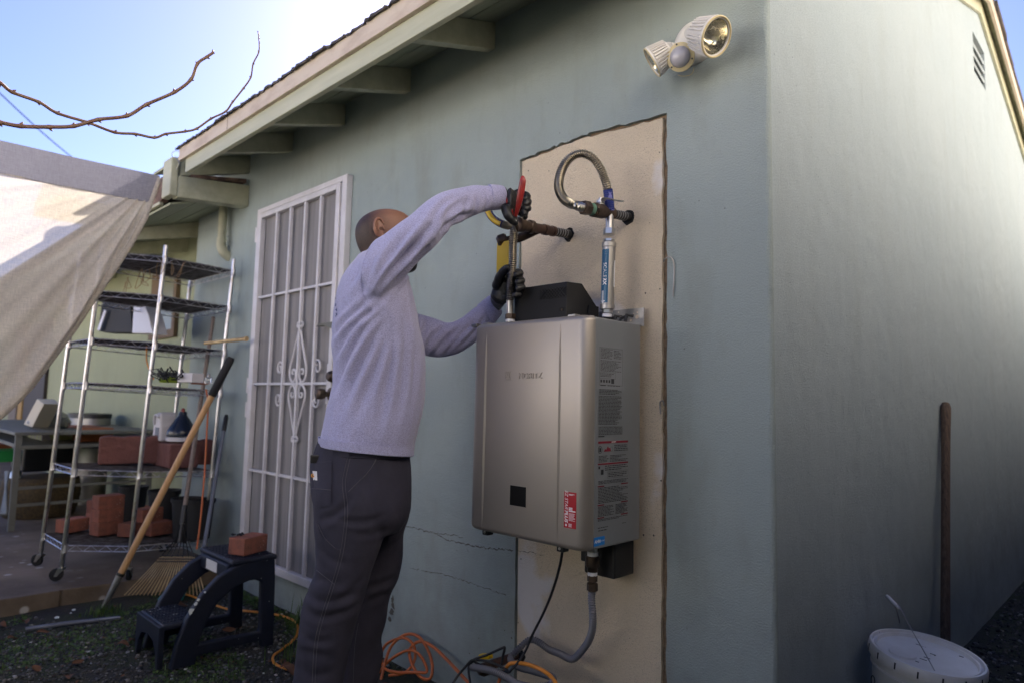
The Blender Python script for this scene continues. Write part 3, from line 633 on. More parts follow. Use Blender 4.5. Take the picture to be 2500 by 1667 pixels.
# scrollwork about the middle bar
bxm = bx_[2]; z2 = zs[1]
def scroll(pts, w=.0055):
    q = MB(); q.tube(spline(pts, 5), w, 6, flat=(1, 1.2)); return q
def spiral(cx, cz, r0, r1, a0, a1, n=16): return [(cx+(r0+(r1-r0)*i/n)*math.cos(a0+(a1-a0)*i/n), yF-.004, cz+(r0+(r1-r0)*i/n)*math.sin(a0+(a1-a0)*i/n)) for i in range(n+1)]
S_ = (bx_[1]-bx_[0])
for up in (1, -1):
    H = .292 if up > 0 else .275
    for sd_ in (1, -1):
        P = [(bxm+sd_*.012, yF-.004, z2+up*H*.97), (bxm+sd_*.030, yF-.004, z2+up*H*.80), (bxm+sd_*.060, yF-.004, z2+up*H*.52), (bxm+sd_*.088, yF-.004, z2+up*H*.30), (bxm+sd_*.084, yF-.004, z2+up*H*.12), (bxm+sd_*.048, yF-.004, z2+up*H*.025),
             (bxm+sd_*.022, yF-.004, z2+up*H*.12), (bxm+sd_*.028, yF-.004, z2+up*H*.24), (bxm+sd_*.055, yF-.004, z2+up*H*.26), (bxm+sd_*.060, yF-.004, z2+up*H*.19), (bxm+sd_*.045, yF-.004, z2+up*H*.18)]
        scroll(P).build("scroll", 'white_metal', door, smooth='auto')
        q = MB(); q.tube(spiral(bxm+sd_*.018, z2+up*(H+.022), .018, .009, R(90)+sd_*R(90), R(90)+sd_*R(90)-sd_*R(330)), .0055, 6); q.build("scroll", 'white_metal', door, smooth='auto')
        c_x = bx_[2]+sd_*(S_+.0085+.032)
        q = MB(); pts = spiral(c_x, z2+up*.085, .034, .011, R(90)-sd_*R(-90) if False else (R(180) if sd_ > 0 else 0), (R(180)-R(430) if sd_ > 0 else R(430)) if up > 0 else (R(180)+R(430) if sd_ > 0 else -R(430)))
        q.tube([(p[0], p[1], z2+up*.085+(p[2]-z2-up*.085)*1.25) for p in pts], .0055, 6); q.build("scroll", 'white_metal', door, smooth='auto')
# lock box, knobs and the latch hook
lbx = bx_[4]
q = MB(); q.box(lbx-.012, lx1-w_+.002, -.046, -.012, A(800, 985, yF).z, A(800, 888, yF).z); q.build("lock_box", 'white_metal', door, bevel=.003)
dk = A(818, 918, -.046); dk.x = lbx+.045
q = MB(); q.lathe(dk, (0, -1, 0), [(0, .030), (.004, .030), (.02, .024), (.026, .018), (.027, 0)], 24); q.build("deadbolt", 'brass', door, smooth='auto')
kn = A(836, 962, -.046); kn.x = lbx+.045
q = MB(); q.lathe(kn, (0, -1, 0), [(0, .034), (.008, .032), (.012, .014), (.035, .013), (.042, .024), (.060, .028), (.075, .026), (.080, .018), (.081, 0)], 28); q.build("door_knob", 'brass', door, smooth='auto')
lk = A(806, 800, -.05)
q = MB(); q.prism([A(770, 797, -.06), A(783, 789, -.06), A(812, 785, -.06), A(816, 806, -.06), A(800, 799, -.06), A(788, 795, -.06)], (0, .04, 0)); q.build("latch_hook", 'greypaint', door, bevel=.003)
for i, z in enumerate((A(641, 570, -.03).z, A(622, 1000, -.03).z, A(610, 940, -.03).z+.0)):
    q = MB(); q.tube([(DX0-.004, -.034, z-.045), (DX0-.004, -.034, z+.045)], .008, 8); q.build("hinge", 'white_metal', door, smooth='auto')
M['tapegrey'] = mat('printed tape', (.30, .31, .33), .5)
M['lens'] = mat("lamp lens", (.9, .9, .85), .05, trans=.95, spec=.5); M['lens'].node_tree.nodes["Principled BSDF"].inputs["IOR"].default_value = 1.15
# ================================================================== BEYOND THE YARD (out of view
nb = thing("neighbour_house", "warm cream stucco neighbouring house across the side passage", "house", (4.2, 0, 0))
q = MB(); q.box(1.9, 9, -3.9, 14, 0, 4.95); q.build("wall", 'nstucco', nb)
q = MB(); q.prism([(1.8, -4.0, 4.95), (9.2, -4.0, 4.95), (6, -4.0, 5.6)], (0, 16, 0)); q.build("roof", 'shingle', nb)
fn = thing("blocker_fence", "unseen board fence added along the side passage to block light", "fence", (1.0, 4, 0))  # unseen fence added to shade the lower end wall
fb = MB(); fb.box(-.012, .012, -.07, .07, 0, 2.3); f0 = fb.build("fence_board", 'fence', fn, bevel=.003)
for i in range(82):
    s = f0 if i == 0 else copy_of(f0, fn); s.location = (.44+random.uniform(-.006, .006), -3.9+.148*i, random.uniform(-.02, .02))
q = MB(); q.box(.453, .50, -1.1, 9.9, .4, .49); q.box(.613, .66, -1.1, 9.9, 1.4, 1.49); q.build("fence_rail", 'fence', fn)
sgt = thing("blocker_gate", "unseen board gate added at the far end of the passage to block light", "gate", (0, 7.4, 0))  # unseen gate, added to stop light entering at the passage end
for i in range(8):
    gq = MB(); gq.box(XC+.03+.15*i, XC+.03+.15*i+.14, 7.4, 7.425, 0, 2.2); gq.build("gate_board", 'fence', sgt)
hd = thing("blocker_hedge", "unseen evergreen hedge added behind the camera to block low light", "hedge", (0, -6, 0))  # hedge put in out of view so less low light reaches the walls
def leaf_mass(n, x0, x1, y0, y1, z0, z1, s, seed):
    r = np.random.default_rng(seed); c = np.stack([r.uniform(x0, x1, n), r.uniform(y0, y1, n), r.uniform(z0, z1, n)], 1)
    u = r.normal(size=(n, 3)); u /= np.linalg.norm(u, axis=1)[:, None]; w = r.normal(size=(n, 3)); v = np.cross(u, w); v /= np.linalg.norm(v, axis=1)[:, None]
    P = np.stack([c-u*s, c+v*s*.5, c+u*s, c-v*s*.5], 1).reshape(-1, 3); q = MB(); q.v = [tuple(p) for p in P]; q.f = [(4*i, 4*i+1, 4*i+2, 4*i+3) for i in range(n)]; q.mi = [0]*n; return q
q = MB(); q.box(-9, 6, -4.6, -4.0, 0, 1.1); q.box(-.9, 1.9, -4.5, -4.05, 1.1, 2.5); q.build("stem_mass", 'hedge', hd); leaf_mass(9000, -9, 6, -4.0, -3.7, 0, 1.35, .05, 3).build("foliage", 'hedge', hd, fix=False)
dv_ = MB(); dv_.box(-25, 12, -9.45, -4.7, -.02, .03); dv_o = dv_.build("bounce_driveway", 'drive'); dv_o['kind'] = 'structure'  # unseen pale ground added to bounce warm light up under the eaves
gg = thing("bounce_garage", "unseen pale garage standing across the yard behind the photographer", "bounce_garage", (-2, -10, 0))  # unseen wall added to bounce sunlight onto the main wall
q = MB(); q.box(-14, 2, -14, -9.5, 0, 3.6); q.build("wall", 'bounce_garage', gg)

# ================================================================== WATER HEATER
HX0, HX1, HY0, HY1, HZ0, HZ1 = -1.664, -1.178, -.300, -.028, .708, 1.374
wh = thing("water_heater", "large champagne grey tankless water heater mounted on the bare cream patch", "water heater", ((HX0+HX1)/2, -.15, HZ0))
# front shell: rounded-rect front with swept vertical edges
def shell(x0, x1, yf, yb, z0, z1, r, n=7):
    """rounded box cover: section in xy with round front corners, swept in z with a rounded top and bottom edge"""
    def sec(ins, z):
        P = [(x0+ins, yb, z)]
        for k in range(n+1):
            a = R(90)*k/n; P.append((x0+ins+r-r*math.cos(a), yf+ins+r-r*math.sin(a), z))
        for k in range(n+1):
            a = R(90)*k/n; P.append((x1-ins-r+r*math.sin(a), yf+ins+r-r*math.cos(a), z))
        P.append((x1-ins, yb, z)); return P
    rs = []; e = .016
    for k in range(5):
        a = R(90)*(1-k/4); rs.append(sec(e*(1-math.cos(a)) if k < 4 else 0, z0+e-e*math.sin(a)))
    for k in range(5):
        a = R(90)*k/4; rs.append(sec(e*(1-math.cos(a)), z1-e+e*math.sin(a)))
    q = MB(); q.rings(rs, True); return q
q = shell(HX0, HX1, HY0, -.262, HZ0, HZ1, .034); q.build("front_cover", 'heater', wh, smooth='auto')
q = MB(); q.box(HX0+.003, HX1-.0015, -.2605, HY1, HZ0+.004, HZ1-.004); q.build("cabinet", 'heater_side', wh, bevel=.006, seg=3)
q = MB(); q.box(HX0+.008, HX1-.006, -.2625, -.2600, HZ0+.01, HZ1-.01); q.build("seam_gasket", 'black', wh)
# pressed tapering ridges in the front
for (ax, ay, bx2, by2) in ((1189, 812, 1176, 1290), (1367, 792, 1362, 1322)):
    a, b_ = A(ax, ay, HY0), A(bx2, by2, HY0); xm = (a.x+b_.x)/2; q = MB(); rs = []
    for k in range(15):
        t = k/14; w = .0052*math.sin(math.pi*t)**.45 if 0 < k < 14 else .0003; z = a.z+(b_.z-a.z)*t
        rs.append([Vector((xm-w*.4, HY0+.001, z)), Vector((xm-w*.15, HY0-.0042*min(1, w/.004), z)), Vector((xm+w*1.3, HY0+.001, z))])
    q.rings(rs); q.build("pressed_ridge", 'heater', wh, smooth=False)
# embossed maker's name
q = MB(); nm = A(1294, 917, HY0-.0006); put_text(q, "NORITZ", (nm.x, HY0-.0012, nm.z), (1, 0, 0), (0, 0, 1), .0245, bold=.0005, extrude=.0016, sx=1.08)
lg = A(1240, 917, HY0); put_text(q, "N", (lg.x, HY0-.0012, lg.z), (1, 0, 0), (0, 0, 1), .018, bold=.0006, extrude=.0012, sx=1.1)
for k in range(3):
    for s_ in (-1, 1):
        cx_, cz_ = lg.x+(-.009+.009*k), lg.z+s_*.009; a0 = R(20) if s_ > 0 else R(200)
        pts = [(cx_+.0046*math.cos(a0+R(140)*i/6), HY0-.0010, cz_+.0046*math.sin(a0+R(140)*i/6)) for i in range(7)]; q.tube(pts, .0008, 5)
for s_ in (-1, 1):
    for t_ in (-1, 1):
        q.tube([(lg.x+s_*(.0125-.004*abs(math.cos(i*.52))), HY0-.0010, lg.z+t_*.0007+t_*.0095*i/6) for i in range(7)], .0007, 5)
q.build("embossed_name", 'heater', wh)
# control window
a, b_ = A(1246, 1183, HY0), A(1284, 1238, HY0); q = MB(); q.box(a.x, b_.x, HY0-.0015, HY0+.002, b_.z, a.z); q.build("display_window", 'displaydark', wh, bevel=.0012)
q = MB(); w = .0022
for (x0, x1, z0, z1) in ((a.x-w, b_.x+w, a.z, a.z+w), (a.x-w, b_.x+w, b_.z-w, b_.z), (a.x-w, a.x, b_.z, a.z), (b_.x, b_.x+w, b_.z, a.z)): q.box(x0, x1, HY0-.0012, HY0+.002, z0, z1)
q.build("window_rim", 'heater', wh, bevel=.0006)
# red sticker
a, b_ = A(1368, 1197, HY0), A(1400, 1288, HY0); a.x = max(a.x, HX1-.034-.042); b_.x = HX1-.032
SX0, SX1, SZ0, SZ1 = a.x, b_.x, A(1384, 1287, HY0).z, A(1384, 1199, HY0).z
q = MB(); q.box(SX0, SX1, HY0-.0008, HY0+.001, SZ0, SZ1); st = q.build("red_sticker", 'red', wh)
q = MB(); yy = HY0-.0011; sw, sh = SX1-SX0, SZ1-SZ0
put_text(q, "EZ START", (SX0+sw*.19, yy, SZ1-sh*.27), (0, 0, -1), (1, 0, 0), .0155, shear=.25, sx=.92)
put_text(q, "PLUS", (SX0+sw*.19, yy, SZ1-sh*.68), (0, 0, -1), (1, 0, 0), .0155, shear=.25, bold=.0006, sx=.98)
q.lathe((SX0+sw*.19, yy+.0002, SZ0+sh*.075), (0, -1, 0), [(0, .0034), (.0002, .0034)], 14)
def tinylines(q, x0, x1, z0, z1, n, y, fill=.5, seed=0, rag=.5):
    rr = random.Random(seed); h = (z0-z1)/n
    for i in range(n):
        e = x1-(x1-x0)*rag*rr.random()**2; zc = z0-h*(i+.5); q.box(x0, e, y, y+.0003, zc-abs(h)*fill/2, zc+abs(h)*fill/2)
tinylines(q, SX0+sw*.40, SX0+sw*.86, SZ1-sh*.05, SZ1-sh*.09, 2, yy, .6, 1)
tinylines(q, SX0+sw*.40, SX0+sw*.95, SZ1-sh*.42, SZ1-sh*.55, 3, yy, .7, 2)
tinylines(q, SX0+sw*.40, SX0+sw*.93, SZ1-sh*.58, SZ1-sh*.80, 9, yy, .35, 3)
tinylines(q, SX0+sw*.40, SX0+sw*.66, SZ1-sh*.87, SZ1-sh*.97, 4, yy, .5, 4)
q.build("sticker_lettering", 'whitep', st)
# printed panels on the side
XS = HX1-.0008
def SP(px, py): p = B(px, py, XS); return p.y, p.z
side = tag(MB().add([(XS, SP(1462, 860)[0], SP(1462, 950)[1]), (XS, SP(1521, 880)[0], SP(1462, 950)[1]), (XS, SP(1521, 880)[0], SP(1462, 845)[1]), (XS, SP(1462, 860)[0], SP(1462, 845)[1])], [(0, 1, 2, 3)]).build("rating_label", 'label_grey', wh), "grey rating label with fine black print")
y0_, y1_ = SP(1462, 900)[0], SP(1521, 900)[0]; yw = y1_-y0_; zT, zB = SP(1470, 846)[1], SP(1464, 942)[1]
XP = XS+.0006
def lines(q, u0, u1, z0, z1, n, fill=.42, seed=0, rag=.35, words=True):
    """rows of fine print on the side; u = 0..1 across the label"""
    rr = random.Random(seed); h = (z0-z1)/n
    for i in range(n):
        zc = z0-h*(i+.5); u = u0; e = u1-(u1-u0)*rag*rr.random()**2
        while u < e:
            w = rr.uniform(.03, .11) if words else e-u; v = min(u+w, e); a_, b__ = y0_+yw*u, y0_+yw*v
            q.add([(XP, a_, zc-h*fill/2), (XP, b__, zc-h*fill/2), (XP, b__, zc+h*fill/2), (XP, a_, zc+h*fill/2)], [(0, 1, 2, 3)]); u = v+.018
def rect(q, u0, u1, z0, z1, x=XP):
    q.add([(x, y0_+yw*u0, z1), (x, y0_+yw*u1, z1), (x, y0_+yw*u1, z0), (x, y0_+yw*u0, z0)], [(0, 1, 2, 3)])
def frame(q, u0, u1, z0, z1, w=.0006):
    du = w/yw; rect(q, u0, u1, z0, z0-w); rect(q, u0, u1, z1+w, z1); rect(q, u0, u0+du, z0, z1); rect(q, u1-du, u1, z0, z1)
q = MB(); Hh = zT-zB
frame(q, .02, .98, zT-.002, zB+.004); lines(q, .06, .55, zT-.004, zT-Hh*.30, 8, seed=1); lines(q, .60, .95, zT-.006, zT-Hh*.28, 6, seed=2); lines(q, .06, .93, zT-Hh*.33, zT-Hh*.62, 9, seed=3)
lines(q, .06, .62, zT-Hh*.66, zT-Hh*.76, 3, seed=4); frame(q, .04, .68, zT-Hh*.64, zT-Hh*.80)
for u in (.06, .17, .28, .39): rect(q, u, u+.07, zT-Hh*.83, zT-Hh*.90)
rect(q, .50, .62, zT-Hh*.80, zT-Hh*.92); rect(q, .06, .28, zT-Hh*.965, zT-Hh*.985); lines(q, .35, .95, zT-Hh*.955, zT-Hh*.995, 1, seed=5)
z2_ = lambda f: f
t0, t1 = SP(1466, 948)[1], SP(1460, 1068)[1]; Hh = t0-t1
lines(q, .02, .98, t0, t0-Hh*.12, 4, seed=6); lines(q, .0, .96, t0-Hh*.14, t0-Hh*.74, 21, seed=7, rag=.3); lines(q, .02, .98, t0-Hh*.78, t0-Hh*.94, 6, seed=8, rag=0); frame(q, .0, .98, t0-Hh*.77, t0-Hh*.945, .0005); rect(q, .36, .365, t0-Hh*.78, t0-Hh*.94); rect(q, .70, .705, t0-Hh*.78, t0-Hh*.94); rect(q, .0, .24, t0-Hh*.965, t0-Hh*.985)
# lower warning block
t0, t1 = SP(1458, 1077)[1], SP(1456, 1283)[1]; Hh = t0-t1; wr = 1.24
lines(q, .65, wr, t0-Hh*.045, t0-Hh*.13, 4, seed=9, rag=.3)
q.tube([(XP, y0_+yw*(.08+.075*math.cos(a*.524)), t0-Hh*.10-.0105*math.sin(a*.524)) for a in range(12)], .0006, 4, closed=True); rect(q, .05, .11, t0-Hh*.08, t0-Hh*.125); frame(q, .50, .58, t0-Hh*.07, t0-Hh*.125)
lines(q, .03, .42, t0-Hh*.17, t0-Hh*.255, 5, seed=10); lines(q, .48, wr, t0-Hh*.17, t0-Hh*.255, 5, seed=11, rag=.6)
lines(q, .28, wr, t0-Hh*.29, t0-Hh*.36, 3, seed=12); rect(q, .02, .08, t0-Hh*.30, t0-Hh*.33); rect(q, .12, .22, t0-Hh*.34, t0-Hh*.40); frame(q, .38, wr, t0-Hh*.37, t0-Hh*.45, .0005); lines(q, .42, wr-.04, t0-Hh*.38, t0-Hh*.44, 3, seed=13)
lines(q, .02, wr, t0-Hh*.47, t0-Hh*.515, 3, seed=14); lines(q, .02, wr, t0-Hh*.55, t0-Hh*.745, 11, seed=15); lines(q, .02, .66, t0-Hh*.775, t0-Hh*.90, 8, seed=16); lines(q, .72, wr, t0-Hh*.775, t0-Hh*.90, 8, seed=17); lines(q, .02, wr, t0-Hh*.925, t0-Hh*.955, 2, seed=18)
lines(q, .02, .5, t0-Hh*1.02, t0-Hh*1.04, 1, seed=19); lines(q, .04, .52, t0-Hh*1.05, t0-Hh*1.075, 1, seed=20); lines(q, 1.0, 1.16, t0-Hh*1.015, t0-Hh*1.03, 1, seed=21)
tag(q.build("fine_print", 'blackp', wh), kind=None)
q = MB(); put_text(q, "WARNING", (XP+.0003, y0_+yw*.62, t0-Hh*.012), (0, 1, 0), (0, 0, 1), .0045, bold=.0001); q.build("warning_heading", 'whitep', wh)
q = MB(); rect(q, 0, wr, t0, t0-Hh*.026, XP-.0002); rect(q, 0, wr, t0-Hh*.265, t0-Hh*.283, XP-.0002)
for f_ in (.533, .757, .908): rect(q, 0, .26, t0-Hh*f_, t0-Hh*(f_+.012)); rect(q, .95, wr, t0-Hh*(f_-.004), t0-Hh*(f_+.009))
q.add([(XP, y0_+yw*(.22+.30*u), t0-Hh*.125+Hh*.065*v) for u, v in ((0, 0), (.2, .5), (.35, .35), (.55, 1), (.7, .6), (.85, .7), (1, 0))], [(0, 1, 2, 3, 4, 5, 6)])
q.build("warning_bars", 'redp', wh)
a_, z_ = SP(1450, 1312); b__, z3 = SP(1476, 1328); q = MB(); q.box(XS-.001, XS+.0008, a_, b__, z3, z_); bd = q.build("blue_badge", 'skyblue', wh, bevel=.0015)
q = MB(); put_text(q, "AHRI", (XS+.0011, a_+(b__-a_)*.32, (z_+z3)/2), (0, 1, 0), (0, 0, 1), .012, bold=.0004); put_text(q, "CERTIFIED", (XS+.0011, a_+(b__-a_)*.74, (z_+z3)/2), (0, 1, 0), (0, 0, 1), .0055); q.build("badge_lettering", 'whitep', bd)
# clips under and on top
for (px, py) in ((1190, 1303), (1373, 1343)):
    p = A(px, py, -.26); q = MB(); q.box(p.x-.013, p.x+.013, -.272, -.245, HZ0-.018, HZ0+.004); c_ = q.build("cover_clip", 'black', wh, bevel=.003); q = MB(); q.lathe((p.x, -.272, HZ0-.008), (0, -1, 0), [(0, .004), (.003, .004)], 10); q.build("clip_screw", 'chromef', c_)
for (px, py) in ((1162, 792), (1190, 790), (1400, 770)):
    p = A(px, py, -.27); q = MB(); q.box(p.x-.014, p.x+.014, -.28, -.255, HZ1-.004, HZ1+.006); q.build("cover_clip", 'galv', wh, bevel=.002)
# exhaust hood on top
e0, e1 = -1.565, -1.335; hy = -.205; ht = 1.497
q = MB(); q.prism([(e0, hy, HZ1-.003), (e0, hy, ht), (e0, hy+.075, ht+.004), (e0, -.045, 1.43), (e0, -.035, HZ1-.003)], (e1-e0, 0, 0)); hood = q.build("exhaust_hood", 'blackmatte', wh, bevel=.002)
ga, gb = A(1319, 706, hy), A(1384, 723, hy); q = MB(); gx0, gx1, gz0_, gz1 = ga.x, gb.x-.001, A(1350, 728, hy).z, A(1350, 705, hy).z
q.box(gx0, gx1, hy-.0015, hy+.001, gz0_, gz1); q.build("hood_opening", 'dark', hood)
q = MB(); n = 9; w_g = (gx1-gx0)/n
for i in range(n+1):
    for s_ in (-1, 1):
        xa = gx0+w_g*i; xb = xa+s_*(gz1-gz0_); 
        if gx0-.001 <= xb <= gx1+.001: q.bar((xa, hy-.003, gz0_), (xb, hy-.003, gz1), .0012, .0012)
q.build("hood_mesh", 'black', hood)
p = A(1373, 755, hy); q = MB(); q.box(p.x-.013, p.x+.013, hy-.001, hy+.002, p.z-.006, p.z+.006); q.build("hood_slot", 'dark', hood, bevel=.003); q = MB(); q.lathe((p.x, hy-.001, p.z-.002), (0, -1, 0), [(0, .0035), (.003, .0035)], 12); q.build("slot_screw", 'brass', hood)
q = MB(); q.box(-1.335+.001, -1.328, -.10, -.05, HZ1, 1.435); q.build("hood_flange", 'blackmatte', wh, bevel=.001)
# wall bracket with punched holes
q = MB(); bz0, bz1 = HZ1-.01, A(1540, 755, -.02).z; bxa, bxb = -1.36, -1.172
q.box(bxa, bxb, -.024, -.0215, bz0, bz1); q.box(bxa, bxb, -.060, -.024, bz1-.0025, bz1) if False else None
brk = q.build("mounting_bracket", 'galv', wh)
q = MB()
for (px, py, r_) in ((1555, 774, .0065), (1540, 782, .004), (1556, 763, .0028), (1510, 763, .0024), (1547, 766, .002)):
    p = A(px, py, -.0245); q.lathe((p.x, -.0243, p.z), (0, -1, 0), [(0, r_), (.0004, r_)], 14)
q.build("bracket_hole", 'patch', brk)
q = MB()
for i in range(6):
    x = -1.30+i*.021; q.tube([(x, -.09, HZ1), (x, -.085, HZ1+.012+.008*(i % 2)), (x+.015, -.07, HZ1+.018)], .0055, 8)
q.build("wire_loom", 'black', wh, smooth='auto')

# ================================================================== PLUMBING
def corrug(q, pts, r, pitch=.0066, amp=.2, n=14):
    P = resample(spline(pts, 14), pitch/2); q.tube(P, [r*(1+amp if i % 2 else 1-amp) for i in range(len(P))], n)
def hexnut(q, c, ax, r, h): q.lathe(c, ax, [(0, r*.86), (.0015, r), (h-.0015, r), (h, r*.86)], 6)
hx1 = A(1385, 570).x; hz1 = A(1385, 570).z; y_end = -.262
lp = thing("hot_water_line", "bronze valve and pipe from the left wall hole with straight flexible hose to the heater", "pipe", (hx1, -.1, hz1))
c0 = A(1385, 572, -.004); c1 = B(1262, 548, c0.x); ax = (c1-c0).normalized(); Lp = (c1-c0).length
def seg(q, t0, t1, r, n=18): q.lathe(c0+ax*t0, ax, [(0, r), (t1-t0, r)], n)
q = MB(); q.add([(c0.x+.024*random.Random(a).uniform(.85, 1.15)*math.cos(a*.449), .003, c0.z+.025*random.Random(a+9).uniform(.85, 1.2)*math.sin(a*.449)) for a in range(14)], [tuple(range(14))]); q.build("wall_hole", 'dark', lp)
q = MB(); seg(q, -.02, .075, .0155); tp = q.build("taped_pipe", 'black', lp, smooth='auto'); q = MB()
for i in range(5): q.lathe(c0+ax*(.012+i*.013), ax+Vector((.0, 0, .12)), [(0, .0158), (.0022+.001*(i % 2), .0158)], 18)
q.build("tape_print", 'tapegrey', tp)
q = MB(); seg(q, .072, Lp*.70, .0165); q.lathe(c0+ax*.073, ax, [(0, .0185), (.012, .0185)], 18); q.lathe(c0+ax*(Lp*.42), ax, [(0, .0188), (.02, .0188)], 18); q.build("copper_pipe", 'copper', lp, smooth='auto')
q = MB(); q.lathe(c0+ax*(Lp*.70), ax, [(0, .019), (.004, .023), (.02, .023), (.024, .019), (.05, .019), (.052, .024), (Lp*.30-.004, .024), (Lp*.30, .018)], 18); q.build("valve_body", 'brass', lp, smooth='auto')
wy = c0+ax*(Lp*.56); wyb = A(1232, 590, -.225)
q = MB(); q.tube(spline([wy, wy.lerp(wyb, .5)+Vector((0, 0, -.006)), wyb], 5), [.0145]*5+[.0155]*5+[.019], 12); q.lathe(wyb+Vector((.012, 0, .008)), (wyb-wy), [(0, .016), (.006, .022), (.028, .022), (.036, .014)], 12); q.build("drain_branch", 'brass', lp, smooth='auto')
a = A(1217, 600, -.238); b2 = A(1242, 664, -.238); q = MB(); q.box(a.x, b2.x+.004, -.246, -.242, b2.z, a.z+.008); tag(q.build("valve_lever", 'yellow', lp, bevel=.0018, seg=3), "flat yellow valve lever")
# straight corrugated hose down to the heater
yb = -.225
hp = [B(1257, 562, c1.x)+Vector((0, 0, 0))]
pts = [A(px, py, yy) for px, py, yy in ((1256, 556, y_end+.004), (1253, 590, -.262), (1252, 640, -.256), (1249, 680, -.248), (1246, 705, -.240), (1246, 735, -.232))]
q = MB(); corrug(q, pts, .0125); q.build("flexible_hose", 'flex', lp, smooth='auto')
pb = A(1245, 737, -.231); nb_ = Vector((pb.x, -.228, HZ1-.004))
q = MB(); q.lathe(pb, nb_-pb, [(-.004, .0125), (0, .0122), (.022, .0118), ((nb_-pb).length, .012)], 18); q.lathe(Vector((nb_.x, nb_.y, HZ1+.012)), (0, 0, 1), [(0, .0155), (.006, .0155)], 18); q.build("hose_end", 'chromef', lp, smooth='auto')
q = MB(); hexnut(q, (nb_.x, nb_.y, HZ1+.018), (0, 0, 1), .0178, .018); q.build("hex_nut", 'brass', lp)
q = MB(); q.lathe((nb_.x, nb_.y, HZ1+.010), (0, 0, 1), [(0, .016), (.006, .016)], 20); q.build("thread_tape", 'teflon', lp, smooth='auto')
# short hose stub with yellow and blue wrap, curving up to the left towards the hand
pts = [A(1256, 550, -.262), A(1236, 551, -.268), A(1216, 543, -.274), A(1200, 530, -.280), A(1190, 512, -.286)]
q = MB(); corrug(q, pts[:3], .0115); q.build("flexible_hose", 'flex', lp, smooth='auto')
P = spline(pts[1:], 6); q = MB(); q.tube(P[2:], .0128, 12); tag(q.build("hose_sleeve", 'royal', lp, smooth='auto'), "blue and yellow printed sleeve")
q = MB(); q.tube([p+Vector((.003, -.0045, -.002)) for p in P[3:-1]], .0098, 10); q.build("sleeve_stripe", 'yellow', lp, smooth='auto')

# right line: pipe, valve, loop and scale filter
c0 = A(1531, 530, -.003); hx2 = c0.x; cT = B(1437, 510, c0.x); ax = (cT-c0).normalized(); Lp = (cT-c0).length
rp_ = thing("cold_water_line", "bronze ball valve on the right wall hole with looped flexible hose and silver filter cartridge", "pipe", (hx2, -.1, 1.7))
q = MB(); q.add([(c0.x+.026*random.Random(a+3).uniform(.88, 1.12)*math.cos(a*.449), .003, c0.z+.025*random.Random(a+5).uniform(.88, 1.15)*math.sin(a*.449)) for a in range(14)], [tuple(range(14))]); q.build("wall_hole", 'dark', rp_)
q = MB(); seg(q, -.02, .085, .0150); tp = q.build("taped_pipe", 'black', rp_, smooth='auto'); q = MB()
for i in range(5): q.lathe(c0+ax*(.014+i*.013), ax+Vector((0, 0, .12)), [(0, .0153), (.0022+.001*(i % 2), .0153)], 18)
q.build("tape_print", 'tapegrey', tp)
q = MB(); q.lathe(c0+ax*.082, ax, [(0, .0175), (.004, .021), (.022, .021), (.026, .0175), (.05, .0175), (.054, .023), (.095, .023), (.10, .018), (.122, .018)], 18); vb = q.build("valve_body", 'brass', rp_, smooth='auto')
q = MB(); hexnut(q, c0+ax*.165, ax, .023, .022); hexnut(q, c0+ax*.205, ax, .022, .030); q.build("hex_nut", 'brass', rp_)
q = MB(); q.lathe(c0+ax*.187, ax, [(0, .0195), (.018, .0195)], 18); q.build("patina_ring", mat("verdigris", (.10, .20, .15), .8), rp_, smooth='auto')
stm = c0+ax*.145; q = MB(); q.lathe(stm, (0, 0, 1), [(0, .010), (.024, .010), (.026, .013), (.034, .013), (.036, .006), (.042, .006)], 12); q.build("valve_stem", 'chromef', rp_, smooth='auto')
l0 = stm+Vector((0, 0, .031)); P = [l0+Vector((-.006, 0, .004)), l0+Vector((.012, .0, .001)), A(1475, 484, -.155), A(1495, 488, -.150), A(1520, 492, -.145)]
q = MB(); q.tube(spline(P, 5), .0085, 8, flat=(1, .22)); tag(q.build("valve_lever", 'chromef', rp_, smooth='auto'), "bare steel valve lever")
# the loop
fx = -1.275; fyy = -.105
loop = [c0+ax*.23, A(1402, 501, -.262), A(1380, 490, -.262), A(1367, 470, -.258), A(1364, 446, -.250), A(1373, 412, -.238), A(1391, 387, -.222), A(1418, 376, -.200), A(1444, 385, -.178), A(1463, 407, -.158), A(1475, 434, -.140), A(1483, 460, -.128), A(1487, 490, -.116), A(1489, 515, -.108)]
q = MB(); corrug(q, loop, .0128); q.build("flexible_hose", 'flex', rp_, smooth='auto')
P = spline([loop[-4], loop[-3], loop[-2], loop[-1]], 8)[9:]; q = MB(); q.tube(P, .0152, 14); q.build("hose_label", 'royal', rp_, smooth='auto')
fb_ = A(1482, 768, fyy); ft = A(1489, 518, fyy); fa = (ft-fb_).normalized(); FL = (ft-fb_).length
def at(py): t = (768-py)/250*FL; return fb_+fa*t
q = MB(); q.tube([at(540), at(524)], .0125, 14); q.lathe(at(566), fa, [(0, .013), ((at(540)-at(566)).length, .012)], 16); q.build("hose_end", 'chromef', rp_, smooth='auto')
q = MB(); hexnut(q, at(574), fa, .0195, .020); hexnut(q, at(592), fa, .018, .010); hexnut(q, at(766), fa, .018, .014); q.build("hex_nut", 'chromef', rp_)
Lf = (at(592)-at(757)).length; o_ = at(757)
q = MB(); q.lathe(o_, fa, [(0, .016), (.002, .0225), (.016, .0225), (.018, .0208), (Lf-.018, .0208), (Lf-.016, .0225), (Lf-.003, .0225), (Lf, .016)], 32); fc = q.build("filter_cartridge", 'steel', rp_, smooth='auto')
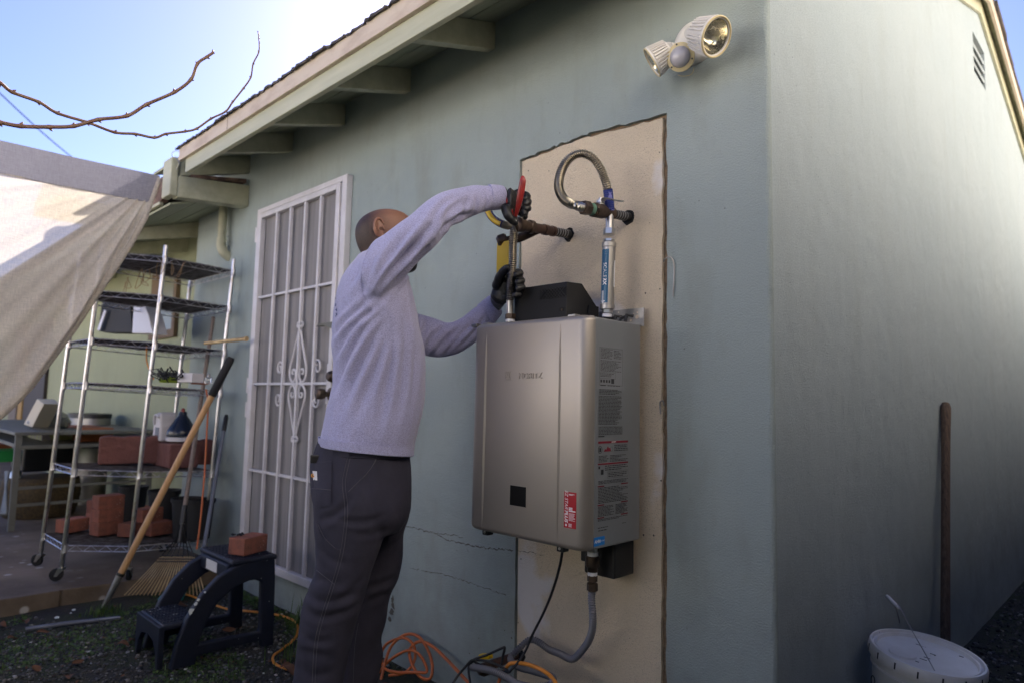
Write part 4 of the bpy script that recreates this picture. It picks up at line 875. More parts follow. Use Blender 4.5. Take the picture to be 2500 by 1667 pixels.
# label wrapped on the left front of the cartridge
view = (CAM-at(675)); view = (view-fa*view.dot(fa)).normalized(); rt = fa.cross(view).normalized()   # rt points to the viewer's right
def cyl(phi, h, r=.0210): return o_+fa*h+(view*math.cos(phi)+rt*math.sin(phi))*r
sg = 1 if rt.dot(RM @ Vector((1, 0, 0))) > 0 else -1
q = MB(); n = 12; ph0, ph1 = R(-88)*sg, R(2)*sg; vs = []
for i in range(n+1):
    ph = ph0+(ph1-ph0)*i/n; vs += [cyl(ph, .020), cyl(ph, Lf-.026)]
q.add(vs, [(2*i, 2*i+2, 2*i+3, 2*i+1) for i in range(n)]); lb = q.build("filter_label", 'bluelab', fc, smooth=True)
def wrap_text(q, txt, size, hc, phc, bold=0.0, r=.0213):
    V, F = text_mesh(txt, size, bold=bold); q.add([cyl(phc*sg+sg*(b_)/.021, hc-a_, r) for a_, b_, _ in V], F)
q = MB(); wrap_text(q, "SCALE", .0165, Lf*.57, R(-32)); wrap_text(q, "RX", .0165, Lf*.405, R(-32), .0006)
hs = lambda u, v: cyl(R(-46)*sg+sg*u/.021, Lf*.06+v, .02125)
q.add([hs(-.0085, .014), hs(0, 0), hs(.0085, .014), hs(.0035, .014), hs(.0035, .045), hs(-.0035, .045), hs(-.0035, .014)], [(0, 1, 2, 3, 6), (3, 4, 5, 6)])
tinylines_ = None
for k in range(5): q.add([cyl(R(-30)*sg, Lf*.80+k*.006), cyl(R(-14)*sg, Lf*.80+k*.006), cyl(R(-14)*sg, Lf*.80+k*.006+.003), cyl(R(-30)*sg, Lf*.80+k*.006+.003)], [(0, 1, 2, 3)])
q.build("label_lettering", 'whitep', lb)
q = MB(); vs = []; 
for i in range(7):
    ph = (R(52)+R(30)*i/6)*sg; vs += [cyl(ph, Lf*.33, .0216), cyl(ph, Lf*.72, .0216)]
q.add(vs, [(2*i, 2*i+2, 2*i+3, 2*i+1) for i in range(6)]); q.build("paper_tag", 'whitep', fc, smooth=True)
q = MB(); q.lathe(at(771), fa, [(-.004, .0155), (.005, .0155)], 18); q.build("thread_tape", 'teflon', rp_, smooth='auto')

# ================================================================== BELOW THE HEATER
jb = A(1440, 1340, -.17)
q = MB(); jx0 = A(1426, 1380, -.12).x; jx1 = A(1531, 1380, -.06).x; jzb = A(1500, 1417, -.12).z
q.box(-1.318, -1.205, -.125, -.02, jzb+.004, HZ0); tag(q.build("condensate_box", 'black', wh, bevel=.006), "black box under the heater")
q = MB(); q.box(-1.352, -1.318, -.10, -.03, jzb+.03, HZ0); q.build("condensate_box", 'black', wh, bevel=.004)
gl = thing("drain_conduit", "grey corrugated conduit dropping from the heater and snaking along the wall base", "conduit", (-1.3, -.17, .6))
yc = -.165
def cA(px, py, y=yc): return A(px, py, y)
q = MB(); t_ = cA(1447, 1345); q.lathe(Vector((t_.x, yc, HZ0+.003)), (0, 0, -1), [(0, .017), (.012, .0175), (.020, .0145), (.030, .0145)], 18); q.build("pipe_nipple", 'chromef', gl, smooth='auto')
q = MB(); tz = HZ0-.026; q.lathe(Vector((t_.x, yc, tz)), (0, 0, -1), [(0, .0165), (.012, .0165)], 18); q.lathe(Vector((t_.x, yc, tz-.058)), (0, 0, -1), [(0, .0145), (.010, .0145)], 18); q.build("thread_tape", 'teflon', gl, smooth='auto')
q = MB(); q.lathe(Vector((t_.x, yc, tz-.011)), (0, 0, -1), [(0, .017), (.003, .021), (.03, .021), (.034, .017), (.046, .016)], 18); q.build("coupling", 'brass', gl, smooth='auto')
q = MB(); hexnut(q, (t_.x, yc, tz-.066), (0, 0, -1), .0155, .020); hexnut(q, (t_.x, yc, tz-.089), (0, 0, -1), .0165, .024); q.build("hex_nut", 'brass', gl)
ctop = Vector((t_.x, yc, tz-.11))
cpts = [ctop]+[cA(px, py, y) for px, py, y in ((1444, 1460, -.16), (1447, 1500, -.15), (1446, 1535, -.13), (1436, 1565, -.11), (1418, 1590, -.10), (1402, 1606, -.095), (1388, 1606, -.09), (1365, 1594, -.08), (1340, 1584, -.07), (1318, 1568, -.07), (1300, 1560, -.075), (1285, 1565, -.085), (1264, 1585, -.11), (1248, 1602, -.13), (1250, 1615, -.15), (1270, 1628, -.17), (1300, 1636, -.18), (1330, 1645, -.19), (1350, 1655, -.21), (1340, 1672, -.24), (1300, 1676, -.26), (1262, 1668, -.26), (1240, 1655, -.25), (1205, 1638, -.25), (1170, 1630, -.24), (1152, 1628, -.22))]
q = MB(); corrug(q, cpts, .0100, .0078, .17, 12); q.build("corrugated_tube", 'greycond', gl, smooth='auto')
pc = thing("black_cable", "thin black power cord hanging from the heater and tangled on the wall base", "cord", (-1.4, -.2, .6))
pts = [A(px, py, y) for px, py, y in ((1373, 1345, -.262), (1368, 1375, -.255), (1356, 1420, -.24), (1340, 1465, -.21), (1322, 1505, -.18), (1300, 1548, -.17), (1284, 1585, -.18), (1268, 1612, -.20), (1250, 1632, -.22), (1240, 1640, -.22), (1212, 1634, -.21), (1180, 1625, -.20), (1160, 1615, -.20), (1158, 1608, -.20), (1190, 1597, -.20), (1225, 1581, -.19), (1232, 1581, -.19), (1228, 1600, -.19), (1223, 1630, -.20))]
q = MB(); q.tube(spline(pts, 7), .0042, 8); q.build("cord", 'black', pc, smooth='auto')
q = MB(); q.tube(spline([A(px, py, y) for px, py, y in ((1240, 1636, -.21), (1215, 1622, -.21), (1185, 1612, -.21), (1160, 1611, -.215), (1146, 1622, -.22), (1144, 1640, -.23), (1148, 1668, -.25))], 7), .0042, 8); q.build("cord", 'black', pc, smooth='auto')
q = MB(); q.tube(spline([A(px, py, y) for px, py, y in ((1162, 1610, -.22), (1150, 1612, -.23), (1135, 1628, -.26), (1118, 1648, -.28), (1105, 1668, -.30))], 7), .0042, 8); q.build("cord", 'black', pc, smooth='auto')
gp = thing("gas_stub_valve", "rusty pipe stub with a yellow valve behind tangled black cord at the wall base", "pipe", (-1.7, -.05, .23))
q = MB(); s0_ = A(1262, 1598, .002); s1_ = A(1200, 1622, -.10); q.tube([s0_, s0_.lerp(s1_, .6), s1_], [.014, .015, .017], 12); q.build("pipe_stub", 'copper', gp, smooth='auto')
q = MB(); q.lathe(s1_+Vector((.01, 0, 0)), (s1_-s0_), [(0, .018), (.02, .022), (.045, .022), (.06, .012)], 12); q.build("valve_body", 'brass', gp, smooth='auto')
q = MB(); p = A(1186, 1601, -.115); q.obox(p, (.022, .004, .004), (0, .012, 0), (-.001, 0, .008)); q.build("valve_lever", 'yellow', gp, bevel=.004)
q = MB(); p = A(1270, 1598, .0035); q.add([(p.x+.024*math.cos(a*.628)*random.Random(a).uniform(.8, 1.2), .0032, p.z+.026*math.sin(a*.628)*random.Random(a+7).uniform(.8, 1.2)) for a in range(10)], [tuple(range(10))]); q.build("wall_hole", 'dark', gp)
# orange cords
def gz0p(px, py, dz=.008): return G(px, py, dz)
oc = [A(930, 1660, -.14), A(945, 1600, -.10), A(960, 1570, -.07), A(990, 1548, -.05), A(1020, 1552, -.05), A(1042, 1580, -.05), A(1055, 1620, -.06), A(1050, 1655, -.08), A(1025, 1650, -.09), A(1005, 1618, -.08), A(1000, 1588, -.06), A(1015, 1568, -.05), A(1035, 1566, -.045), A(1060, 1580, -.045), A(1090, 1608, -.05), A(1120, 1640, -.06), A(1150, 1672, -.08)]
q = MB(); q.tube(spline(oc, 8), .0062, 9); co = q.build("extension_cord", 'orange', smooth='auto'); tag(co, "bright orange extension cord coiled in loops against the wall beside the man", "cord")
oc = [A(925, 1640, -.12), A(950, 1612, -.10), A(985, 1590, -.08), A(1010, 1588, -.07), A(1030, 1605, -.07), A(1042, 1638, -.075), A(1015, 1640, -.10), A(970, 1640, -.12), A(940, 1630, -.12), A(930, 1600, -.09), A(945, 1570, -.07), A(985, 1556, -.06), A(1010, 1575, -.055), A(1012, 1610, -.06), A(990, 1640, -.10), A(950, 1648, -.13)]
q = MB(); q.tube(spline(oc, 8), .0058, 9); co = q.build("extension_cord", 'orange', smooth='auto'); tag(co, "orange cord with a second tangled loop low behind the man's leg", "cord")
oc = [A(1232, 1634, -.20), A(1244, 1620, -.20), A(1262, 1617, -.20), A(1290, 1621, -.20), A(1320, 1633, -.21), A(1345, 1650, -.22), A(1362, 1675, -.24)]
q = MB(); q.tube(spline(oc, 8), .0062, 9); co = q.build("extension_cord", 'orange2', smooth='auto'); tag(co, "yellow orange cord arching over the grey conduit below the heater", "cord")
oc = [A(1236, 1634, -.20), A(1224, 1645, -.2), A(1216, 1670, -.21)]
q = MB(); q.tube(spline(oc, 6), .0058, 8); co = q.build("cord", 'orange', pc, smooth='auto')
# ground cord behind the stool
gc = [G(440, 1452), G(470, 1462), G(515, 1475), G(560, 1490), G(600, 1498), G(650, 1500), G(700, 1508), G(725, 1530), G(722, 1560), G(690, 1585), G(668, 1605), G(668, 1625), G(690, 1632), G(715, 1640), G(735, 1650)]
q = MB(); q.tube(spline([p+Vector((0, 0, .010+.006*math.sin(i*1.9))) for i, p in enumerate(gc)], 8), .0055, 8); co = q.build("ground_cord", 'orange2', smooth='auto'); tag(co, "orange cord lying across the gravel behind the dark step stool", "cord")
# shelf cord
# ================================================================== SECURITY LIGHT
bp_ = A(1690, 128, -.0); LB = Vector((bp_.x, 0, bp_.z))
lt = thing("security_light", "white twin head motion security light with ribbed lamps high on the wall", "outdoor light", LB)
q = MB(); cL = A(1695, 105, -.01); q.lathe(Vector((cL.x, 0, cL.z)), (0, -1, 0), [(0, .068), (.012, .068), (.024, .063), (.034, .050), (.038, .03), (.039, 0)], 40); q.build("base_plate", 'lamp_white', lt, smooth='auto')
q = MB(); q.tube(spline([Vector((cL.x+.02, -.03, cL.z)), Vector((cL.x+.02, -.065, cL.z+.002)), A(1718, 80, -.10)], 5), .020, 14)
q.tube(spline([Vector((cL.x-.02, -.03, cL.z-.02)), Vector((cL.x-.035, -.06, cL.z-.028)), A(1630, 118, -.10)], 5), .017, 14); q.build("swivel_arm", 'lamp_white', lt, smooth='auto')
def lamp(bk, fr_, r1, r0, label):
    """ribbed cup from back point to front rim"""
    d = (fr_-bk); L_ = d.length; d.normalize()
    q = MB(); q.lathe(bk, d, [(0, .002), (.001, r0*.9), (.006, r0), (L_*.86, r1*.88), (L_*.9, r1), (L_, r1), (L_, r1*.86), (L_*.93, r1*.84)], 40, cap=False)
    hd_ = tag(q.build("lamp_head", 'lamp_white', lt, smooth='auto'), label)
    u = d.cross(Vector((0, 0, 1))).normalized(); v = d.cross(u); q = MB(); nf = 30
    for i in range(nf):
        a = 2*math.pi*i/nf; e = u*math.cos(a)+v*math.sin(a); t_ = d.cross(e)*.0016
        P = [bk+d*.008+e*(r0*.95), bk+d*(L_*.86)+e*(r1*.88), bk+d*(L_*.87)+e*(r1*1.01), bk+d*.006+e*(r0*1.20)]
        q.add([p-t_ for p in P]+[p+t_ for p in P], [(0, 1, 2, 3), (7, 6, 5, 4), (0, 4, 5, 1), (1, 5, 6, 2), (2, 6, 7, 3), (3, 7, 4, 0)])
    q.build("cooling_fins", 'lamp_white', hd_)
    q = MB(); q.lathe(bk+d*(L_*.30), d, [(0, .002), (.004, r1*.25), (.016, r1*.52), (.03, r1*.72), (L_*.62, r1*.84)], 30, cap=False); q.build("reflector", 'reflector', hd_, smooth=True)
    q = MB(); q.lathe(bk+d*(L_*.94), d, [(0, r1*.855), (.002, r1*.855)], 30); q.build("lens", M['lens'], hd_, smooth='auto')
    q = MB(); q.tube([bk+d*L_+(u*math.cos(i*.196)+v*math.sin(i*.196))*r1*.955 for i in range(32)], r1*.055, 8, closed=True); q.build("lens_ring", 'lamp_yellow', hd_, smooth='auto')

fr1 = A(1745, 92, -.165); bk1 = A(1706, 82, -.105)
def cdir(x, y, z, p):
    v_ = (CAM-p).normalized(); r_ = RM @ Vector((1, 0, 0)); r_ = (r_-v_*r_.dot(v_)).normalized(); u_ = v_.cross(r_); return (r_*x+u_*y+v_*z).normalized()
f1_ = A(1749, 91, -.135); d1_ = cdir(.71, -.11, .69, f1_); lamp(f1_-d1_*.078, f1_, .0555, .038, "right lamp head with clear bright reflector")
f2_ = A(1592, 154, -.125); d2_ = cdir(-.80, -.55, .16, f2_); lamp(f2_-d2_*.062, f2_, .048, .032, "left lamp head turned away")
q = MB(); sc_ = A(1661, 140, -.115); dn = (Vector((.25, -1, -.38))).normalized()
q.lathe(sc_-dn*.030, dn, [(0, .026), (.018, .035), (.022, .041), (.030, .041), (.033, .032), (.0335, .0)], 34); sn = q.build("motion_sensor", 'lamp_yellow', lt, smooth='auto')
q = MB(); q.lathe(sc_+dn*.0015, dn, [(0, .0305), (.006, .0295), (.014, .024), (.019, .014), (.021, .001)], 30); q.build("sensor_dome", 'sensor', sn, smooth='auto')
u = dn.cross(Vector((0, 0, 1))).normalized(); v = dn.cross(u); q = MB()
for a in (40, 160, 280): q.lathe(sc_+dn*.0025+(u*math.cos(R(a))+v*math.sin(R(a)))*.0365, dn, [(0, .0028), (.0012, .0028)], 8)
q.build("sensor_screws", 'blackp', sn)
q = MB(); q.tube([A(1672, 128, -.06), sc_-dn*.02], .012, 10); q.build("sensor_arm", 'lamp_white', lt, smooth='auto')
q = MB(); q.tube(spline([A(1655, 184, -.003), A(1668, 187, -.004), A(1685, 184, -.004), A(1692, 176, -.006), A(1694, 166, -.01)], 5), .0012, 5); q.build("loose_wire", 'lamp_yellow', lt)
# wire hooks on the edge of the patch
def hook(pts, name_label):
    q = MB(); q.tube(spline(pts, 6), .0022, 6); o = q.build("wire_hook", 'galv', smooth='auto'); tag(o, name_label, "hook")
hook([A(1620, 640, -.006), A(1622, 634, -.010), A(1632, 628, -.012), A(1641, 633, -.010), A(1646, 655, -.006), A(1643, 725, -.005)], "bent wire hook on the right edge of the bare patch above heater level")
hook([A(1613, 1010, -.002), A(1611, 985, -.004), A(1614, 978, -.006), A(1619, 979, -.006), A(1621, 990, -.003)], "small bent wire hook on the patch edge beside the heater side")
# ================================================================== RIGHT SIDE: handle and bucket
h0 = B(2309, 1560, XC+.045); h1 = B(2309, 985, XC+.012)
hh = Vector((XC+.06, 1.62, .0)); tp_ = B(2309, 984, XC+.020); lo = B(2308, 1536, XC+.05); base = lo+(lo-tp_)*(lo.z/(tp_.z-lo.z))
P = [base.lerp(tp_, t) for t in (0, .3, .6, .8, .9, .955, .985, 1)]
q = MB(); q.tube(P, [.026, .0245, .024, .0245, .0265, .029, .029, .021], 16, flat=(1.0, .72)); tag(q.build("tool_handle", 'oldwood', smooth='auto'), "weathered grey wooden tool handle leaning on the dark end wall", "tool handle")
BK = G(2262, 1583, .375)-Vector((.12, -.04, 1)).normalized()*.37; BK.z = 0
bk = thing("bucket", "dirty white plastic bucket with a snapped on lid by the end wall", "bucket", (BK.x, BK.y, 0))
tilt = Vector((.12, -.04, 1)).normalized()
def bq(prof, n=48): q = MB(); q.lathe(BK, tilt, prof, n); return q
S_b = 1.0
bq([(.0, .128), (.30, .146), (.302, .152), (.308, .152), (.310, .1465), (.325, .147), (.327, .153), (.333, .153), (.335, .148), (.352, .149)]).build("bucket_body", 'bucket', bk, smooth='auto')
q = bq([(.340, .152), (.334, .1600), (.345, .1630), (.364, .1615), (.371, .1575), (.371, .1520), (.361, .1495), (.359, .1455), (.366, .1430), (.366, .1385), (.356, .1350), (.3565, .002)])
lid = q.build("lid", 'bucket', bk, smooth='auto')
uu = tilt.cross(Vector((0, 1, 0))).normalized(); vv = tilt.cross(uu).normalized()
q = MB(); q.lathe(BK+tilt*.357+uu*.0-RM @ Vector((.075, 0, 0))*1.0+Vector((0, .0, 0)), tilt, [(0, .040), (.008, .039), (.011, .036), (.011, .002)], 26); q.build("pour_cap", 'bucket', lid, smooth='auto')
q = MB()
for i in range(16):
    a = 2*math.pi*i/16+.1; e = uu*math.cos(a)+vv*math.sin(a); t_ = tilt.cross(e); q.obox(BK+tilt*.352+e*.1615, t_*.0022, tilt*.010, e*.0016)
q.build("tear_notch", 'blackp', lid)
q = MB(); rr = random.Random(3)
for i in range(7):
    a = rr.uniform(0, 6.28); r_ = rr.uniform(.02, .13); c_ = BK+tilt*.3595+(uu*math.cos(a)+vv*math.sin(a))*r_; q.obox(c_, uu*rr.uniform(.002, .010), vv*rr.uniform(.0008, .0025), tilt*.0004)
q.build("lid_grime", 'blackp', lid)
ea = BK+tilt*.30; e1 = ea-uu*.15; e2 = ea+uu*.15
pA = B(2262, 1510, BK.x+.0) if False else None
top_ = onplane(2184, 1462, BK+Vector((0, 0, .3)), (CAM-BK).normalized())
q = MB(); near = onplane(2296, 1662, BK+Vector((.0, -.15, .3)), (CAM-BK).normalized()); far = onplane(2197, 1520, BK+Vector((0, .12, .3)), (CAM-BK).normalized())
q.tube(spline([near, onplane(2262, 1600, BK+Vector((0, -.14, .3)), (CAM-BK).normalized()), onplane(2222, 1530, BK+Vector((0, -.10, .3)), (CAM-BK).normalized()), onplane(2197, 1482, BK+Vector((0, -.06, .3)), (CAM-BK).normalized()), onplane(2180, 1468, BK+Vector((0, .02, .3)), (CAM-BK).normalized()), onplane(2190, 1490, BK+Vector((0, .09, .3)), (CAM-BK).normalized()), far], 7), .0017, 6); q.build("bail_wire", 'galv', bk, smooth='auto')
q = MB(); ga = onplane(2165, 1453, BK+Vector((0, .02, .3)), (CAM-BK).normalized()); gb = onplane(2195, 1483, BK+Vector((0, -.05, .3)), (CAM-BK).normalized()); q.tube([ga, ga.lerp(gb, .1), ga.lerp(gb, .9), gb], [.004, .0055, .0055, .0045], 10); q.build("bail_grip", 'bucket', bk, smooth='auto')
# maker's round stamp and cup print on the bucket's flank
q = MB(); dv = (CAM-BK); dv.z = 0; dv.normalize(); sd_ = Vector((-dv.y, dv.x, 0)); e = (dv*.35-sd_*.94).normalized() if sd_.dot(RM @ Vector((1, 0, 0))) > 0 else (dv*.35+sd_*.94).normalized()
q.tube([BK+tilt*.262+e*.1475+(tilt*math.sin(i*.45)+tilt.cross(e)*math.cos(i*.45))*.016 for i in range(14)], .0012, 5, closed=True); q.build("round_stamp", 'blackp', bk)
# ================================================================== CORNER SHELF
SH = [(-4.834, -.83), (-4.389, -.819), (-4.203, -.54), (-4.191, -.14), (-4.855, -.155)]
SZ = [1.853, 1.621, 1.344, 1.093, .609, .199]
TX, TY = -.0026, .0445
def shp(x, y, z):
    """point in the shelf's own upright frame -> world (the whole rack leans slightly)"""
    return Vector((x+TX*z, y+TY*z, .08-TX*(x+4.5)-TY*(y+.5)+z))
def onshelf(px, py, k, dz=.004):
    """point of the top surface of shelf level k (0 = top one) under a photo position"""
    z = SZ[k]+dz; n = Vector((-TX*0-TX, -TY*0-TY, 1)).normalized()
    a_, b2, c_ = shp(-4.8, -.5, z), shp(-4.2, -.5, z), shp(-4.5, -.1, z); nn = (b2-a_).cross(c_-a_).normalized()
    return onplane(px, py, a_, nn)
rack = thing("wire_shelf", "tall chrome five sided corner wire shelf on casters by the wall", "shelf rack", shp(-4.5, -.5, 0))
post0 = MB(); P0 = [Vector((0, 0, .10)), Vector((TX*1.80, TY*1.80, 1.90))]
def post_mesh():
    q = MB(); prof = []
    L_ = 1.82; z = 0
    while z < L_:
        prof += [(z, .0122), (z+.0235, .0122), (z+.0242, .0112), (z+.0250, .0112)]; z += .0254
    prof += [(L_, .0122), (L_+.004, .010), (L_+.005, .001)]
    q.lathe((0, 0, .085), (TX, TY, 1), prof, 14); return q
p0 = post_mesh().build("post", 'chrome', rack, smooth='auto')
for i, (x, y) in enumerate(SH):
    s = p0 if i == 0 else copy_of(p0, rack); s.location = shp(x, y, 0)
def cas_mesh():
    q = MB(); q.tube([(0, 0, .10), (0, 0, .070)], .009, 8); q.box(-.017, .017, -.013, .013, .064, .070)
    q.prism([(-.016, -.020, .066), (-.016, .014, .066), (-.016, .030, .026), (-.016, .016, .026)], (.003, 0, 0)); q.prism([(.013, -.020, .066), (.013, .014, .066), (.013, .030, .026), (.013, .016, .026)], (.003, 0, 0)); return q
c0m = cas_mesh().build("caster", 'chromef', rack); q = MB(); q.lathe((-.011, .022, .034), (1, 0, 0), [(0, .026), (.003, .034), (.019, .034), (.022, .026)], 20); w0m = q.build("wheel", 'blackmatte', None, smooth='auto')
w0m.parent = c0m
for i, (x, y) in enumerate(SH):
    ang = (2.2, 2.6, 1.0, 4.0, .4)[i]
    s = c0m if i == 0 else copy_of(c0m, rack); s.location = shp(x, y, 0); s.rotation_euler = (0, 0, ang)
    if i:
        w = w0m.copy(); COL.objects.link(w); w.parent = s
# one tier: double rim with zigzag truss, dense mat wires, corner collars
def tier_mesh():
    q = MB(); n = 5; C_ = Vector((-4.52, -.46, 0))
    P = [Vector((x, y, 0)) for x, y in SH]
    for i in range(n):
        a, b_ = P[i], P[(i+1) % n]; d = (b_-a).normalized(); a2, b2 = a+d*.016, b_-d*.016
        q.tube([a2, b2], .0032, 6); q.tube([a2+Vector((0, 0, -.030)), b2+Vector((0, 0, -.030))], .0032, 6)
        m_ = int((b2-a2).length/.036); pts = []
        for k in range(m_+1): pts.append(a2.lerp(b2, k/m_)+Vector((0, 0, -.0 if k % 2 else -.030)))
        q.tube(pts, .0020, 5)
    for i in range(n): q.lathe(P[i]+Vector((0, 0, -.038)), (0, 0, 1), [(0, .0175), (.012, .0155), (.044, .0148)], 14)
    rimq = q; q = MB()
    def yr(xv):
        ys = []
        for i in range(n):
            a, b_ = P[i], P[(i+1) % n]
            if (a.x-xv)*(b_.x-xv) < 0: ys.append(a.y+(b_.y-a.y)*(xv-a.x)/(b_.x-a.x))
        return (min(ys), max(ys)) if len(ys) > 1 else None
    x = -4.825
    while x < -4.2:
        r_ = yr(x)
        if r_: q.tube([(x, r_[0], .0032), (x, r_[1], .0032)], .0016, 4, cap=False)
        x += .0125
    for yv in (-.70, -.48, -.30):
        q.tube([(-4.845, yv, -.0015), (-4.20 if yv > -.54 else -4.31, yv, -.0015)], .0028, 5)
    return rimq, q
tm, tw = tier_mesh(); sm_ = tm.build("shelf_tier", 'rimwire', rack, smooth='auto'); mw_ = tw.build("mat_wires", 'wire_dark', None, smooth='auto', fix=False); mw_.parent = sm_
for k, z in enumerate(SZ):
    s = sm_ if k == 0 else copy_of(sm_, rack)
    if k: w = mw_.copy(); COL.objects.link(w); w.parent = s
    # shear the flat tier into the leaning rack by a tiny rotation
    s.rotation_euler = (-TY, -TX*-1, 0); o_ = shp(-4.5, -.5, z); rot = Matrix.Rotation(-TY, 3, 'X')
    s.location = o_-rot @ Vector((-4.5, -.5, 0))

# ---- things on the rack
brick_me = {}
def brick_mesh(L_=.146, W_=.094, H_=.076, seed=0, name="brick", m='brick'):
    key = (L_, W_, H_, seed)
    q = MB(); q.box(-L_/2, L_/2, -W_/2, W_/2, 0, H_); o = q.build(name, m, None, bevel=.005, seg=2)
    return bake_obj(o)
b_src = brick_mesh(); first_b = [True]
def put_brick(p, rz, label, group=None, tip=(0, 0)):
    if first_b[0]: o = b_src; first_b[0] = False
    else: o = b_src.copy(); COL.objects.link(o)
    o.location = p; o.rotation_euler = (tip[0], tip[1], rz); tag(o, label, "brick", group); return o
GB = "red paver bricks on the lowest shelf"
up = Vector((0, 0, .0765))
e1 = onshelf(150, 1300, 5); put_brick(e1+Vector((-.03, .06, 0)), R(115), "red brick lying at the far left end of the lowest shelf", GB)
e2 = onshelf(196, 1290, 5)+Vector((-.12, .14, .0)); put_brick(e2, R(100), "red brick seen behind, between the left brick and the three high stack, bottom one", GB); put_brick(e2+up, R(108), "red brick seen behind, between the left brick and the three high stack, upper one", GB)
st3 = onshelf(238, 1308, 5)+Vector((-.045, .055, 0))
put_brick(st3, R(106), "bottom brick of the three high stack on the lowest shelf", GB); put_brick(st3+up, R(103), "middle brick of the three high stack on the lowest shelf", GB); put_brick(st3+up*2+Vector((.004, .0, 0)), R(98), "topmost brick of the three high stack on the lowest shelf", GB)
e4 = onshelf(305, 1310, 5)+Vector((-.04, .055, 0)); put_brick(e4, R(120), "red brick standing just left of the front right shelf post", GB)
e5 = onshelf(350, 1308, 5)+Vector((-.02, .085, 0)); put_brick(e5, R(104), "red brick standing just right of the front right shelf post", GB); put_brick(e5+up+Vector((-.06, -.045, 0)), R(112), "single red brick lying on top of the two beside the front right post", GB)
e6 = onshelf(285, 1275, 5)+Vector((-.15, .15, 0)); put_brick(e6, R(100), "red brick half hidden behind the three high stack to its right", GB)
# brick on the stool comes with the stool below
# retaining wall blocks on the fifth tier
def rblock(p, L_, W_, H_, rz, label, seed):
    q = MB(); rr = random.Random(seed); n = 12; poly = []
    for i in range(n+1):
        t = i/n; poly.append((-L_/2+L_*t, -W_/2, H_+.010*abs(math.sin(t*math.pi*3))-.006+rr.uniform(-.002, .002)))
    poly = [(-L_/2, -W_/2, 0)]+poly[::1]+[(L_/2, -W_/2, 0)]
    q.prism([(a, b_, c_) for a, b_, c_ in poly], (0, W_, 0)); o = q.build("retaining_block", 'block', None, bevel=.009, seg=2); o.location = p; o.rotation_euler = (0, 0, rz)
    tag(o, label, "block", "red retaining blocks on the second lowest shelf"); return o
ra_ = R(58)
k1 = onshelf(318, 1131, 4)+Vector((-.05, .06, 0)); k2 = onshelf(452, 1131, 4)+Vector((-.08, .06, 0))
pA_, pB_ = onshelf(237, 1131, 4), onshelf(405, 1133, 4); pC_ = onshelf(408, 1134, 4); pD_ = onshelf(520, 1136, 4)
def along(a, b_, W_, H_, label, seed):
    d = b_-a; rz = math.atan2(d.y, d.x); nrm = Vector((-math.sin(rz), math.cos(rz), 0)); return rblock((a+b_)/2+nrm*W_/2+Vector((0, 0, .002)), d.length*.985, W_, H_, rz, label, seed)
along(pA_, pB_, .10, .165, "long scalloped red block on the left of the second lowest shelf", 1)
along(pC_, pD_, .10, .155, "red scalloped block on the right of the second lowest shelf", 2)
def jug(name, label, cat, p, prof, m, n=24, ax=(0, 0, 1)):
    t = thing(name, label, cat, p); q = MB(); q.lathe(p, ax, prof, n); q.build("body", m, t, smooth='auto'); return t
pj = onshelf(398, 1095, 4); pj = Vector((-4.56, -.24, shp(-4.56, -.24, SZ[4]).z+.15))
stand = MB(); stand.obox((-4.47, -.24, shp(-4.5, -.24, SZ[4]).z+.073), (.16, 0, 0), (0, .085, 0), (0, 0, .072)); o = stand.build("retaining_block", 'block', bevel=.008); tag(o, "red block at the back that the two jugs stand on", "block", "red retaining blocks on the second lowest shelf")
pj = A(403, 1075, -.27); t = thing("white_jug", "white plastic jug with a moulded handle behind the red blocks", "jug", pj)
q = MB(); q.add([], []); q.prism([pj+Vector((dx, -.055, dz)) for dx, dz in ((-.075, 0), (-.070, .10), (-.045, .155), (-.020, .175), (.03, .180), (.055, .165), (.058, .12), (.068, .09), (.07, 0))], (0, .10, 0)); q.build("body", 'whitejug', t, bevel=.014, seg=3)
q = MB(); q.tube(spline([pj+Vector((-.035, -.058, .10)), pj+Vector((-.028, -.062, .15)), pj+Vector((.01, -.062, .162)), pj+Vector((.045, -.060, .150))], 5), .008, 8); q.build("handle", 'whitejug', t, smooth='auto'); q = MB(); q.box(pj.x-.02, pj.x+.05, pj.y-.057, pj.y-.0555, pj.z+.02, pj.z+.085); q.build("label_patch", 'bluegrey', t)
pk = A(443, 1063, -.22); t = thing("dark_jug", "dark blue cone shaped jug with a red cap on the second lowest shelf", "jug", pk)
q = MB(); q.lathe(pk+Vector((0, 0, -.03)), (0, 0, 1), [(0, .088), (.025, .088)], 28); q.build("white_base", 'whitejug', t, smooth='auto')
q = MB(); q.lathe(pk, (0, 0, 1), [(0, .086), (.02, .087), (.04, .080), (.10, .045), (.125, .026), (.145, .024), (.15, .022)], 28); q.build("body", 'darkjug', t, smooth='auto'); q = MB(); q.lathe(pk+Vector((0, 0, .15)), (0, 0, 1), [(0, .012), (.012, .012), (.022, .006)], 12); q.build("cap", 'redgrip', t, smooth='auto')
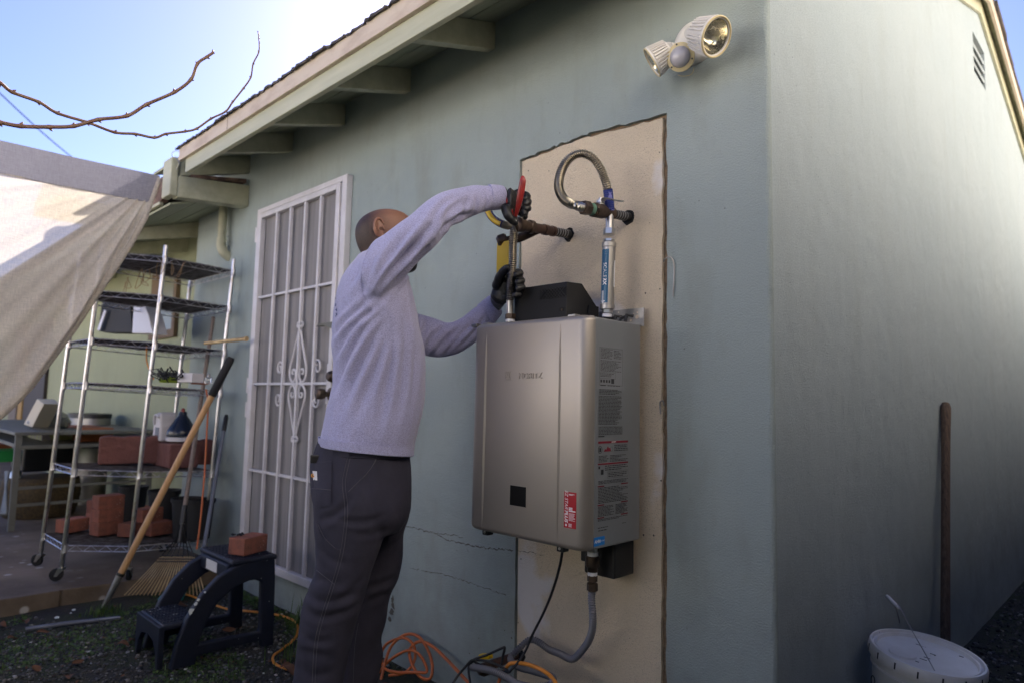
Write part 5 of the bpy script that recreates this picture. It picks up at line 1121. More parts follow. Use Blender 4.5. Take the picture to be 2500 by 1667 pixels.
# nursery pots on the lowest shelf behind the bricks
for i, (px, dy, r_, H_) in enumerate(((318, -.33, .085, .24), (395, -.26, .09, .25), (452, -.22, .085, .23), (485, -.17, .08, .23))):
    p = A(px, 1300, dy); p.z = shp(p.x, p.y, SZ[5]).z+.005
    t = thing("nursery_pot", ("black nursery pot at the left end of the pot row on the lowest shelf", "black nursery pot second from the left in the pot row", "black nursery pot third from the left, behind the rake handle", "black nursery pot at the right end of the pot row")[i], "plant pot", p, "black nursery pots on the lowest shelf")
    q = MB(); q.lathe(p, (0, 0, 1), [(0, r_*.78), (H_*.9, r_*.97), (H_*.9, r_*1.05), (H_, r_*1.07), (H_, r_*.98), (H_*.93, r_*.93)], 26, cap=False); q.build("pot", 'blackmatte', t, smooth='auto')
    q = MB(); q.lathe(p+Vector((0, 0, H_*.90)), (0, 0, 1), [(0, r_*.93), (.004, r_*.5), (.006, .001)], 20); q.build("potting_soil", 'soil', t, smooth='auto')
# third tier: black bag-like folders and a white roll
def leanbox(name, label, cat, pts, depth, m):
    q = MB(); q.prism(pts, depth); o = q.build(name, m, bevel=.006); tag(o, label, cat); return o
yb_ = -.38
leanbox("black_binder", "black folded plastic sheet standing on the third shelf", "folder", [A(255, 812, yb_), A(238, 808, yb_), A(250, 735, yb_), A(318, 742, yb_), A(322, 812, yb_)], (-.05, .10, 0), 'blackmatte')
leanbox("white_roll", "white paper roll leaning beside the black folder on the third shelf", "paper roll", [A(322, 814, yb_), A(326, 746, yb_), A(352, 742, yb_), A(362, 770, yb_), A(373, 815, yb_)], (-.03, .10, 0), 'whitejug')
leanbox("plastic_strip", "thin pale plastic strip leaning by the black folder", "strip", [A(236, 806, yb_-.03), A(254, 756, yb_-.03), A(259, 760, yb_-.03), A(243, 808, yb_-.03)], (-.01, .01, 0), 'whitejug')
# wooden stick poking out to the right of the third tier
a, b_ = onshelf(500, 838, 2, .02), A(603, 827, -.10); q = MB(); q.tube([a, a.lerp(b_, .93), a.lerp(b_, .97), b_], [.010, .011, .015, .014], 10); tag(q.build("wooden_stick", 'bamboo', smooth='auto'), "short round wooden stick poking out to the right of the third shelf", "stick")
# fourth tier clutter
rr = random.Random(4); q = MB(); c_ = onshelf(418, 932, 3)
for i in range(22):
    a = c_+Vector((rr.uniform(-.12, .10), rr.uniform(-.05, .05), rr.uniform(.005, .03))); q.tube(spline([a, a+Vector((rr.uniform(-.06, .06), rr.uniform(-.03, .03), rr.uniform(.0, .05))), a+Vector((rr.uniform(-.08, .08), rr.uniform(-.03, .03), rr.uniform(-.01, .045)))], 4), rr.uniform(.002, .005), 5)
tag(q.build("cable_heap", 'blackmatte', smooth='auto'), "heap of black cable ties and cords on the fourth shelf", "cord heap")
q = MB(); p = onshelf(427, 934, 3); q.lathe(p+Vector((0, -.03, 0)), (0, 0, 1), [(0, .045), (.018, .050), (.030, .03), (.033, .001)], 14); tag(q.build("lime_glove", 'lime', smooth='auto'), "crumpled lime green work glove on the fourth shelf", "glove")
q = MB(); p = onshelf(465, 934, 3); q.obox(p+Vector((0, 0, .025)), (.045, .02, 0), (-.015, .035, 0), (0, 0, .024)); tag(q.build("white_carton", 'whitejug', bevel=.004), "small pale carton on the fourth shelf behind the leaning handle", "carton")
q = MB(); p = onshelf(508, 936, 3); q.lathe(p, (0, 0, 1), [(0, .02), (.03, .02), (.035, .01), (.05, .008)], 14); tag(q.build("small_bottle", 'glass', smooth='auto'), "small clear bottle at the right end of the fourth shelf", "bottle")
q = MB(); p = onshelf(487, 938, 3); q.obox(p+Vector((0, 0, .008)), (.03, .01, 0), (-.01, .03, 0), (0, 0, .007)); tag(q.build("terracotta_saucer", 'terracotta', bevel=.003), "flat orange terracotta piece on the fourth shelf", "saucer")
# twine tangled under the top tier, orange cord drops
q = MB(); rr = random.Random(12)
for i in range(9):
    a = A(rr.uniform(290, 450), 640, rr.uniform(-.55, -.35)); a.z = shp(a.x, a.y, SZ[0]).z-.02
    q.tube(spline([a, a+Vector((rr.uniform(-.06, .06), 0, -rr.uniform(.05, .11))), a+Vector((rr.uniform(-.12, .12), 0, -rr.uniform(.04, .13))), a+Vector((rr.uniform(-.16, .16), 0, -.0))], 6), .0022, 5)
tag(q.build("hanging_twine", 'twine', smooth='auto'), "tangled brown twine hanging under the top shelf", "twine")
def cordline(pts, r_, m, name, label):
    q = MB(); q.tube(spline(pts, 8), r_, 8); tag(q.build(name, m, smooth='auto'), label, "cord")
cordline([A(358, 845, -.45), A(358, 880, -.45), A(366, 905, -.45), A(375, 925, -.45)], .004, 'orange2', "shelf_cord", "short orange cord curving down below the third shelf")
cordline([A(503, 950, -.22), A(508, 985, -.23), A(505, 1050, -.25), A(501, 1130, -.27), A(494, 1220, -.30), A(487, 1290, -.32), A(480, 1340, -.34)], .005, 'orange', "orange_drop_cord", "straight orange cord hanging down the right side of the shelf")
# milk bottle and pale tube behind the curtain
pw_ = A(196, 660, -.52); pw_.z = shp(pw_.x, pw_.y, SZ[1]).z+.004; t = thing("sauce_jug", "white square jug showing faintly through the curtain on the second shelf", "jug", pw_)
q = MB(); q.obox(pw_+Vector((0, 0, .075)), (.055, 0, 0), (0, .05, 0), (0, 0, .075)); q.build("body", 'whitejug', t, bevel=.012, seg=3); q = MB(); q.lathe(pw_+Vector((0, 0, .15)), (0, 0, 1), [(0, .045), (.04, .028), (.06, .026)], 16); q.build("neck", 'whitejug', t, smooth='auto'); q = MB(); q.lathe(pw_+Vector((0, 0, .21)), (0, 0, 1), [(0, .02), (.02, .02)], 12); q.build("cap", 'redgrip', t, smooth='auto')
# ================================================================== BENCH AND THINGS AT THE FAR LEFT
bench = thing("potting_bench", "old grey green metal bench with two tiers by the left wall", "bench", (-6.6, -.4, .08))
zt = A(51, 1050, -.7).z; xr_ = A(218, 1058, .1).x; fx0, fy0 = A(18, 1283, -.75).x, -.75
xL = -9.0; xR = A(48, 1060, -.75).x
q = MB(); q.box(xL, xR, -.78, .22, zt-.025, zt); q.build("bench_top", 'greypaint', bench, bevel=.004)
z2t = A(40, 1085, -.75).z
q = MB(); q.box(xL, xR, -.74, .20, z2t-.03, z2t); q.build("bench_shelf", 'greypaint', bench, bevel=.004)
lg_ = MB(); lg_.bar((0, 0, .0), (0, 0, zt-.08-.026), .04, .04); l0_ = lg_.build("leg", 'greypaint', bench)
for i, (x, y) in enumerate(((xR-.03, -.75), (xR-.03, .18), (xL+.05, -.75), (xL+.05, .18))):
    s = l0_ if i == 0 else copy_of(l0_, bench); s.location = (x, y, .08)
for zz in (A(40, 1195, -.75).z, A(40, 1240, -.75).z):
    q = MB(); q.bar((xR-.03, -.74, zz), (xR-.03, .18, zz), .02); q.build("stretcher", 'greypaint', bench)
zc = zt
def onb(px, py, y=-.5): p = A(px, py, y); return p
foam = MB(); foam.prism([onb(57, 1035, -.6), onb(78, 1042, -.6), onb(107, 985, -.6), onb(90, 973, -.6)], (-.03, .12, 0)); tag(foam.build("foam_box", 'foam', bevel=.006), "cream foam slab tipped up on the far left bench", "foam slab")
p = onb(120, 1044, -.45); q = MB(); q.lathe(Vector((p.x, p.y, zt)), (0, 0, 1), [(0, .13), (.05, .16), (.12, .12), (.16, .05), (.17, .001)], 20); tag(q.build("clear_cloche", 'glass', smooth='auto'), "clear plastic dome beside the foam slab on the bench", "plastic dome")
q = MB(); q.obox(Vector((p.x-.02, p.y+.02, zt+.05)), (.10, 0, 0), (0, .08, 0), (0, 0, .03)); tag(q.build("dark_tray", 'blackmatte', bevel=.01), "small dark tray under the clear dome", "tray")
pz = onb(100, 1068, -.45); q = MB(); q.box(pz.x-.25, pz.x+.30, -.5, -.25, z2t, z2t+.09); tag(q.build("seed_box", mat("printed carton", (.40, .45, .20), .6, col2=(.35, .32, .36), nscale=7, thr=(.48, .52)), bevel=.004), "yellow green and grey printed box on the bench's second tier", "box")
q = MB(); a = A(170, 1083, -.2); q.box(a.x, a.x+.75, -.28, -.05, z2t+.0, z2t+.11); tag(q.build("terracotta_trough", 'terracotta', bevel=.006), "orange terracotta trough seen between the shelf posts", "plant trough")
q = MB(); q.box(a.x-.2, a.x+.9, -.30, .05, z2t-.045, z2t-.003); tag(q.build("plank", 'blackmatte'), "dark plank under the terracotta trough", "plank")
a = A(90, 1180, -.35); q = MB(); q.prism([(a.x-.28, -.52, .40), (a.x+.26, -.52, .40), (a.x+.28, -.52, z2t-.05), (a.x-.30, -.52, z2t-.05)], (0, .38, 0)); tag(q.build("storage_tub", 'black', bevel=.02), "tall black storage tub under the bench", "tub")
a = A(78, 1255, -.50); bk2 = thing("wicker_basket", "round brown wicker basket on the slab under the bench", "basket", (a.x, -.5, .08))
q = MB(); prof = []
for i in range(15): prof += [(i*.022, .25+.035*math.sin(i/14*2.6)+(.006 if i % 2 else 0))]
q.lathe((a.x, -.45, .085), (0, 0, 1), prof+[(.32, .24)], 36); q.build("woven_body", 'basket', bk2, smooth='auto')
q = MB(); q.lathe((a.x+.02, -.62, .41), (.2, -1, .3), [(0, .05), (.05, .05), (.055, .03)], 16); tag(q.build("metal_cup", 'chromef', smooth='auto'), "shiny metal cup lying on top of the wicker basket", "cup")
a0_, a1_ = A(130, 1240, -.15), A(262, 1240, .12); cb = thing("trash_can", "tall dark grey steel bin with a rounded side behind the shelf", "bin", ((a0_.x+a1_.x)/2, .05, .08))
q = MB(); cx0 = A(205, 1200, .02).x; q.prism([(cx0+.30*math.cos(R(a))*1.0, .02+.17*math.sin(R(a)), .08) for a in range(0, 360, 20)], (0, 0, .80)); q.build("bin_body", 'steel', cb, smooth='auto')
q = MB(); q.prism([(cx0+.305*math.cos(R(a)), .02+.175*math.sin(R(a)), .88) for a in range(0, 360, 20)], (0, 0, .04)); q.build("lid", 'black', cb, smooth='auto')
M['bin'] = M['steel']
# door opening and frames on the left wing wall
dr = thing("side_door", "dark brown door standing in a golden frame in the left wing wall", "door", (-9, .3, .1))
xa, xb = A(62, 1000, .29).x, A(110, 1000, .29).x
q = MB(); q.box(xa, xb, .255, .298, .1, 2.1); q.build("door_panel", 'brownwood', dr, bevel=.004)
q = MB(); q.box(A(52, 1000, .29).x, xa-.005, .24, .297, .1, 2.1); q.build("door_frame", 'goldwood', dr, bevel=.004)
q = MB(); q.box(A(32, 1000, .29).x, A(50, 1000, .29).x, .23, .296, .1, 2.1); q.build("door_frame", 'taupe', dr, bevel=.004)
wn = thing("small_window", "narrow brown framed window behind the upper shelves", "window", (-6.4, .3, 1.5))
w0_, w1_ = A(372, 740, .28).x, A(433, 740, .28).x; wz0, wz1 = A(400, 826, .28).z, A(400, 655, .28).z
q = MB(); t_ = .07
for (x0, x1, z0, z1) in ((w0_, w0_+t_*3.2, wz0, wz1), (w1_-t_, w1_, wz0, wz1), (w0_+t_*3.2, w1_-t_, wz1-t_, wz1), (w0_+t_*3.2, w1_-t_, wz0, wz0+t_)): q.box(x0, x1, .262, .298, z0, z1)
q.build("window_frame", mat("brown window wood", (.14, .09, .05), .7), wn, bevel=.003); q = MB(); q.box(w0_+t_, w1_-t_, .275, .285, wz0+t_, wz1-t_); q.build("pane", mat("dull pane", (.20, .20, .13), .3), wn)
# folding metal thing and green clutter at the very edge
q = MB(); 
for i in range(5): a = A(2+i*4, 1270-i*12, -.9); q.tube([A(3+i*3, 1255, -.95), A(22-i*2, 1150, -.85)], .008, 6)
tag(q.build("folded_stand", 'greypaint', smooth='auto'), "folded grey metal stand at the left edge of the patio", "stand")
a = A(10, 1110, -.6); q = MB(); q.obox(a, (.18, 0, 0), (0, .1, 0), (0, 0, .05)); tag(q.build("green_crate", 'green', bevel=.01), "bright green plastic box at the left edge under the bench top", "box")
a = A(12, 1090, -.5); q = MB(); q.obox(a+Vector((0, 0, .0)), (.12, 0, 0), (0, .1, 0), (0, 0, .035)); tag(q.build("orange_tray", 'terracotta', bevel=.01), "orange tray above the green box at the left edge", "tray")

# ================================================================== LEANING TOOLS
def pole(pts, rad, m, parent, name, n=14): q = MB(); q.tube(pts, rad, n); return q.build(name, m, parent, smooth='auto')
g0 = G(252, 1483, .0); g1 = A(565, 872, -.20); dpt = g1-g0
tl = thing("long_handled_tool", "new pale ash pole with a black grip and steel ferrule leaning on the shelf", "tool", g0)
def on(px, py):
    """parameter along the pole nearest a photo position"""
    n_ = (CAM-g0).cross(dpt); best = min(range(401), key=lambda i: (proj_(g0+dpt*(i/400))[0]-px)**2+(proj_(g0+dpt*(i/400))[1]-py)**2); return best/400
def proj_(P): v = RM.transposed() @ (P-CAM); return (_c[0]+v.x/-v.z*_f, _c[1]-v.y/-v.z*_f)
tF, tG = on(300, 1405), on(520, 966)
pole([g0, g0+dpt*(tF*.5), g0+dpt*tF], [.012, .016, .0185], 'galv', tl, "ferrule")
pole([g0+dpt*(tF-.004), g0+dpt*(tF+.006)], [.021, .021], 'black', tl, "collar")
pole([g0+dpt*(tF-.02), g0+dpt*(tG+.01)], .0175, 'wood', tl, "shaft")
pole([g0+dpt*(tG-.002), g0+dpt*(tG+.003), g0+dpt*.99, g0+dpt], [.019, .0225, .0225, .016], 'blackmatte', tl, "grip")
# bamboo rake: grey handle, black hub, fan of tines in the plane of the tips
r0, r1 = G(303, 1452, .012), G(500, 1452, .012); hub = G(446, 1272, .40); mid = (r0+r1)/2
top_h = A(521, 775, -.06); rk_ = thing("bamboo_rake", "bamboo leaf rake with a worn grey handle standing fan down by the shelf", "rake", mid)
pole([hub+(top_h-hub)*.06, hub+(top_h-hub)*.55, top_h], [.0125, .0125, .0115], 'greywood', rk_, "handle")
pole([hub+(top_h-hub)*-.01, hub+(top_h-hub)*.07], .015, 'black', rk_, "socket")
pole([hub, hub-(top_h-hub)*.09], [.007, .012], 'black', rk_, "hub")
hb2 = G(449, 1292, .345); NT = 22
bend = (r1-r0).cross(hub-mid).normalized()
if bend.y > 0: bend = -bend
def tine(t, u):
    """point at fraction u from the hub to the tip on tine t in 0..1"""
    tipp = r0.lerp(r1, t); ar = .15*(1-(2*t-1)**2)
    e = hb2.lerp(tipp, u); return e+bend*(-.02*math.sin(u*3.0))+(hb2-mid).normalized()*0
def arcu(t): return .42-.10*abs(2*t-1)**2*0
q = MB(); q.prism([hub+Vector((0, 0, -.01)), tine(.12, .22), tine(.5, .20), tine(.88, .22)], bend*.006); q.build("hub_plate", 'black', rk_)
tn = []
for i in range(NT):
    t = i/(NT-1); q = MB(); P = [tine(t, u) for u in (.40, .55, .7, .85, 1.0)]
    q.tube(P, [.0024, .0028, .0033, .0037, .0033], 5, flat=(1.0, .7)); q.build("tine", 'bamboo', rk_)
for t in (0, .16, .33, .5, .67, .84, 1): q = MB(); q.tube([tine(t, .12), tine(t, .26), tine(t, .43)], .0035, 5); q.build("spring_wire", 'black', rk_)
for u in (.27, .41, .46, .50): q = MB(); q.tube([tine(k/14, u)-bend*.001 for k in range(15)], .0050 if u > .3 else .003, 5); q.build("binding", 'black', rk_)
# second rake with a blue grey tube, green head
s0, s1 = G(468, 1262, .42)+Vector((0, .10, 0)), A(553, 1012, -.03); h2 = thing("garden_rake", "blue grey tubular rake with teal tines behind the bamboo rake", "rake", s0)
dn_ = s0-(s1-s0)*.55
pole([s0-(s1-s0)*.35, s0, s1-(s1-s0)*.16], .0115, 'bluegrey', h2, "handle"); pole([s1-(s1-s0)*.17, s1-(s1-s0)*.03, s1], [.0135, .0145, .010], 'black', h2, "grip")
for i in range(9):
    tt = G(372+i*7, 1466, .01)+Vector((0, .03, 0)); base_ = s0-(s1-s0)*.35; q = MB(); q.tube([base_, base_.lerp(tt, .5), tt], [.005, .006, .008], 6); q.build("tine", 'teal', h2)

# ================================================================== STEP STOOL
stl = thing("step_stool", "dark navy plastic two step stool spattered with white paint on the gravel", "step stool", (-3.12, -.53, 0))
x0s, x1s = -3.325, -2.965; ZT_ = .392; ZL_ = .175
fy = lambda y: -.30+(y+.30)*.90
def arch_outer(t):   # front foot to rear top, in (y,z)
    return None
def side(x, th):
    """arched side frame as a plate with an opening"""
    out = [(-.775, 0), (-.755, .10), (-.715, .20), (-.655, .29), (-.58, .355), (-.50, .39), (-.42, .405), (-.33, .410), (-.30, .398), (-.292, .30), (-.285, 0), (-.345, 0), (-.350, .035), (-.66, .035), (-.665, 0)]
    inn = [(-.655, .085), (-.625, .17), (-.575, .245), (-.50, .295), (-.43, .315), (-.40, .315), (-.365, .30), (-.358, .10), (-.36, .075)]
    out = [(fy(a), b_*.968) for a, b_ in out]; inn = [(fy(a), b_*.968) for a, b_ in inn]; q = MB(); loops = [out, inn]
    V, F = poly_with_holes(out, [inn])
    for s_ in (0, 1): q.add([(x+s_*th, v[0], v[2]) for v in V], F if s_ else [tuple(reversed(f)) for f in F])
    for lp_ in loops:
        n = len(lp_); q.add([(x, a, b_) for a, b_ in lp_]+[(x+th, a, b_) for a, b_ in lp_], [(i, (i+1) % n, (i+1) % n+n, i+n) for i in range(n)])
    bm = bmesh.new(); me = bpy.data.meshes.new("x"); me.from_pydata(q.v, [], q.f); bm.from_mesh(me); bmesh.ops.remove_doubles(bm, verts=bm.verts, dist=1e-5); bm.to_mesh(me); bm.free()
    q2 = MB(); q2.add([v.co.copy() for v in me.vertices], [tuple(p.vertices) for p in me.polygons]); return q2
side(x1s-.035, .035).build("side_frame", 'navy', stl, bevel=.008, seg=3)
side(x0s, .035).build("side_frame", 'navy', stl, bevel=.008, seg=3)
q = MB(); q.box(x0s-.004, x1s+.004, -.500, -.290, ZT_-.012, ZT_+.012); q.box(x0s+.03, x1s-.03, -.505, -.485, ZT_-.075, ZT_-.010); tp2 = q.build("top_step", 'navy', stl, bevel=.010, seg=3)
q = MB()
for i in range(9):
    for j in range(13):
        q.box(x0s+.028+i*.036, x0s+.044+i*.036, -.487+j*.0145, -.480+j*.0145, ZT_+.011, ZT_+.0150)
q.build("tread_pattern", 'navy', tp2)
q = MB(); q.box(x0s+.036, x1s-.036, -.755, -.60, ZL_-.025, ZL_); lw = q.build("lower_step", 'navy', stl, bevel=.010, seg=3)
q = MB()
for i in range(7):
    for j in range(10): q.box(x0s+.060+i*.036, x0s+.074+i*.036, -.742+j*.0138, -.736+j*.0138, ZL_-.001, ZL_+.003)
q.build("tread_pattern", 'navy', lw)
fr_l = MB()
poly = [(x0s+.036, 0), (x0s+.06, 0), (x0s+.075, .06), (x0s+.11, .10), ((x0s+x1s)/2, .115), (x1s-.11, .10), (x1s-.075, .06), (x1s-.06, 0), (x1s-.036, 0), (x1s-.036, ZL_-.004), (x0s+.036, ZL_-.004)]
fr_l.prism([(a, -.768, b_) for a, b_ in poly], (0, .022, 0)); fr_l.build("front_apron", 'navy', stl, bevel=.004)
M['paintdrop'] = mat("dried white paint", (.62, .64, .62), .7)
q = MB(); rr = random.Random(21)
def blob(c_, n_, s_, nn):
    n_ = Vector(n_).normalized(); u_ = n_.cross(Vector((.3, .5, .8))).normalized(); v_ = n_.cross(u_); q.add([Vector(c_)+n_*.0008+(u_*math.cos(a*1.047)+v_*math.sin(a*1.047)*rr.uniform(.5, 1.6))*s_*rr.uniform(.5, 1) for a in range(6)], [tuple(range(6))])
for i in range(26): blob((rr.uniform(x0s+.02, x1s-.02), rr.uniform(-.50, -.30), ZT_+.0125), (0, 0, 1), rr.uniform(.002, .006), 6)
for i in range(14): blob((rr.uniform(x0s+.06, x1s-.06), rr.uniform(-.74, -.62), ZL_+.001), (0, 0, 1), rr.uniform(.002, .006), 6)
for yy, zz, s_ in ((-.70, .225, .010), (-.695, .235, .012), (-.68, .258, .008), (-.665, .275, .009), (-.64, .30, .006), (-.34, .40, .006)): blob((x1s+.0005, fy(yy)-.003, zz*.968), (1, -.4, .1), s_, 6)
q.build("paint_spatter", 'paintdrop', stl)
q = MB(); q.box(x0s+.10, x0s+.22, -.5065, -.5055, ZT_-.065, ZT_-.02); q.build("worn_sticker", 'lamp_white', stl)
pbk = G(582, 1350, ZT_+.0125); pbk = Vector((-3.065, -.385, ZT_+.016)); bo = put_brick(pbk, R(112), "red brick sitting alone on top of the dark step stool"); bo['category'] = "brick"
q = MB(); rr = random.Random(8)
for i in range(16): c_ = pbk+Vector((rr.uniform(-.03, .0), -.045+rr.uniform(-.02, .035), .077+rr.uniform(0, .008))); q.tube([c_, c_+Vector((rr.uniform(-.015, .015), rr.uniform(-.01, .01), rr.uniform(0, .008)))], .0028, 4)
tag(q.build("dry_moss_clump", 'blackmatte'), "dark dry moss clump lying on the stool's brick", "moss clump")

# ================================================================== CURTAIN, BRANCHES, CABLE
cx_ = -4.12
def curtain():
    q = MB(); top = 2.365; nz, ny = 70, 150; vs = []; fs = []
    for j in range(ny+1):
        s = j/ny                        # 0 at the beam end, 1 far out
        for i in range(nz+1):
            t = i/nz
            ytop = -.545-2.3*s; yl = ytop; 
            # bottom edge swept diagonally outward from the beam end
            zbot = 2.365-(min(s, 1)**.72)*3.4 if s < .5 else .3
            zbot = max(.25, zbot); z = top+(zbot-top)*t
            fold = .018*math.sin(s*40+t*2.2+1.5*math.sin(s*9))*min(1, t*2.2+.1)*(.4+.6*min(1, s*3))
            sag = -.03*math.sin(math.pi*min(1, s))
            vs.append((cx_+fold+.03*t*math.sin(s*6), yl+.02*math.sin(t*3+s*12)*t, z+sag*0))
    for j in range(ny):
        for i in range(nz): a = j*(nz+1)+i; fs.append((a, a+1, a+nz+2, a+nz+1))
    q.add(vs, fs); return q
ct = thing("gauze_curtain", "translucent taupe gauze curtain hanging from the beam and swept aside", "curtain", (cx_, -.55, 2.36))
def cpt(s, t):
    """s along the top (0 at the beam end), t from the top hem to the swept free edge"""
    edge = [(0, -.545, 2.372), (.12, -.62, 2.20), (.3, -.74, 1.93), (.5, -.88, 1.60), (.7, -1.02, 1.30), (.85, -1.16, 1.06), (1, -1.30, .86), (1.5, -1.9, .35)]
    return None
EDGE = [(-.50, 2.40)]+[(B(px, py, cx_).y, B(px, py, cx_).z) for px, py in ((386, 441), (356, 530), (318, 598), (275, 664), (230, 725), (184, 794), (140, 852), (69, 946), (0, 1014))]+[(-1.6, .62), (-2.9, .25)]
def edge_z(y):
    E = EDGE
    for (a, za), (b_, zb) in zip(E, E[1:]):
        if y <= a and y >= b_: t = (a-y)/(a-b_); return za+(zb-za)*t
    return .25
q = MB(); ny, nz = 190, 70; vs = []; fs = []; y_s = lambda j: -.545-2.2*(j/ny)**1.25
topz = lambda y: 2.372-.012*math.sin((-.545-y)*2.2)
for j in range(ny+1):
    y = y_s(j); zb = edge_z(y); zt_ = topz(y)-.165*min(1, (zt_ - zb)/.3 if False else 1)
    zt2 = max(topz(y)-.16, zb)
    for i in range(nz+1):
        t = i/nz; z = zt2+(zb-zt2)*t
        # folds radiate from the beam corner
        ang = math.atan2(2.37-z, -.545-y+1e-6); dist = math.hypot(2.37-z, -.545-y)
        near = max(0, 1-abs(z-zb)/.42)
        f_ = 1.7*(.020*math.sin(ang*34+.6*math.sin(dist*4))+.012*math.sin(ang*71+1.3))*min(1, dist*1.2)*(.25+.75*near)+.010*mnoise.noise(Vector((y*3, z*2, 1)))
        f_ += .035*max(0, 1-abs((z-zb)-.05)/.05)*min(1, dist*2)
        vs.append((cx_+f_, y, z))
for j in range(ny):
    for i in range(nz): a = j*(nz+1)+i; fs.append((a, a+1, a+nz+2, a+nz+1))
q.add(vs, fs); q.build("curtain_sheet", 'curtain', ct, smooth=True)
q = MB(); vs = []; fs = []
for j in range(ny+1):
    y = y_s(j); zb = edge_z(y); z1_ = topz(y); z0_ = max(z1_-.165, min(zb, z1_-.004))
    f_ = lambda z: .010*mnoise.noise(Vector((y*3, z*2, 1)))
    vs += [(cx_+.004+f_(z0_), y, z0_), (cx_+.006+f_(z1_), y, z1_), (cx_-.006+f_(z1_), y, z1_-.002), (cx_-.006+f_(z0_), y, z0_-.002)]
for j in range(ny):
    a = j*4
    for e in range(4): fs.append((a+e, a+(e+1) % 4, a+4+(e+1) % 4, a+4+e))
q.add(vs, fs); tag(q.build("folded_hem", 'curtain_hem', ct, smooth='auto'), "opaque doubled hem along the curtain's top")
# rolled free edge
q = MB(); P = []; y = -.55
while y > -2.3: P.append((cx_+.008+.008*math.sin(y*9), y, edge_z(y)+.004)); y -= .06
q.tube(P, [.012+.010*min(1, i/6) for i in range(len(P))], 10, flat=(1, .7)); q.build("rolled_edge", 'curtain', ct, smooth='auto')
# vine twigs against the sky
def twig(pts, d0, d1, r0_, r1_, label, seed):
    P = []; n_ = len(pts)
    for i, (px, py) in enumerate(pts):
        rv = ray(px, py).normalized(); d = d0+(d1-d0)*i/(n_-1); P.append(CAM+rv*d)
    S_ = spline(P, 6); rr = random.Random(seed); m_ = len(S_); rad = [r0_+(r1_-r0_)*i/(m_-1) for i in range(m_)]
    t = thing("vine_branch", label, "branch", P[0]); 
    for i in range(0, m_, 6): rad[i] *= 1.22
    q = MB(); q.tube(S_, rad, 9); q.build("stem", 'twig', t, smooth='auto')
    src = None; q = MB(); q.lathe((0, 0, 0), (0, 0, 1), [(0, .0028), (.003, .0040), (.007, .0030), (.011, .0004)], 8); src = q.build("bud", 'twig', t, smooth='auto')
    for k, i in enumerate(range(6, m_, 6)):
        s = src if k == 0 else copy_of(src, t); tg = (S_[min(i+1, m_-1)]-S_[i-1]).normalized(); sd_ = tg.cross(ray(pts[0][0], pts[0][1])).normalized()*(1 if k % 2 else -1)
        dv = (tg*.8+sd_).normalized(); s.rotation_euler = dv.to_track_quat('Z', 'Y').to_euler(); s.location = S_[i]+sd_*rad[i]*.5; sc_f = 1.0+.3*rr.random(); s.scale = (sc_f*.42*rad[i]/.0035,)*3
twig([(-60, 290), (0, 300), (50, 309), (120, 311), (180, 309), (240, 293), (310, 284), (358, 256), (426, 226), (466, 195), (482, 157), (505, 140), (521, 129)], 1.9, 2.05, .0048, .0034, "thicker reddish bare vine twig arching up and ending in two buds", 1)
twig([(-60, 170), (0, 203), (30, 226), (95, 250), (140, 277), (215, 300), (280, 324), (330, 328), (377, 337), (405, 328), (452, 322), (480, 315), (515, 291), (551, 273), (568, 250), (594, 217), (612, 190), (618, 157), (632, 127), (632, 95), (630, 78)], 2.2, 2.35, .0046, .0016, "longer thinner bare vine twig sweeping low then up to a fine tip", 2)
q = MB(); a = CAM+ray(-40, 190).normalized()*26; b_ = CAM+ray(300, 470).normalized()*34
q.tube([a.lerp(b_, i/12)+Vector((0, 0, -.25*math.sin(math.pi*i/12))) for i in range(13)], .022, 8); tag(q.build("power_line", 'cable', smooth='auto'), "thin blue grey power line crossing the sky at left", "power line")
# pale antenna-like scrap and roof vent peeking over
q = MB(); p = A(860, 92, .25); q.lathe((p.x, p.y, 2.70), (0, 0, 1), [(0, .012), (p.z+.02-2.70, .012)], 12); tag(q.build("roof_vent_pipe", 'galv'), "thin grey vent pipe peeking above the shingles", "vent pipe")
q = MB(); q.tube(spline([A(424, 392, -.46), A(420, 375, -.46), A(431, 369, -.46), A(445, 374, -.46)], 6), .0022, 6); q.tube(spline([A(428, 382, -.462), A(437, 398, -.462), A(430, 415, -.462)], 5), .0022, 6); tag(q.build("eave_wire", 'galv', smooth='auto'), "thin wire loop curling off the lower end of the eaves", "wire")
fr_h = thing("distant_roof", "far pale house roof just showing over the curtain", "house", (-30, 6, 0))
p = CAM+ray(125, 400).normalized()*30; q = MB(); q.prism([p+Vector((-2.4, 0, -1.5)), p+Vector((-2.4, 0, -1.0)), p+Vector((-.45, 0, -.35)), p+Vector((.0, 0, .12)), p+Vector((.3, 0, -.30)), p+Vector((1.6, 0, -.7)), p+Vector((1.6, 0, -1.5))], (0, 3, 0)); q.build("wall", 'lamp_white', fr_h)

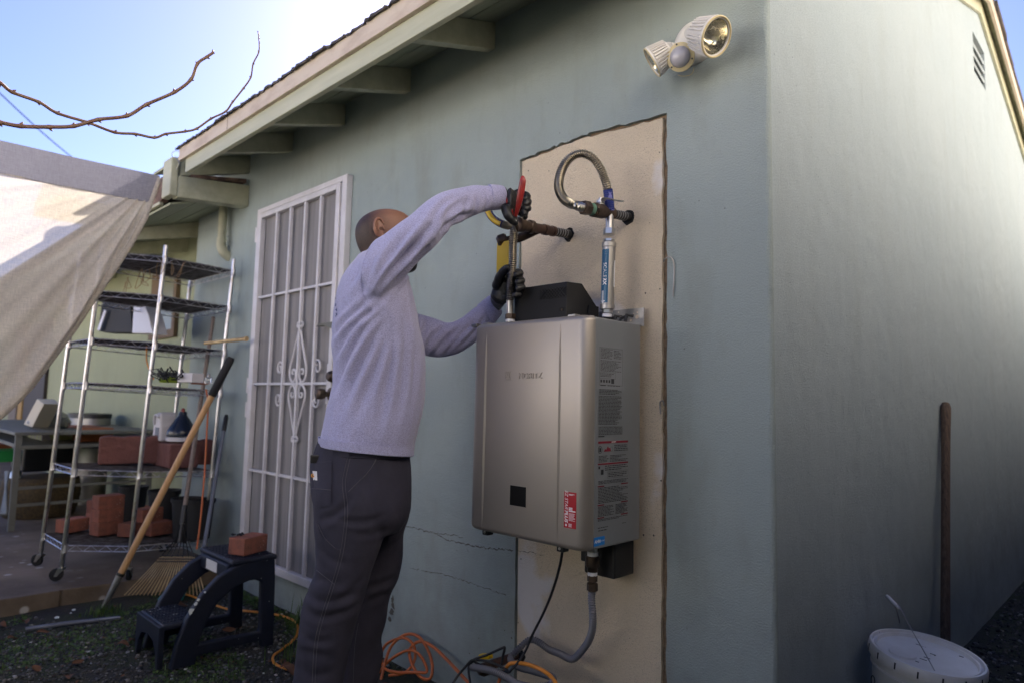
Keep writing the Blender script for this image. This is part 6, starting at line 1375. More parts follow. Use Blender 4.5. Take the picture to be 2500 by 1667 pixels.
# ================================================================== GROUND COVER
def pebbles(n, region, s0_, s1_, seed, tint_mu=.062):
    r = np.random.default_rng(seed); bm = bmesh.new(); bmesh.ops.create_icosphere(bm, subdivisions=1, radius=1); V = np.array([v.co[:] for v in bm.verts]); F = np.array([[v.index for v in f.verts] for f in bm.faces]); bm.free()
    xs, ys = region(r, n); n = len(xs); sc_ = (s0_+(s1_-s0_)*r.random(n)**2.2)[:, None]*r.uniform(.6, 1.15, (n, 3)); sc_[:, 2] *= .62
    an = r.uniform(0, 6.28, n); c_, s_ = np.cos(an), np.sin(an)
    P = V[None]*sc_[:, None, :]*(1+r.uniform(-.18, .18, (n, len(V), 1)))
    X = P[..., 0]*c_[:, None]-P[..., 1]*s_[:, None]; Y = P[..., 0]*s_[:, None]+P[..., 1]*c_[:, None]; Z = P[..., 2]
    zg = np.array([gh(a, b_) for a, b_ in zip(xs, ys)])+sc_[:, 2]*r.uniform(.1, .7, n)
    P = np.stack([X+xs[:, None], Y+ys[:, None], Z+zg[:, None]], 2).reshape(-1, 3); FF = (F[None]+(np.arange(n)*len(V))[:, None, None]).reshape(-1, 3)
    me = bpy.data.meshes.new("gravel"); me.vertices.add(len(P)); me.vertices.foreach_set("co", P.ravel()); me.loops.add(len(FF)*3); me.loops.foreach_set("vertex_index", FF.ravel())
    me.polygons.add(len(FF)); me.polygons.foreach_set("loop_start", np.arange(0, len(FF)*3, 3)); me.polygons.foreach_set("loop_total", np.full(len(FF), 3)); me.update(); me.validate()
    base_ = np.clip(r.lognormal(math.log(tint_mu), .8, n), .015, .6); hue = np.stack([base_*r.uniform(.95, 1.12, n), base_, base_*r.uniform(.88, 1.12, n), np.ones(n)], 1)
    at_ = me.attributes.new("tint", 'FLOAT_COLOR', 'POINT'); at_.data.foreach_set("color", np.repeat(hue, len(V), 0).ravel())
    me.materials.append(M['pebble']); o = bpy.data.objects.new("gravel", me); COL.objects.link(o); o['kind'] = 'stuff'; return o
def regA(r, n):
    xs = r.uniform(-4.32, -1.0, n); ys = r.uniform(-1.75, -.01, n); keep = np.array([(mnoise.noise(Vector((a*1.6, b_*1.6, 5))) > -.32+.30*r.random()) for a, b_ in zip(xs, ys)]); xs, ys = xs[keep], ys[keep]
    k2 = ~((xs < -4.15) & (ys > -1.4)); return xs[k2], ys[k2]
pebbles(26000, regA, .0028, .0115, 1)
def regB(r, n): return r.uniform(XC+.02, .3, n), r.uniform(.7, 6.0, n)
pebbles(12000, regB, .004, .0125, 2)
# weeds, moss and fallen leaves
def weed(n, reg, seed, s_, name, label=None):
    r = random.Random(seed); q = MB()
    for _ in range(n):
        x, y = reg(r); z = gh(x, y); 
        for k in range(r.randint(3, 7)):
            a = r.uniform(0, 6.28); l_ = s_*r.uniform(.5, 1.3); el = r.uniform(.1, .9); d = Vector((math.cos(a)*math.cos(el), math.sin(a)*math.cos(el), math.sin(el))); sdv = d.cross(Vector((0, 0, 1))).normalized()*l_*.30
            b0 = Vector((x, y, z))+d*l_*.2; q.add([b0, b0+d*l_*.5+sdv, b0+d*l_+Vector((0, 0, -l_*.1)), b0+d*l_*.5-sdv], [(0, 1, 2, 3)])
    o = q.build(name, 'leafgreen', None, fix=False); o['kind'] = 'stuff'; return o
def clump(r):
    while True:
        x, y = r.uniform(-4.3, -2.0), r.uniform(-1.7, -.02)
        if x < -4.18 and y > -1.4: continue
        if mnoise.noise(Vector((x*2.1, y*2.1, 9)))+.25*mnoise.noise(Vector((x*7, y*7, 2))) > .06: return x, y
weed(4200, clump, 1, .012, "clover_weeds")
weed(420, lambda r: (r.uniform(-4.1, -2.6), -.03-abs(r.gauss(0, .05))), 2, .020, "wall_weeds")
def grass(n, reg, seed, h0_, h1_):
    r = random.Random(seed); q = MB()
    for _ in range(n):
        x, y = reg(r); a = r.uniform(0, 6.28); h_ = r.uniform(h0_, h1_); d = Vector((math.cos(a), math.sin(a), 0)); w = Vector((-d.y, d.x, 0))*r.uniform(.0012, .0028); b0 = Vector((x, y, gh(x, y))); ln = r.uniform(.1, .5)
        P = [b0+Vector((0, 0, h_*t))+d*(h_*ln*t*t) for t in (0, .35, .7, 1)]
        q.add([P[0]-w, P[0]+w, P[1]+w, P[1]-w, P[2]+w*.7, P[2]-w*.7, P[3]], [(0, 1, 2, 3), (3, 2, 4, 5), (5, 4, 6)])
    o = q.build("grass", 'leafgreen', None, fix=False); o['kind'] = 'stuff'; return o
grass(170, lambda r: (-2.98+r.gauss(0, .10), -.06-abs(r.gauss(0, .04))), 3, .04, .17)
grass(60, lambda r: (-2.72+r.gauss(0, .05), -.30+r.gauss(0, .05)), 6, .05, .15)
lq = MB(); lr_ = random.Random(77)
for _ in range(700):
    x, y = lr_.uniform(-4.3, -1.9), lr_.uniform(-1.7, -.02)
    if x < -4.18 and y > -1.4: continue
    z = gh(x, y)+.008; s_ = lr_.uniform(.004, .014); a = lr_.uniform(0, 6.28); u = Vector((math.cos(a), math.sin(a), lr_.uniform(-.3, .4)))*s_; v = Vector((-math.sin(a), math.cos(a), lr_.uniform(-.4, .4)))*s_*.45; c = Vector((x, y, z)); lq.add([c-u, c-v, c+u*.9, c+v], [(0, 1, 2, 3)])
lo_ = lq.build("leaf_litter", 'leafdry', None, fix=False); lo_['kind'] = 'stuff'
gp0 = G(250, 1495); grass(110, lambda r: (gp0.x+r.gauss(0, .03), gp0.y+r.gauss(0, .04)), 4, .015, .05)
grass(500, clump, 5, .01, .04)
lsrc = None; rr = random.Random(31)
def leaf_mesh(seed):
    q = MB(); r = random.Random(seed); n = 7; c_ = []; L_ = .075
    for i in range(n+1):
        t = i/n; w = L_*.30*math.sin(math.pi*min(1, t*.94+.03))**.8; cz = .010*math.sin(t*4+seed)+.006
        c_.append([Vector((L_*(t-.5), -w, cz+w*.5+r.uniform(0, .003))), Vector((L_*(t-.5), 0, cz)), Vector((L_*(t-.5), w, cz+w*.6+r.uniform(0, .003)))])
    V = [p for row in c_ for p in row]; F = []
    for i in range(n):
        for k in range(2): a = i*3+k; F.append((a, a+1, a+4, a+3))
    q.add(V, F); q.tube([(-L_*.5, 0, .006), (-L_*.8, .004, .004)], .0010, 4); return q
lm = [leaf_mesh(s) for s in range(3)]; lobs = []
spots = [(60, 1520, .1, "curled brown leaf lying on the grey stick's left end"), (105, 1545, 1.2, "tan leaf beside the grey stick's left end"), (88, 1635, .3, "large rust brown leaf near the bottom left of the gravel"), (300, 1575, .9, "orange brown leaf beside the stool's front left foot"), (325, 1565, 2.2, "dry curled leaf touching the stool's front left foot"), (190, 1618, 1.9, "small tan leaf midway between the stick and the stool"), (5, 1528, .5, "orange leaf at the left edge of the gravel"), (440, 1480, 1.1, "tan leaf under the stool near the orange cord"), (690, 1618, 2.6, "dark brown leaf beside the orange cord by the man's leg"), (705, 1640, .2, "brown curled leaf lying against the end of the orange cord"), (168, 1655, 2.9, "yellow green leaf at the bottom edge of the gravel"), (560, 1540, .7, "brown leaf under the stool's side opening"), (700, 1630, 1.0, "small brown leaf in the gravel by the man's boot"), (30, 1560, 2, "dark leaf half buried near the left edge")]
for i, (px, py, a, lb_) in enumerate(spots):
    p = G(px, py, .012); q = lm[i % 3]
    if i < 3: o = q.build("fallen_leaf", 'leafdry', None, smooth=True, fix=False); lobs.append(o)
    else: o = lobs[i % 3].copy(); COL.objects.link(o)
    o.location = p; o.rotation_euler = (rr.uniform(-.2, .3), rr.uniform(-.2, .2), a); o.scale = (.62+.3*rr.random(),)*3; tag(o, lb_, "leaf", "fallen leaves on the gravel")
q = MB(); a, b_ = G(62, 1535, .012), G(293, 1506, .012); q.tube([a, a.lerp(b_, .4)+Vector((0, 0, .003)), b_], [.0105, .0105, .0085], 10); tag(q.build("grey_stick", 'bluegrey', smooth='auto'), "straight grey stick lying on the weedy gravel at lower left", "stick")
for i, (px, py, s_) in enumerate(((139, 1508, .012), (180, 1489, .010), (173, 1496, .006))):
    p = G(px, py, .01); q = MB(); r = random.Random(i); q.lathe(p, (0, 0, 1), [(0, s_*.7), (s_*.3, s_), (s_*.7, s_*.5), (s_*.75, .001)], 7); tag(q.build("white_stone", 'paintdrop'), ("largest white stone in the weeds near the slab edge", "white pebble nearest the slab edge", "tiny white pebble between two larger white stones")[i], "stone", "white stones by the slab")
# ================================================================== THE MAN
PC = Vector((-1.83, -.58, 0)); PF = Vector((.475, .88, 0)).normalized(); PR = Vector((PF.y, -PF.x, 0)); PU = Vector((0, 0, 1))
def L3(f, r, z): return PC+PF*f+PR*r+PU*z
def Pm(px, py, r=0): return onplane(px, py, PC+PR*r, PR)
man = thing("person", "man in heather lavender long sleeve shirt and charcoal work pants fitting a hose", "person", (PC.x, PC.y, 0))
def ell(c, u, v, n=22, p=2.0):
    out = []
    for i in range(n):
        a = 2*math.pi*i/n; ca, sa = math.cos(a), math.sin(a)
        out.append(c+u*math.copysign(abs(ca)**(2/p), ca)+v*math.copysign(abs(sa)**(2/p), sa))
    return out
def secs(rows, grow=0.0, p=2.0, n=22):
    """rows: (pixel a, pixel b, lateral offset r, lateral half width rr) -> rings"""
    rs = []
    for (a, b_, r, rr) in rows:
        A_, B_ = Pm(*a, r), Pm(*b_, r); c = (A_+B_)/2; u = (B_-A_)/2; L_ = u.length
        rs.append(ell(c, u*((L_+grow)/L_), PR*(rr+grow), n, p))
    return rs
def smooth_rings(rs, k=3):
    """Catmull-Rom the rings lengthwise"""
    n = len(rs[0]); cols = [spline([r[i] for r in rs], k) for i in range(n)]; return [[cols[i][j] for i in range(n)] for j in range(len(cols[0]))]
TORSO = [((778, 1078), (1008, 1100), 0, .165), ((785, 1045), (1016, 1060), 0, .168), ((800, 985), (1030, 1000), 0, .165), ((811, 936), (1036, 950), 0, .165), ((813, 891), (1035, 895), 0, .170), ((810, 846), (1030, 850), 0, .178), ((812, 784), (1020, 795), 0, .188), ((818, 735), (1010, 748), 0, .195), ((826, 697), (1000, 708), 0, .195), ((842, 664), (985, 668), 0, .180), ((860, 640), (965, 640), 0, .135), ((874, 622), (945, 626), 0, .085)]
ARM_R = [((868, 660), (905, 755), .12, .085), ((905, 597), (935, 735), .165, .078), ((931, 577), (972, 692), .185, .070), ((960, 556), (1008, 655), .205, .064), ((990, 535), (1042, 622), .222, .060), ((1020, 510), (1066, 598), .232, .056), ((1046, 489), (1090, 568), .236, .052), ((1074, 473), (1103, 553), .230, .050), ((1112, 461), (1128, 543), .212, .046), ((1152, 453), (1162, 525), .192, .042), ((1190, 455), (1198, 512), .172, .038), ((1219, 458), (1228, 508), .158, .034)]
ARM_L = [((905, 690), (935, 800), -.14, .07), ((960, 735), (985, 840), -.19, .062), ((1005, 760), (1022, 858), -.21, .056), ((1035, 771), (1052, 871), -.215, .052), ((1062, 779), (1088, 872), -.205, .048), ((1090, 787), (1124, 860), -.18, .045), ((1122, 778), (1160, 835), -.15, .041), ((1158, 753), (1190, 806), -.12, .037), ((1192, 727), (1219, 771), -.09, .033)]
def loft(q, rows, grow=0.0, p=2.0, k=3): q.rings(smooth_rings(secs(rows, grow, p), k))
def remesh(o, vox, smooth=6, fac=.5):
    m_ = o.modifiers.new("r", 'REMESH'); m_.mode = 'VOXEL'; m_.voxel_size = vox; m_.use_smooth_shade = True
    s_ = o.modifiers.new("s", 'SMOOTH'); s_.iterations = smooth; s_.factor = fac
    bake_obj(o); o.data.polygons.foreach_set("use_smooth", [True]*len(o.data.polygons)); return o
def co(o): a = np.empty(len(o.data.vertices)*3); o.data.vertices.foreach_get("co", a); return a.reshape(-1, 3)
def setco(o, a): o.data.vertices.foreach_set("co", a.ravel()); o.data.update()
def nrm(o): a = np.empty(len(o.data.vertices)*3); o.data.vertices.foreach_get("normal", a); return a.reshape(-1, 3)
def folds(o, strokes, side=1, k_dep=1.45):
    """press long soft folds into cloth; a stroke is (photo polyline, half width m, depth m, r plane)"""
    V = co(o); Nn = nrm(o); D = np.zeros(len(V)); pr = np.array(PR)
    facing = np.clip((Nn@pr)*side*1.6+.35, 0, 1)
    fv = (V-np.array(PC))@np.array(PF); zv = V[:, 2]
    for pts, w, dep, r in strokes:
        P = [Pm(px, py, r) for px, py in pts]; P = spline(P, 4); F_ = np.array([[(p-PC).dot(PF), p.z] for p in P]); m_ = len(F_)
        best = np.full(len(V), 9.0); tt = np.zeros(len(V))
        for i in range(m_-1):
            a, b_ = F_[i], F_[i+1]; d = b_-a; l2 = (d**2).sum()+1e-9
            t = np.clip(((fv-a[0])*d[0]+(zv-a[1])*d[1])/l2, 0, 1); ds = np.hypot(fv-a[0]-t*d[0], zv-a[1]-t*d[1]); k_ = ds < best; best[k_] = ds[k_]; tt[k_] = (i+t[k_])/(m_-1)
        taper = np.sin(np.clip(tt, 0.02, .98)*math.pi)**.6
        x = best/w; D += (-.55*np.exp(-x**2)-.6*np.exp(-np.abs(x)*2.2)+.55*np.exp(-((x-1.7)/.8)**2))*dep*k_dep*taper*facing
    setco(o, V+Nn*D[:, None]); return o
# ---- shirt
q = MB(); loft(q, TORSO, p=2.3); loft(q, ARM_R); loft(q, ARM_L)
# shoulder mass joins both arms to the torso
for s_, rw in ((1, ((880, 640), (955, 720))), (-1, ((890, 660), (960, 740)))):
    q.rings([ell(Pm(*rw[0], 0).lerp(Pm(*rw[1], 0), .5)+PR*(s_*rr_), PF*a_, PU*b2) for rr_, a_, b2 in ((.04, .075, .085), (.09, .075, .085), (.13, .072, .080), (.165, .062, .070), (.185, .045, .05))])
sh = q.build("shirt", 'shirt', man); remesh(sh, .0062, 7)
W_ = .011
ST = []
for pts, w, d in (
    (((905, 745), (860, 800), (828, 850), (812, 900)), .013, .0075), (((925, 760), (880, 815), (845, 880), (822, 950)), .013, .008), (((935, 775), (900, 850), (862, 930), (830, 1010)), .014, .0075),
    (((945, 790), (925, 870), (895, 950), (865, 1030)), .014, .006), (((960, 800), (955, 880), (940, 960), (925, 1050)), .013, .005), (((905, 725), (870, 760), (835, 790), (815, 815)), .010, .006),
    (((985, 760), (990, 840), (985, 920), (975, 1010)), .014, .005), (((915, 750), (895, 770), (855, 800)), .009, .006), (((1010, 820), (1015, 900), (1008, 990)), .012, .004), (((850, 700), (870, 670), (880, 645)), .012, .004)):
    ST.append((pts, w, d, .16))
for pts, w, d in (
    (((925, 745), (960, 690), (1010, 640), (1050, 600)), .010, .008), (((915, 735), (950, 670), (1000, 615), (1045, 565)), .011, .009), (((930, 700), (975, 640), (1020, 585), (1060, 540)), .011, .007), (((900, 720), (930, 660), (970, 600), (1010, 555)), .012, .006), (((885, 720), (900, 670), (915, 620)), .012, .005),
    (((1060, 600), (1085, 560), (1120, 535), (1160, 520)), .009, .007), (((1075, 585), (1080, 545), (1100, 515), (1135, 495)), .010, .006), (((1045, 545), (1075, 510), (1110, 490)), .009, .005), (((1120, 545), (1130, 515), (1140, 490)), .007, .004), (((1160, 525), (1163, 500), (1160, 478)), .006, .003), (((1187, 512), (1192, 485), (1188, 462)), .005, .003)):
    ST.append((pts, w, d, .23))
folds(sh, ST, 1)
ST = [(pts, w, d, -.15) for pts, w, d in ((((1040, 860), (1060, 820), (1085, 795)), .009, .007), (((1060, 870), (1090, 830), (1125, 800)), .010, .007), (((1090, 865), (1115, 825), (1150, 790)), .008, .005), (((1015, 850), (1035, 810), (1045, 780)), .009, .006), (((1120, 850), (1150, 815), (1175, 775)), .007, .004), (((1175, 810), (1180, 780), (1172, 755)), .005, .003))]
folds(sh, ST, 1)
V = co(sh); Nn = nrm(sh); d_ = np.array([mnoise.noise(Vector(v)*12)*.0034+mnoise.noise(Vector(v)*30)*.0012 for v in V]); setco(sh, V+Nn*d_[:, None])
# hem turned up and cuffs as ribbed bands
q = MB(); hr = secs([((776, 1066), (1009, 1088), 0, .170), ((776, 1086), (1008, 1108), 0, .171), ((779, 1088), (1005, 1110), 0, .166), ((779, 1068), (1006, 1090), 0, .163)], p=2.3, n=48); q.rings(hr, cap=False, closed=True); q.build("shirt_hem", 'shirt', man, smooth='auto')
q = MB(); cr_ = smooth_rings(secs([((1192, 452), (1199, 514), .171, .041), ((1212, 453), (1220, 512), .162, .039), ((1226, 456), (1233, 509), .155, .036), ((1228, 462), (1233, 502), .153, .030)], n=30), 3); q.rings(cr_); q.build("cuff", 'shirt', man, smooth='auto')
q = MB(); cr_ = smooth_rings(secs([((1166, 744), (1200, 800), -.113, .040), ((1186, 728), (1216, 779), -.094, .038), ((1197, 721), (1224, 768), -.084, .035), ((1199, 727), (1222, 764), -.082, .029)], n=30), 3); q.rings(cr_); q.build("cuff", 'shirt', man, smooth='auto')
# armhole seam
P = [Pm(px, py, .20) for px, py in ((905, 600), (893, 640), (888, 690), (895, 735), (912, 765))]
from mathutils.bvhtree import BVHTree
def bvh(o): return BVHTree.FromPolygons([v.co.copy() for v in o.data.vertices], [tuple(p.vertices) for p in o.data.polygons])
bt = bvh(sh)
def stick(px, py, off=.0008, tree=None):
    h = (tree or bt).ray_cast(CAM, ray(px, py).normalized()); 
    return None if h[0] is None else h[0]+h[1]*off
def seam(pts, w, m, name, parent, tree, off=.0006, dash=0):
    q = MB(); S_ = []
    for a, b_ in zip(pts, pts[1:]):
        n_ = max(2, int(math.hypot(b_[0]-a[0], b_[1]-a[1])/4))
        for i in range(n_): S_.append((a[0]+(b_[0]-a[0])*i/n_, a[1]+(b_[1]-a[1])*i/n_))
    S_.append(pts[-1]); P = [stick(px, py, off, tree) for px, py in S_]; run = []
    for i, p in enumerate(P+[None]):
        if p is None or (run and (p-run[-1]).length > .03) or (dash and len(run) >= dash):
            if len(run) > 1: q.tube(run, w, 5)
            run = [p] if (p is not None and not dash) else []
        else: run.append(p)
    if q.v: return q.build(name, m, parent, smooth='auto')
sp2 = lambda pts, n=5: [(p.x, p.y) for p in spline([(a, b_, 0) for a, b_ in pts], n)]
seam(sp2([(905, 602), (888, 640), (882, 690), (888, 730), (905, 758)]), .0010, 'shirt', "shoulder_seam", man, bt)
# printed lettering that wraps round the back, only its edge in view
M['navyink'] = mat("navy print", (.02, .035, .16), .8)
q = MB()
for px, py, ch, s_ in ((822, 729, "i", .016), (822, 745, "n", .016), (823, 757, "Y", .017), (823, 769, "A", .018)):
    h = bt.ray_cast(CAM, ray(px, py).normalized())
    if h[0] is not None:
        n_ = h[1]; dz = Vector((0, 0, -1)); ux = (dz-n_*dz.dot(n_)).normalized(); uy = n_.cross(ux)
        if uy.dot(RM @ Vector((1, 0, 0))) < 0: uy = -uy
        put_text(q, ch, h[0]+n_*.0030, ux, uy, s_, bold=.0008)
q.build("back_print", 'navyink', man)
# ---- trousers
HIPS = [((778, 1068), (1000, 1092), 0, .150), ((764, 1112), (1000, 1115), 0, .156), ((757, 1135), (1003, 1150), 0, .163), ((760, 1200), (1003, 1205), 0, .172), ((768, 1240), (998, 1250), 0, .172), ((790, 1285), (975, 1290), 0, .150)]
LEG_R = [((775, 1150), (965, 1160), .075, .085), ((765, 1200), (962, 1210), .085, .092), ((765, 1245), (955, 1252), .090, .095), ((768, 1319), (930, 1330), .095, .088), ((769, 1383), (905, 1395), .100, .080), ((754, 1430), (893, 1440), .102, .074), ((738, 1475), (880, 1485), .104, .070), ((731, 1532), (864, 1540), .106, .067), ((720, 1617), (848, 1620), .108, .065), ((714, 1667), (839, 1667), .110, .064), ((700, 1760), (832, 1760), .112, .062), ((690, 1850), (826, 1850), .113, .062), ((690, 1905), (828, 1905), .114, .063)]
LEG_L = [((850, 1150), (1003, 1165), -.08, .085), ((855, 1205), (1003, 1215), -.09, .092), ((850, 1260), (996, 1262), -.095, .092), ((845, 1300), (984, 1300), -.098, .088), ((842, 1353), (984, 1353), -.10, .082), ((835, 1400), (975, 1405), -.10, .076), ((828, 1455), (952, 1455), -.10, .070), ((822, 1510), (944, 1510), -.10, .067), ((815, 1560), (932, 1556), -.10, .065), ((812, 1610), (936, 1600), -.10, .065), ((805, 1667), (920, 1667), -.10, .063), ((795, 1740), (912, 1740), -.10, .061), ((788, 1830), (908, 1830), -.10, .061)]
q = MB(); loft(q, HIPS, p=2.2); loft(q, LEG_R); loft(q, LEG_L)
pt = q.build("trousers", 'pants', man); remesh(pt, .0062, 6)
ST = []
for pts, w, d in ((((945, 1250), (905, 1265), (860, 1268), (800, 1258)), .010, .005), (((955, 1290), (900, 1300), (850, 1296)), .010, .004), (((775, 1275), (800, 1262), (840, 1235), (860, 1200)), .012, .006), (((770, 1335), (810, 1360), (850, 1372)), .012, .005), (((745, 1455), (790, 1462), (840, 1452), (885, 1438)), .012, .007), (((740, 1490), (780, 1500), (830, 1492), (870, 1478)), .012, .007), (((745, 1425), (790, 1412), (840, 1418)), .012, .005), (((728, 1550), (770, 1560), (820, 1550)), .012, .005), (((725, 1595), (765, 1588), (820, 1600)), .012, .005), (((800, 1110), (830, 1150), (838, 1200)), .010, .003), (((900, 1400), (860, 1430), (820, 1480)), .012, .005), (((722, 1630), (770, 1640), (830, 1630)), .012, .004)):
    ST.append((pts, w, d, .15))
folds(pt, ST, 1, .65)
folds(pt, [(pts, w, d, -.05) for pts, w, d in ((((975, 1405), (930, 1420), (890, 1430)), .012, .006), (((960, 1450), (920, 1455), (880, 1470)), .012, .005), (((985, 1310), (950, 1330), (925, 1345)), .010, .005))], 1, .65)
V = co(pt); Nn = nrm(pt); d_ = np.array([mnoise.noise(Vector((v[0]*9, v[1]*9, v[2]*5)))*.0038+mnoise.noise(Vector(v)*30)*.0008 for v in V]); setco(pt, V+Nn*d_[:, None])
pb = bvh(pt)
sw = .0011
for off in (0, 7): seam([(p[0]+off, p[1]) for p in sp2([(855, 1090), (845, 1130), (836, 1180), (842, 1240), (838, 1300), (828, 1360), (808, 1430), (785, 1500), (768, 1570), (762, 1667)])], sw*.8, 'stitch', "side_seam", man, pb)
seam(sp2([(922, 1092), (918, 1120), (898, 1152), (870, 1180), (850, 1200)]), sw*.9, 'stitch', "pocket_edge", man, pb)
seam(sp2([(852, 1106), (880, 1112), (918, 1113)]), sw*.7, 'stitch', "pocket_edge", man, pb)
seam(sp2([(776, 1276), (790, 1310), (815, 1336), (830, 1342)]), .0022, 'pants', "tool_pocket_edge", man, pb, off=.002)
seam(sp2([(779, 1279), (795, 1312), (818, 1335)]), sw*.7, 'stitch', "tool_pocket_edge", man, pb, off=.0035)
seam(sp2([(765, 1192), (790, 1194), (810, 1196)]), sw*.8, 'stitch', "pocket_seam", man, pb, off=.007)
seam(sp2([(772, 1390), (800, 1412), (815, 1425)]), sw*.7, 'stitch', "knee_seam", man, pb)
seam(sp2([(875, 1520), (868, 1560), (864, 1610), (862, 1667)]), sw*.8, 'stitch', "inseam", man, pb)
# back pocket as a raised patch that follows the hip
def patch(poly, th, name, m, parent, tree, nu=10, nv=12, off=.0005):
    """poly: four photo corners (tl, tr, br, bl) cloth patch laid on the body"""
    q = MB(); g = []
    for j in range(nv+1):
        for i in range(nu+1):
            s, t = i/nu, j/nv; x = (poly[0][0]*(1-s)+poly[1][0]*s)*(1-t)+(poly[3][0]*(1-s)+poly[2][0]*s)*t; y = (poly[0][1]*(1-s)+poly[1][1]*s)*(1-t)+(poly[3][1]*(1-s)+poly[2][1]*s)*t
            p = stick(x, y, off, tree); g.append(p)
    d0 = [p for p in g if p is not None]
    if len(d0) < 20: return None
    for k in range(len(g)):
        if g[k] is None: g[k] = min(d0, key=lambda e, k=k: abs((k//(nu+1))-0)) if False else None
    idx = {}; vs = []
    for k, p in enumerate(g):
        if p is not None: idx[k] = len(vs); vs.append(p)
    nn = len(vs); out = (CAM-vs[0]).normalized(); vs2 = vs+[p+PR*th for p in vs]; fs = []
    for j in range(nv):
        for i in range(nu):
            k = [j*(nu+1)+i, j*(nu+1)+i+1, (j+1)*(nu+1)+i+1, (j+1)*(nu+1)+i]
            if all(e in idx for e in k):
                a = [idx[e] for e in k]; fs.append(tuple(e+nn for e in a)); fs.append(tuple(reversed(a)))
                for u in range(4):
                    e0, e1 = k[u], k[(u+1) % 4]; 
                    if (u == 0 and j == 0) or (u == 2 and j == nv-1) or (u == 1 and i == nu-1) or (u == 3 and i == 0): fs.append((idx[e0], idx[e1], idx[e1]+nn, idx[e0]+nn))
    q.add(vs2, fs); o = q.build(name, m, parent, smooth='auto'); return o
bp2 = patch([(762, 1129), (810, 1125), (808, 1232), (772, 1238)], .004, "back_pocket", 'pants', man, pb)
q = MB(); ph = stick(772, 1122, .004, pb) or Pm(772, 1122, .1); q.obox(ph+Vector((0, 0, .002)), PF*.014, PR*.006, PU*.012); q.build("wallet_top", 'black', man, bevel=.003)
pl = stick(767, 1158, .006, pb) or Pm(767, 1158, .1)
patch([(763, 1148), (774, 1149), (775, 1171), (765, 1170)], .0065, "maker_patch", 'whitep', man, pb, 4, 4)
M['orangeink'] = mat("orange print", (.65, .28, .02), .6)
q = MB(); pc_ = stick(769, 1159, .0075, pb)
if pc_ is not None:
    pc_ = pc_+PR*.005; q.tube([pc_+PF*(.0035*math.cos(a))+PU*(.0045*math.sin(a)) for a in [R(50+26*i) for i in range(11)]], .0016, 6); q.tube([pc_+PF*.0005+PU*.002, pc_+PF*.004-PU*.004], .0016, 6)
    q.build("maker_emblem", 'orangeink', man)
# waistband and belt loops
q = MB(); q.rings(secs([((777, 1080), (1000, 1098), 0, .152), ((775, 1104), (1001, 1112), 0, .157), ((778, 1106), (998, 1114), 0, .153), ((780, 1082), (997, 1100), 0, .149)], p=2.2, n=48), cap=False, closed=True); q.build("waistband", 'pants', man, smooth='auto')
wb = pb
for px in (858, 944): 
    p = stick(px, 1100, .004, pb)
    if p is not None: q = MB(); q.obox(p, PF*.007, PR*.003, PU*.016); q.build("belt_loop", 'pants', man, bevel=.002)
# boots
for s_, f0 in ((.112, -.135), (-.10, -.02)):
    c = L3(f0, s_, 0); q = MB(); rs = []
    for t, w, h_ in ((-.085, .030, .060), (-.07, .040, .085), (-.02, .043, .100), (.04, .043, .095), (.09, .047, .070), (.14, .050, .055), (.175, .043, .042), (.195, .022, .028)):
        rs.append(ell(c+PF*t+PU*(h_/2+.012), PR*w, PU*h_/2, 16, 2.6))
    q.rings(rs); q.lathe(c+PF*-.02+PU*.06, (0, 0, 1), [(0, .045), (.09, .050), (.10, .046)], 16); b_o = q.build("boot", M['boot'] if 'boot' in M else mat("brown leather boot", (.06, .035, .02), .6), man, smooth='auto')
    q = MB(); q.rings([ell(c+PF*t+PU*.010, PR*w, PU*.010, 14, 3) for t, w in ((-.09, .030), (-.06, .044), (.0, .045), (.09, .050), (.15, .052), (.19, .036), (.2, .015))]); q.build("sole", 'blackmatte', b_o, smooth='auto')
# ---- body with head: one continuous skin
q = MB()
loft(q, [(a, b_, r, rr-.014) for a, b_, r, rr in TORSO[:-2]], -.022, 2.3); loft(q, ARM_R[:-1], -.031); loft(q, ARM_L[:-1], -.030)
loft(q, HIPS[1:], -.02); loft(q, LEG_R[:-1], -.02); loft(q, LEG_L[:-1], -.02)
# neck
HC = Pm(941, 586, 0)                      # head centre
fw = (PF*.97+PR*.0+PU*.10).normalized(); up_ = (PU-fw*PU.dot(fw)).normalized(); sdv = fw.cross(up_)
q.rings([ell(p, PF*a_, PR*b2) for p, a_, b2 in ((L3(-.035, 0, 1.44), .085, .09), (L3(-.020, 0, 1.50), .062, .066), (HC-PU*.085-PF*.020, .056, .058), (HC-PU*.045-PF*.012, .060, .062), (HC-PU*.01, .058, .06))])
# skull: horizontal slices with separate front and back profiles
sl_ = []
prof = [(-.112, -.030, .060, .026), (-.105, -.040, .088, .042), (-.090, -.052, .097, .054), (-.070, -.064, .098, .062), (-.045, -.078, .096, .068), (-.020, -.089, .096, .072), (.005, -.095, .095, .0745), (.030, -.095, .097, .0755), (.052, -.088, .095, .074), (.070, -.074, .084, .067), (.084, -.053, .064, .054), (.093, -.030, .040, .035), (.097, -.010, .014, .014)]
for z, bk_, fr_, w in prof: sl_.append(ell(HC+up_*z+fw*((bk_+fr_)/2), fw*((fr_-bk_)/2), sdv*w, 30, 2.15))
q.rings(smooth_rings(sl_, 3))
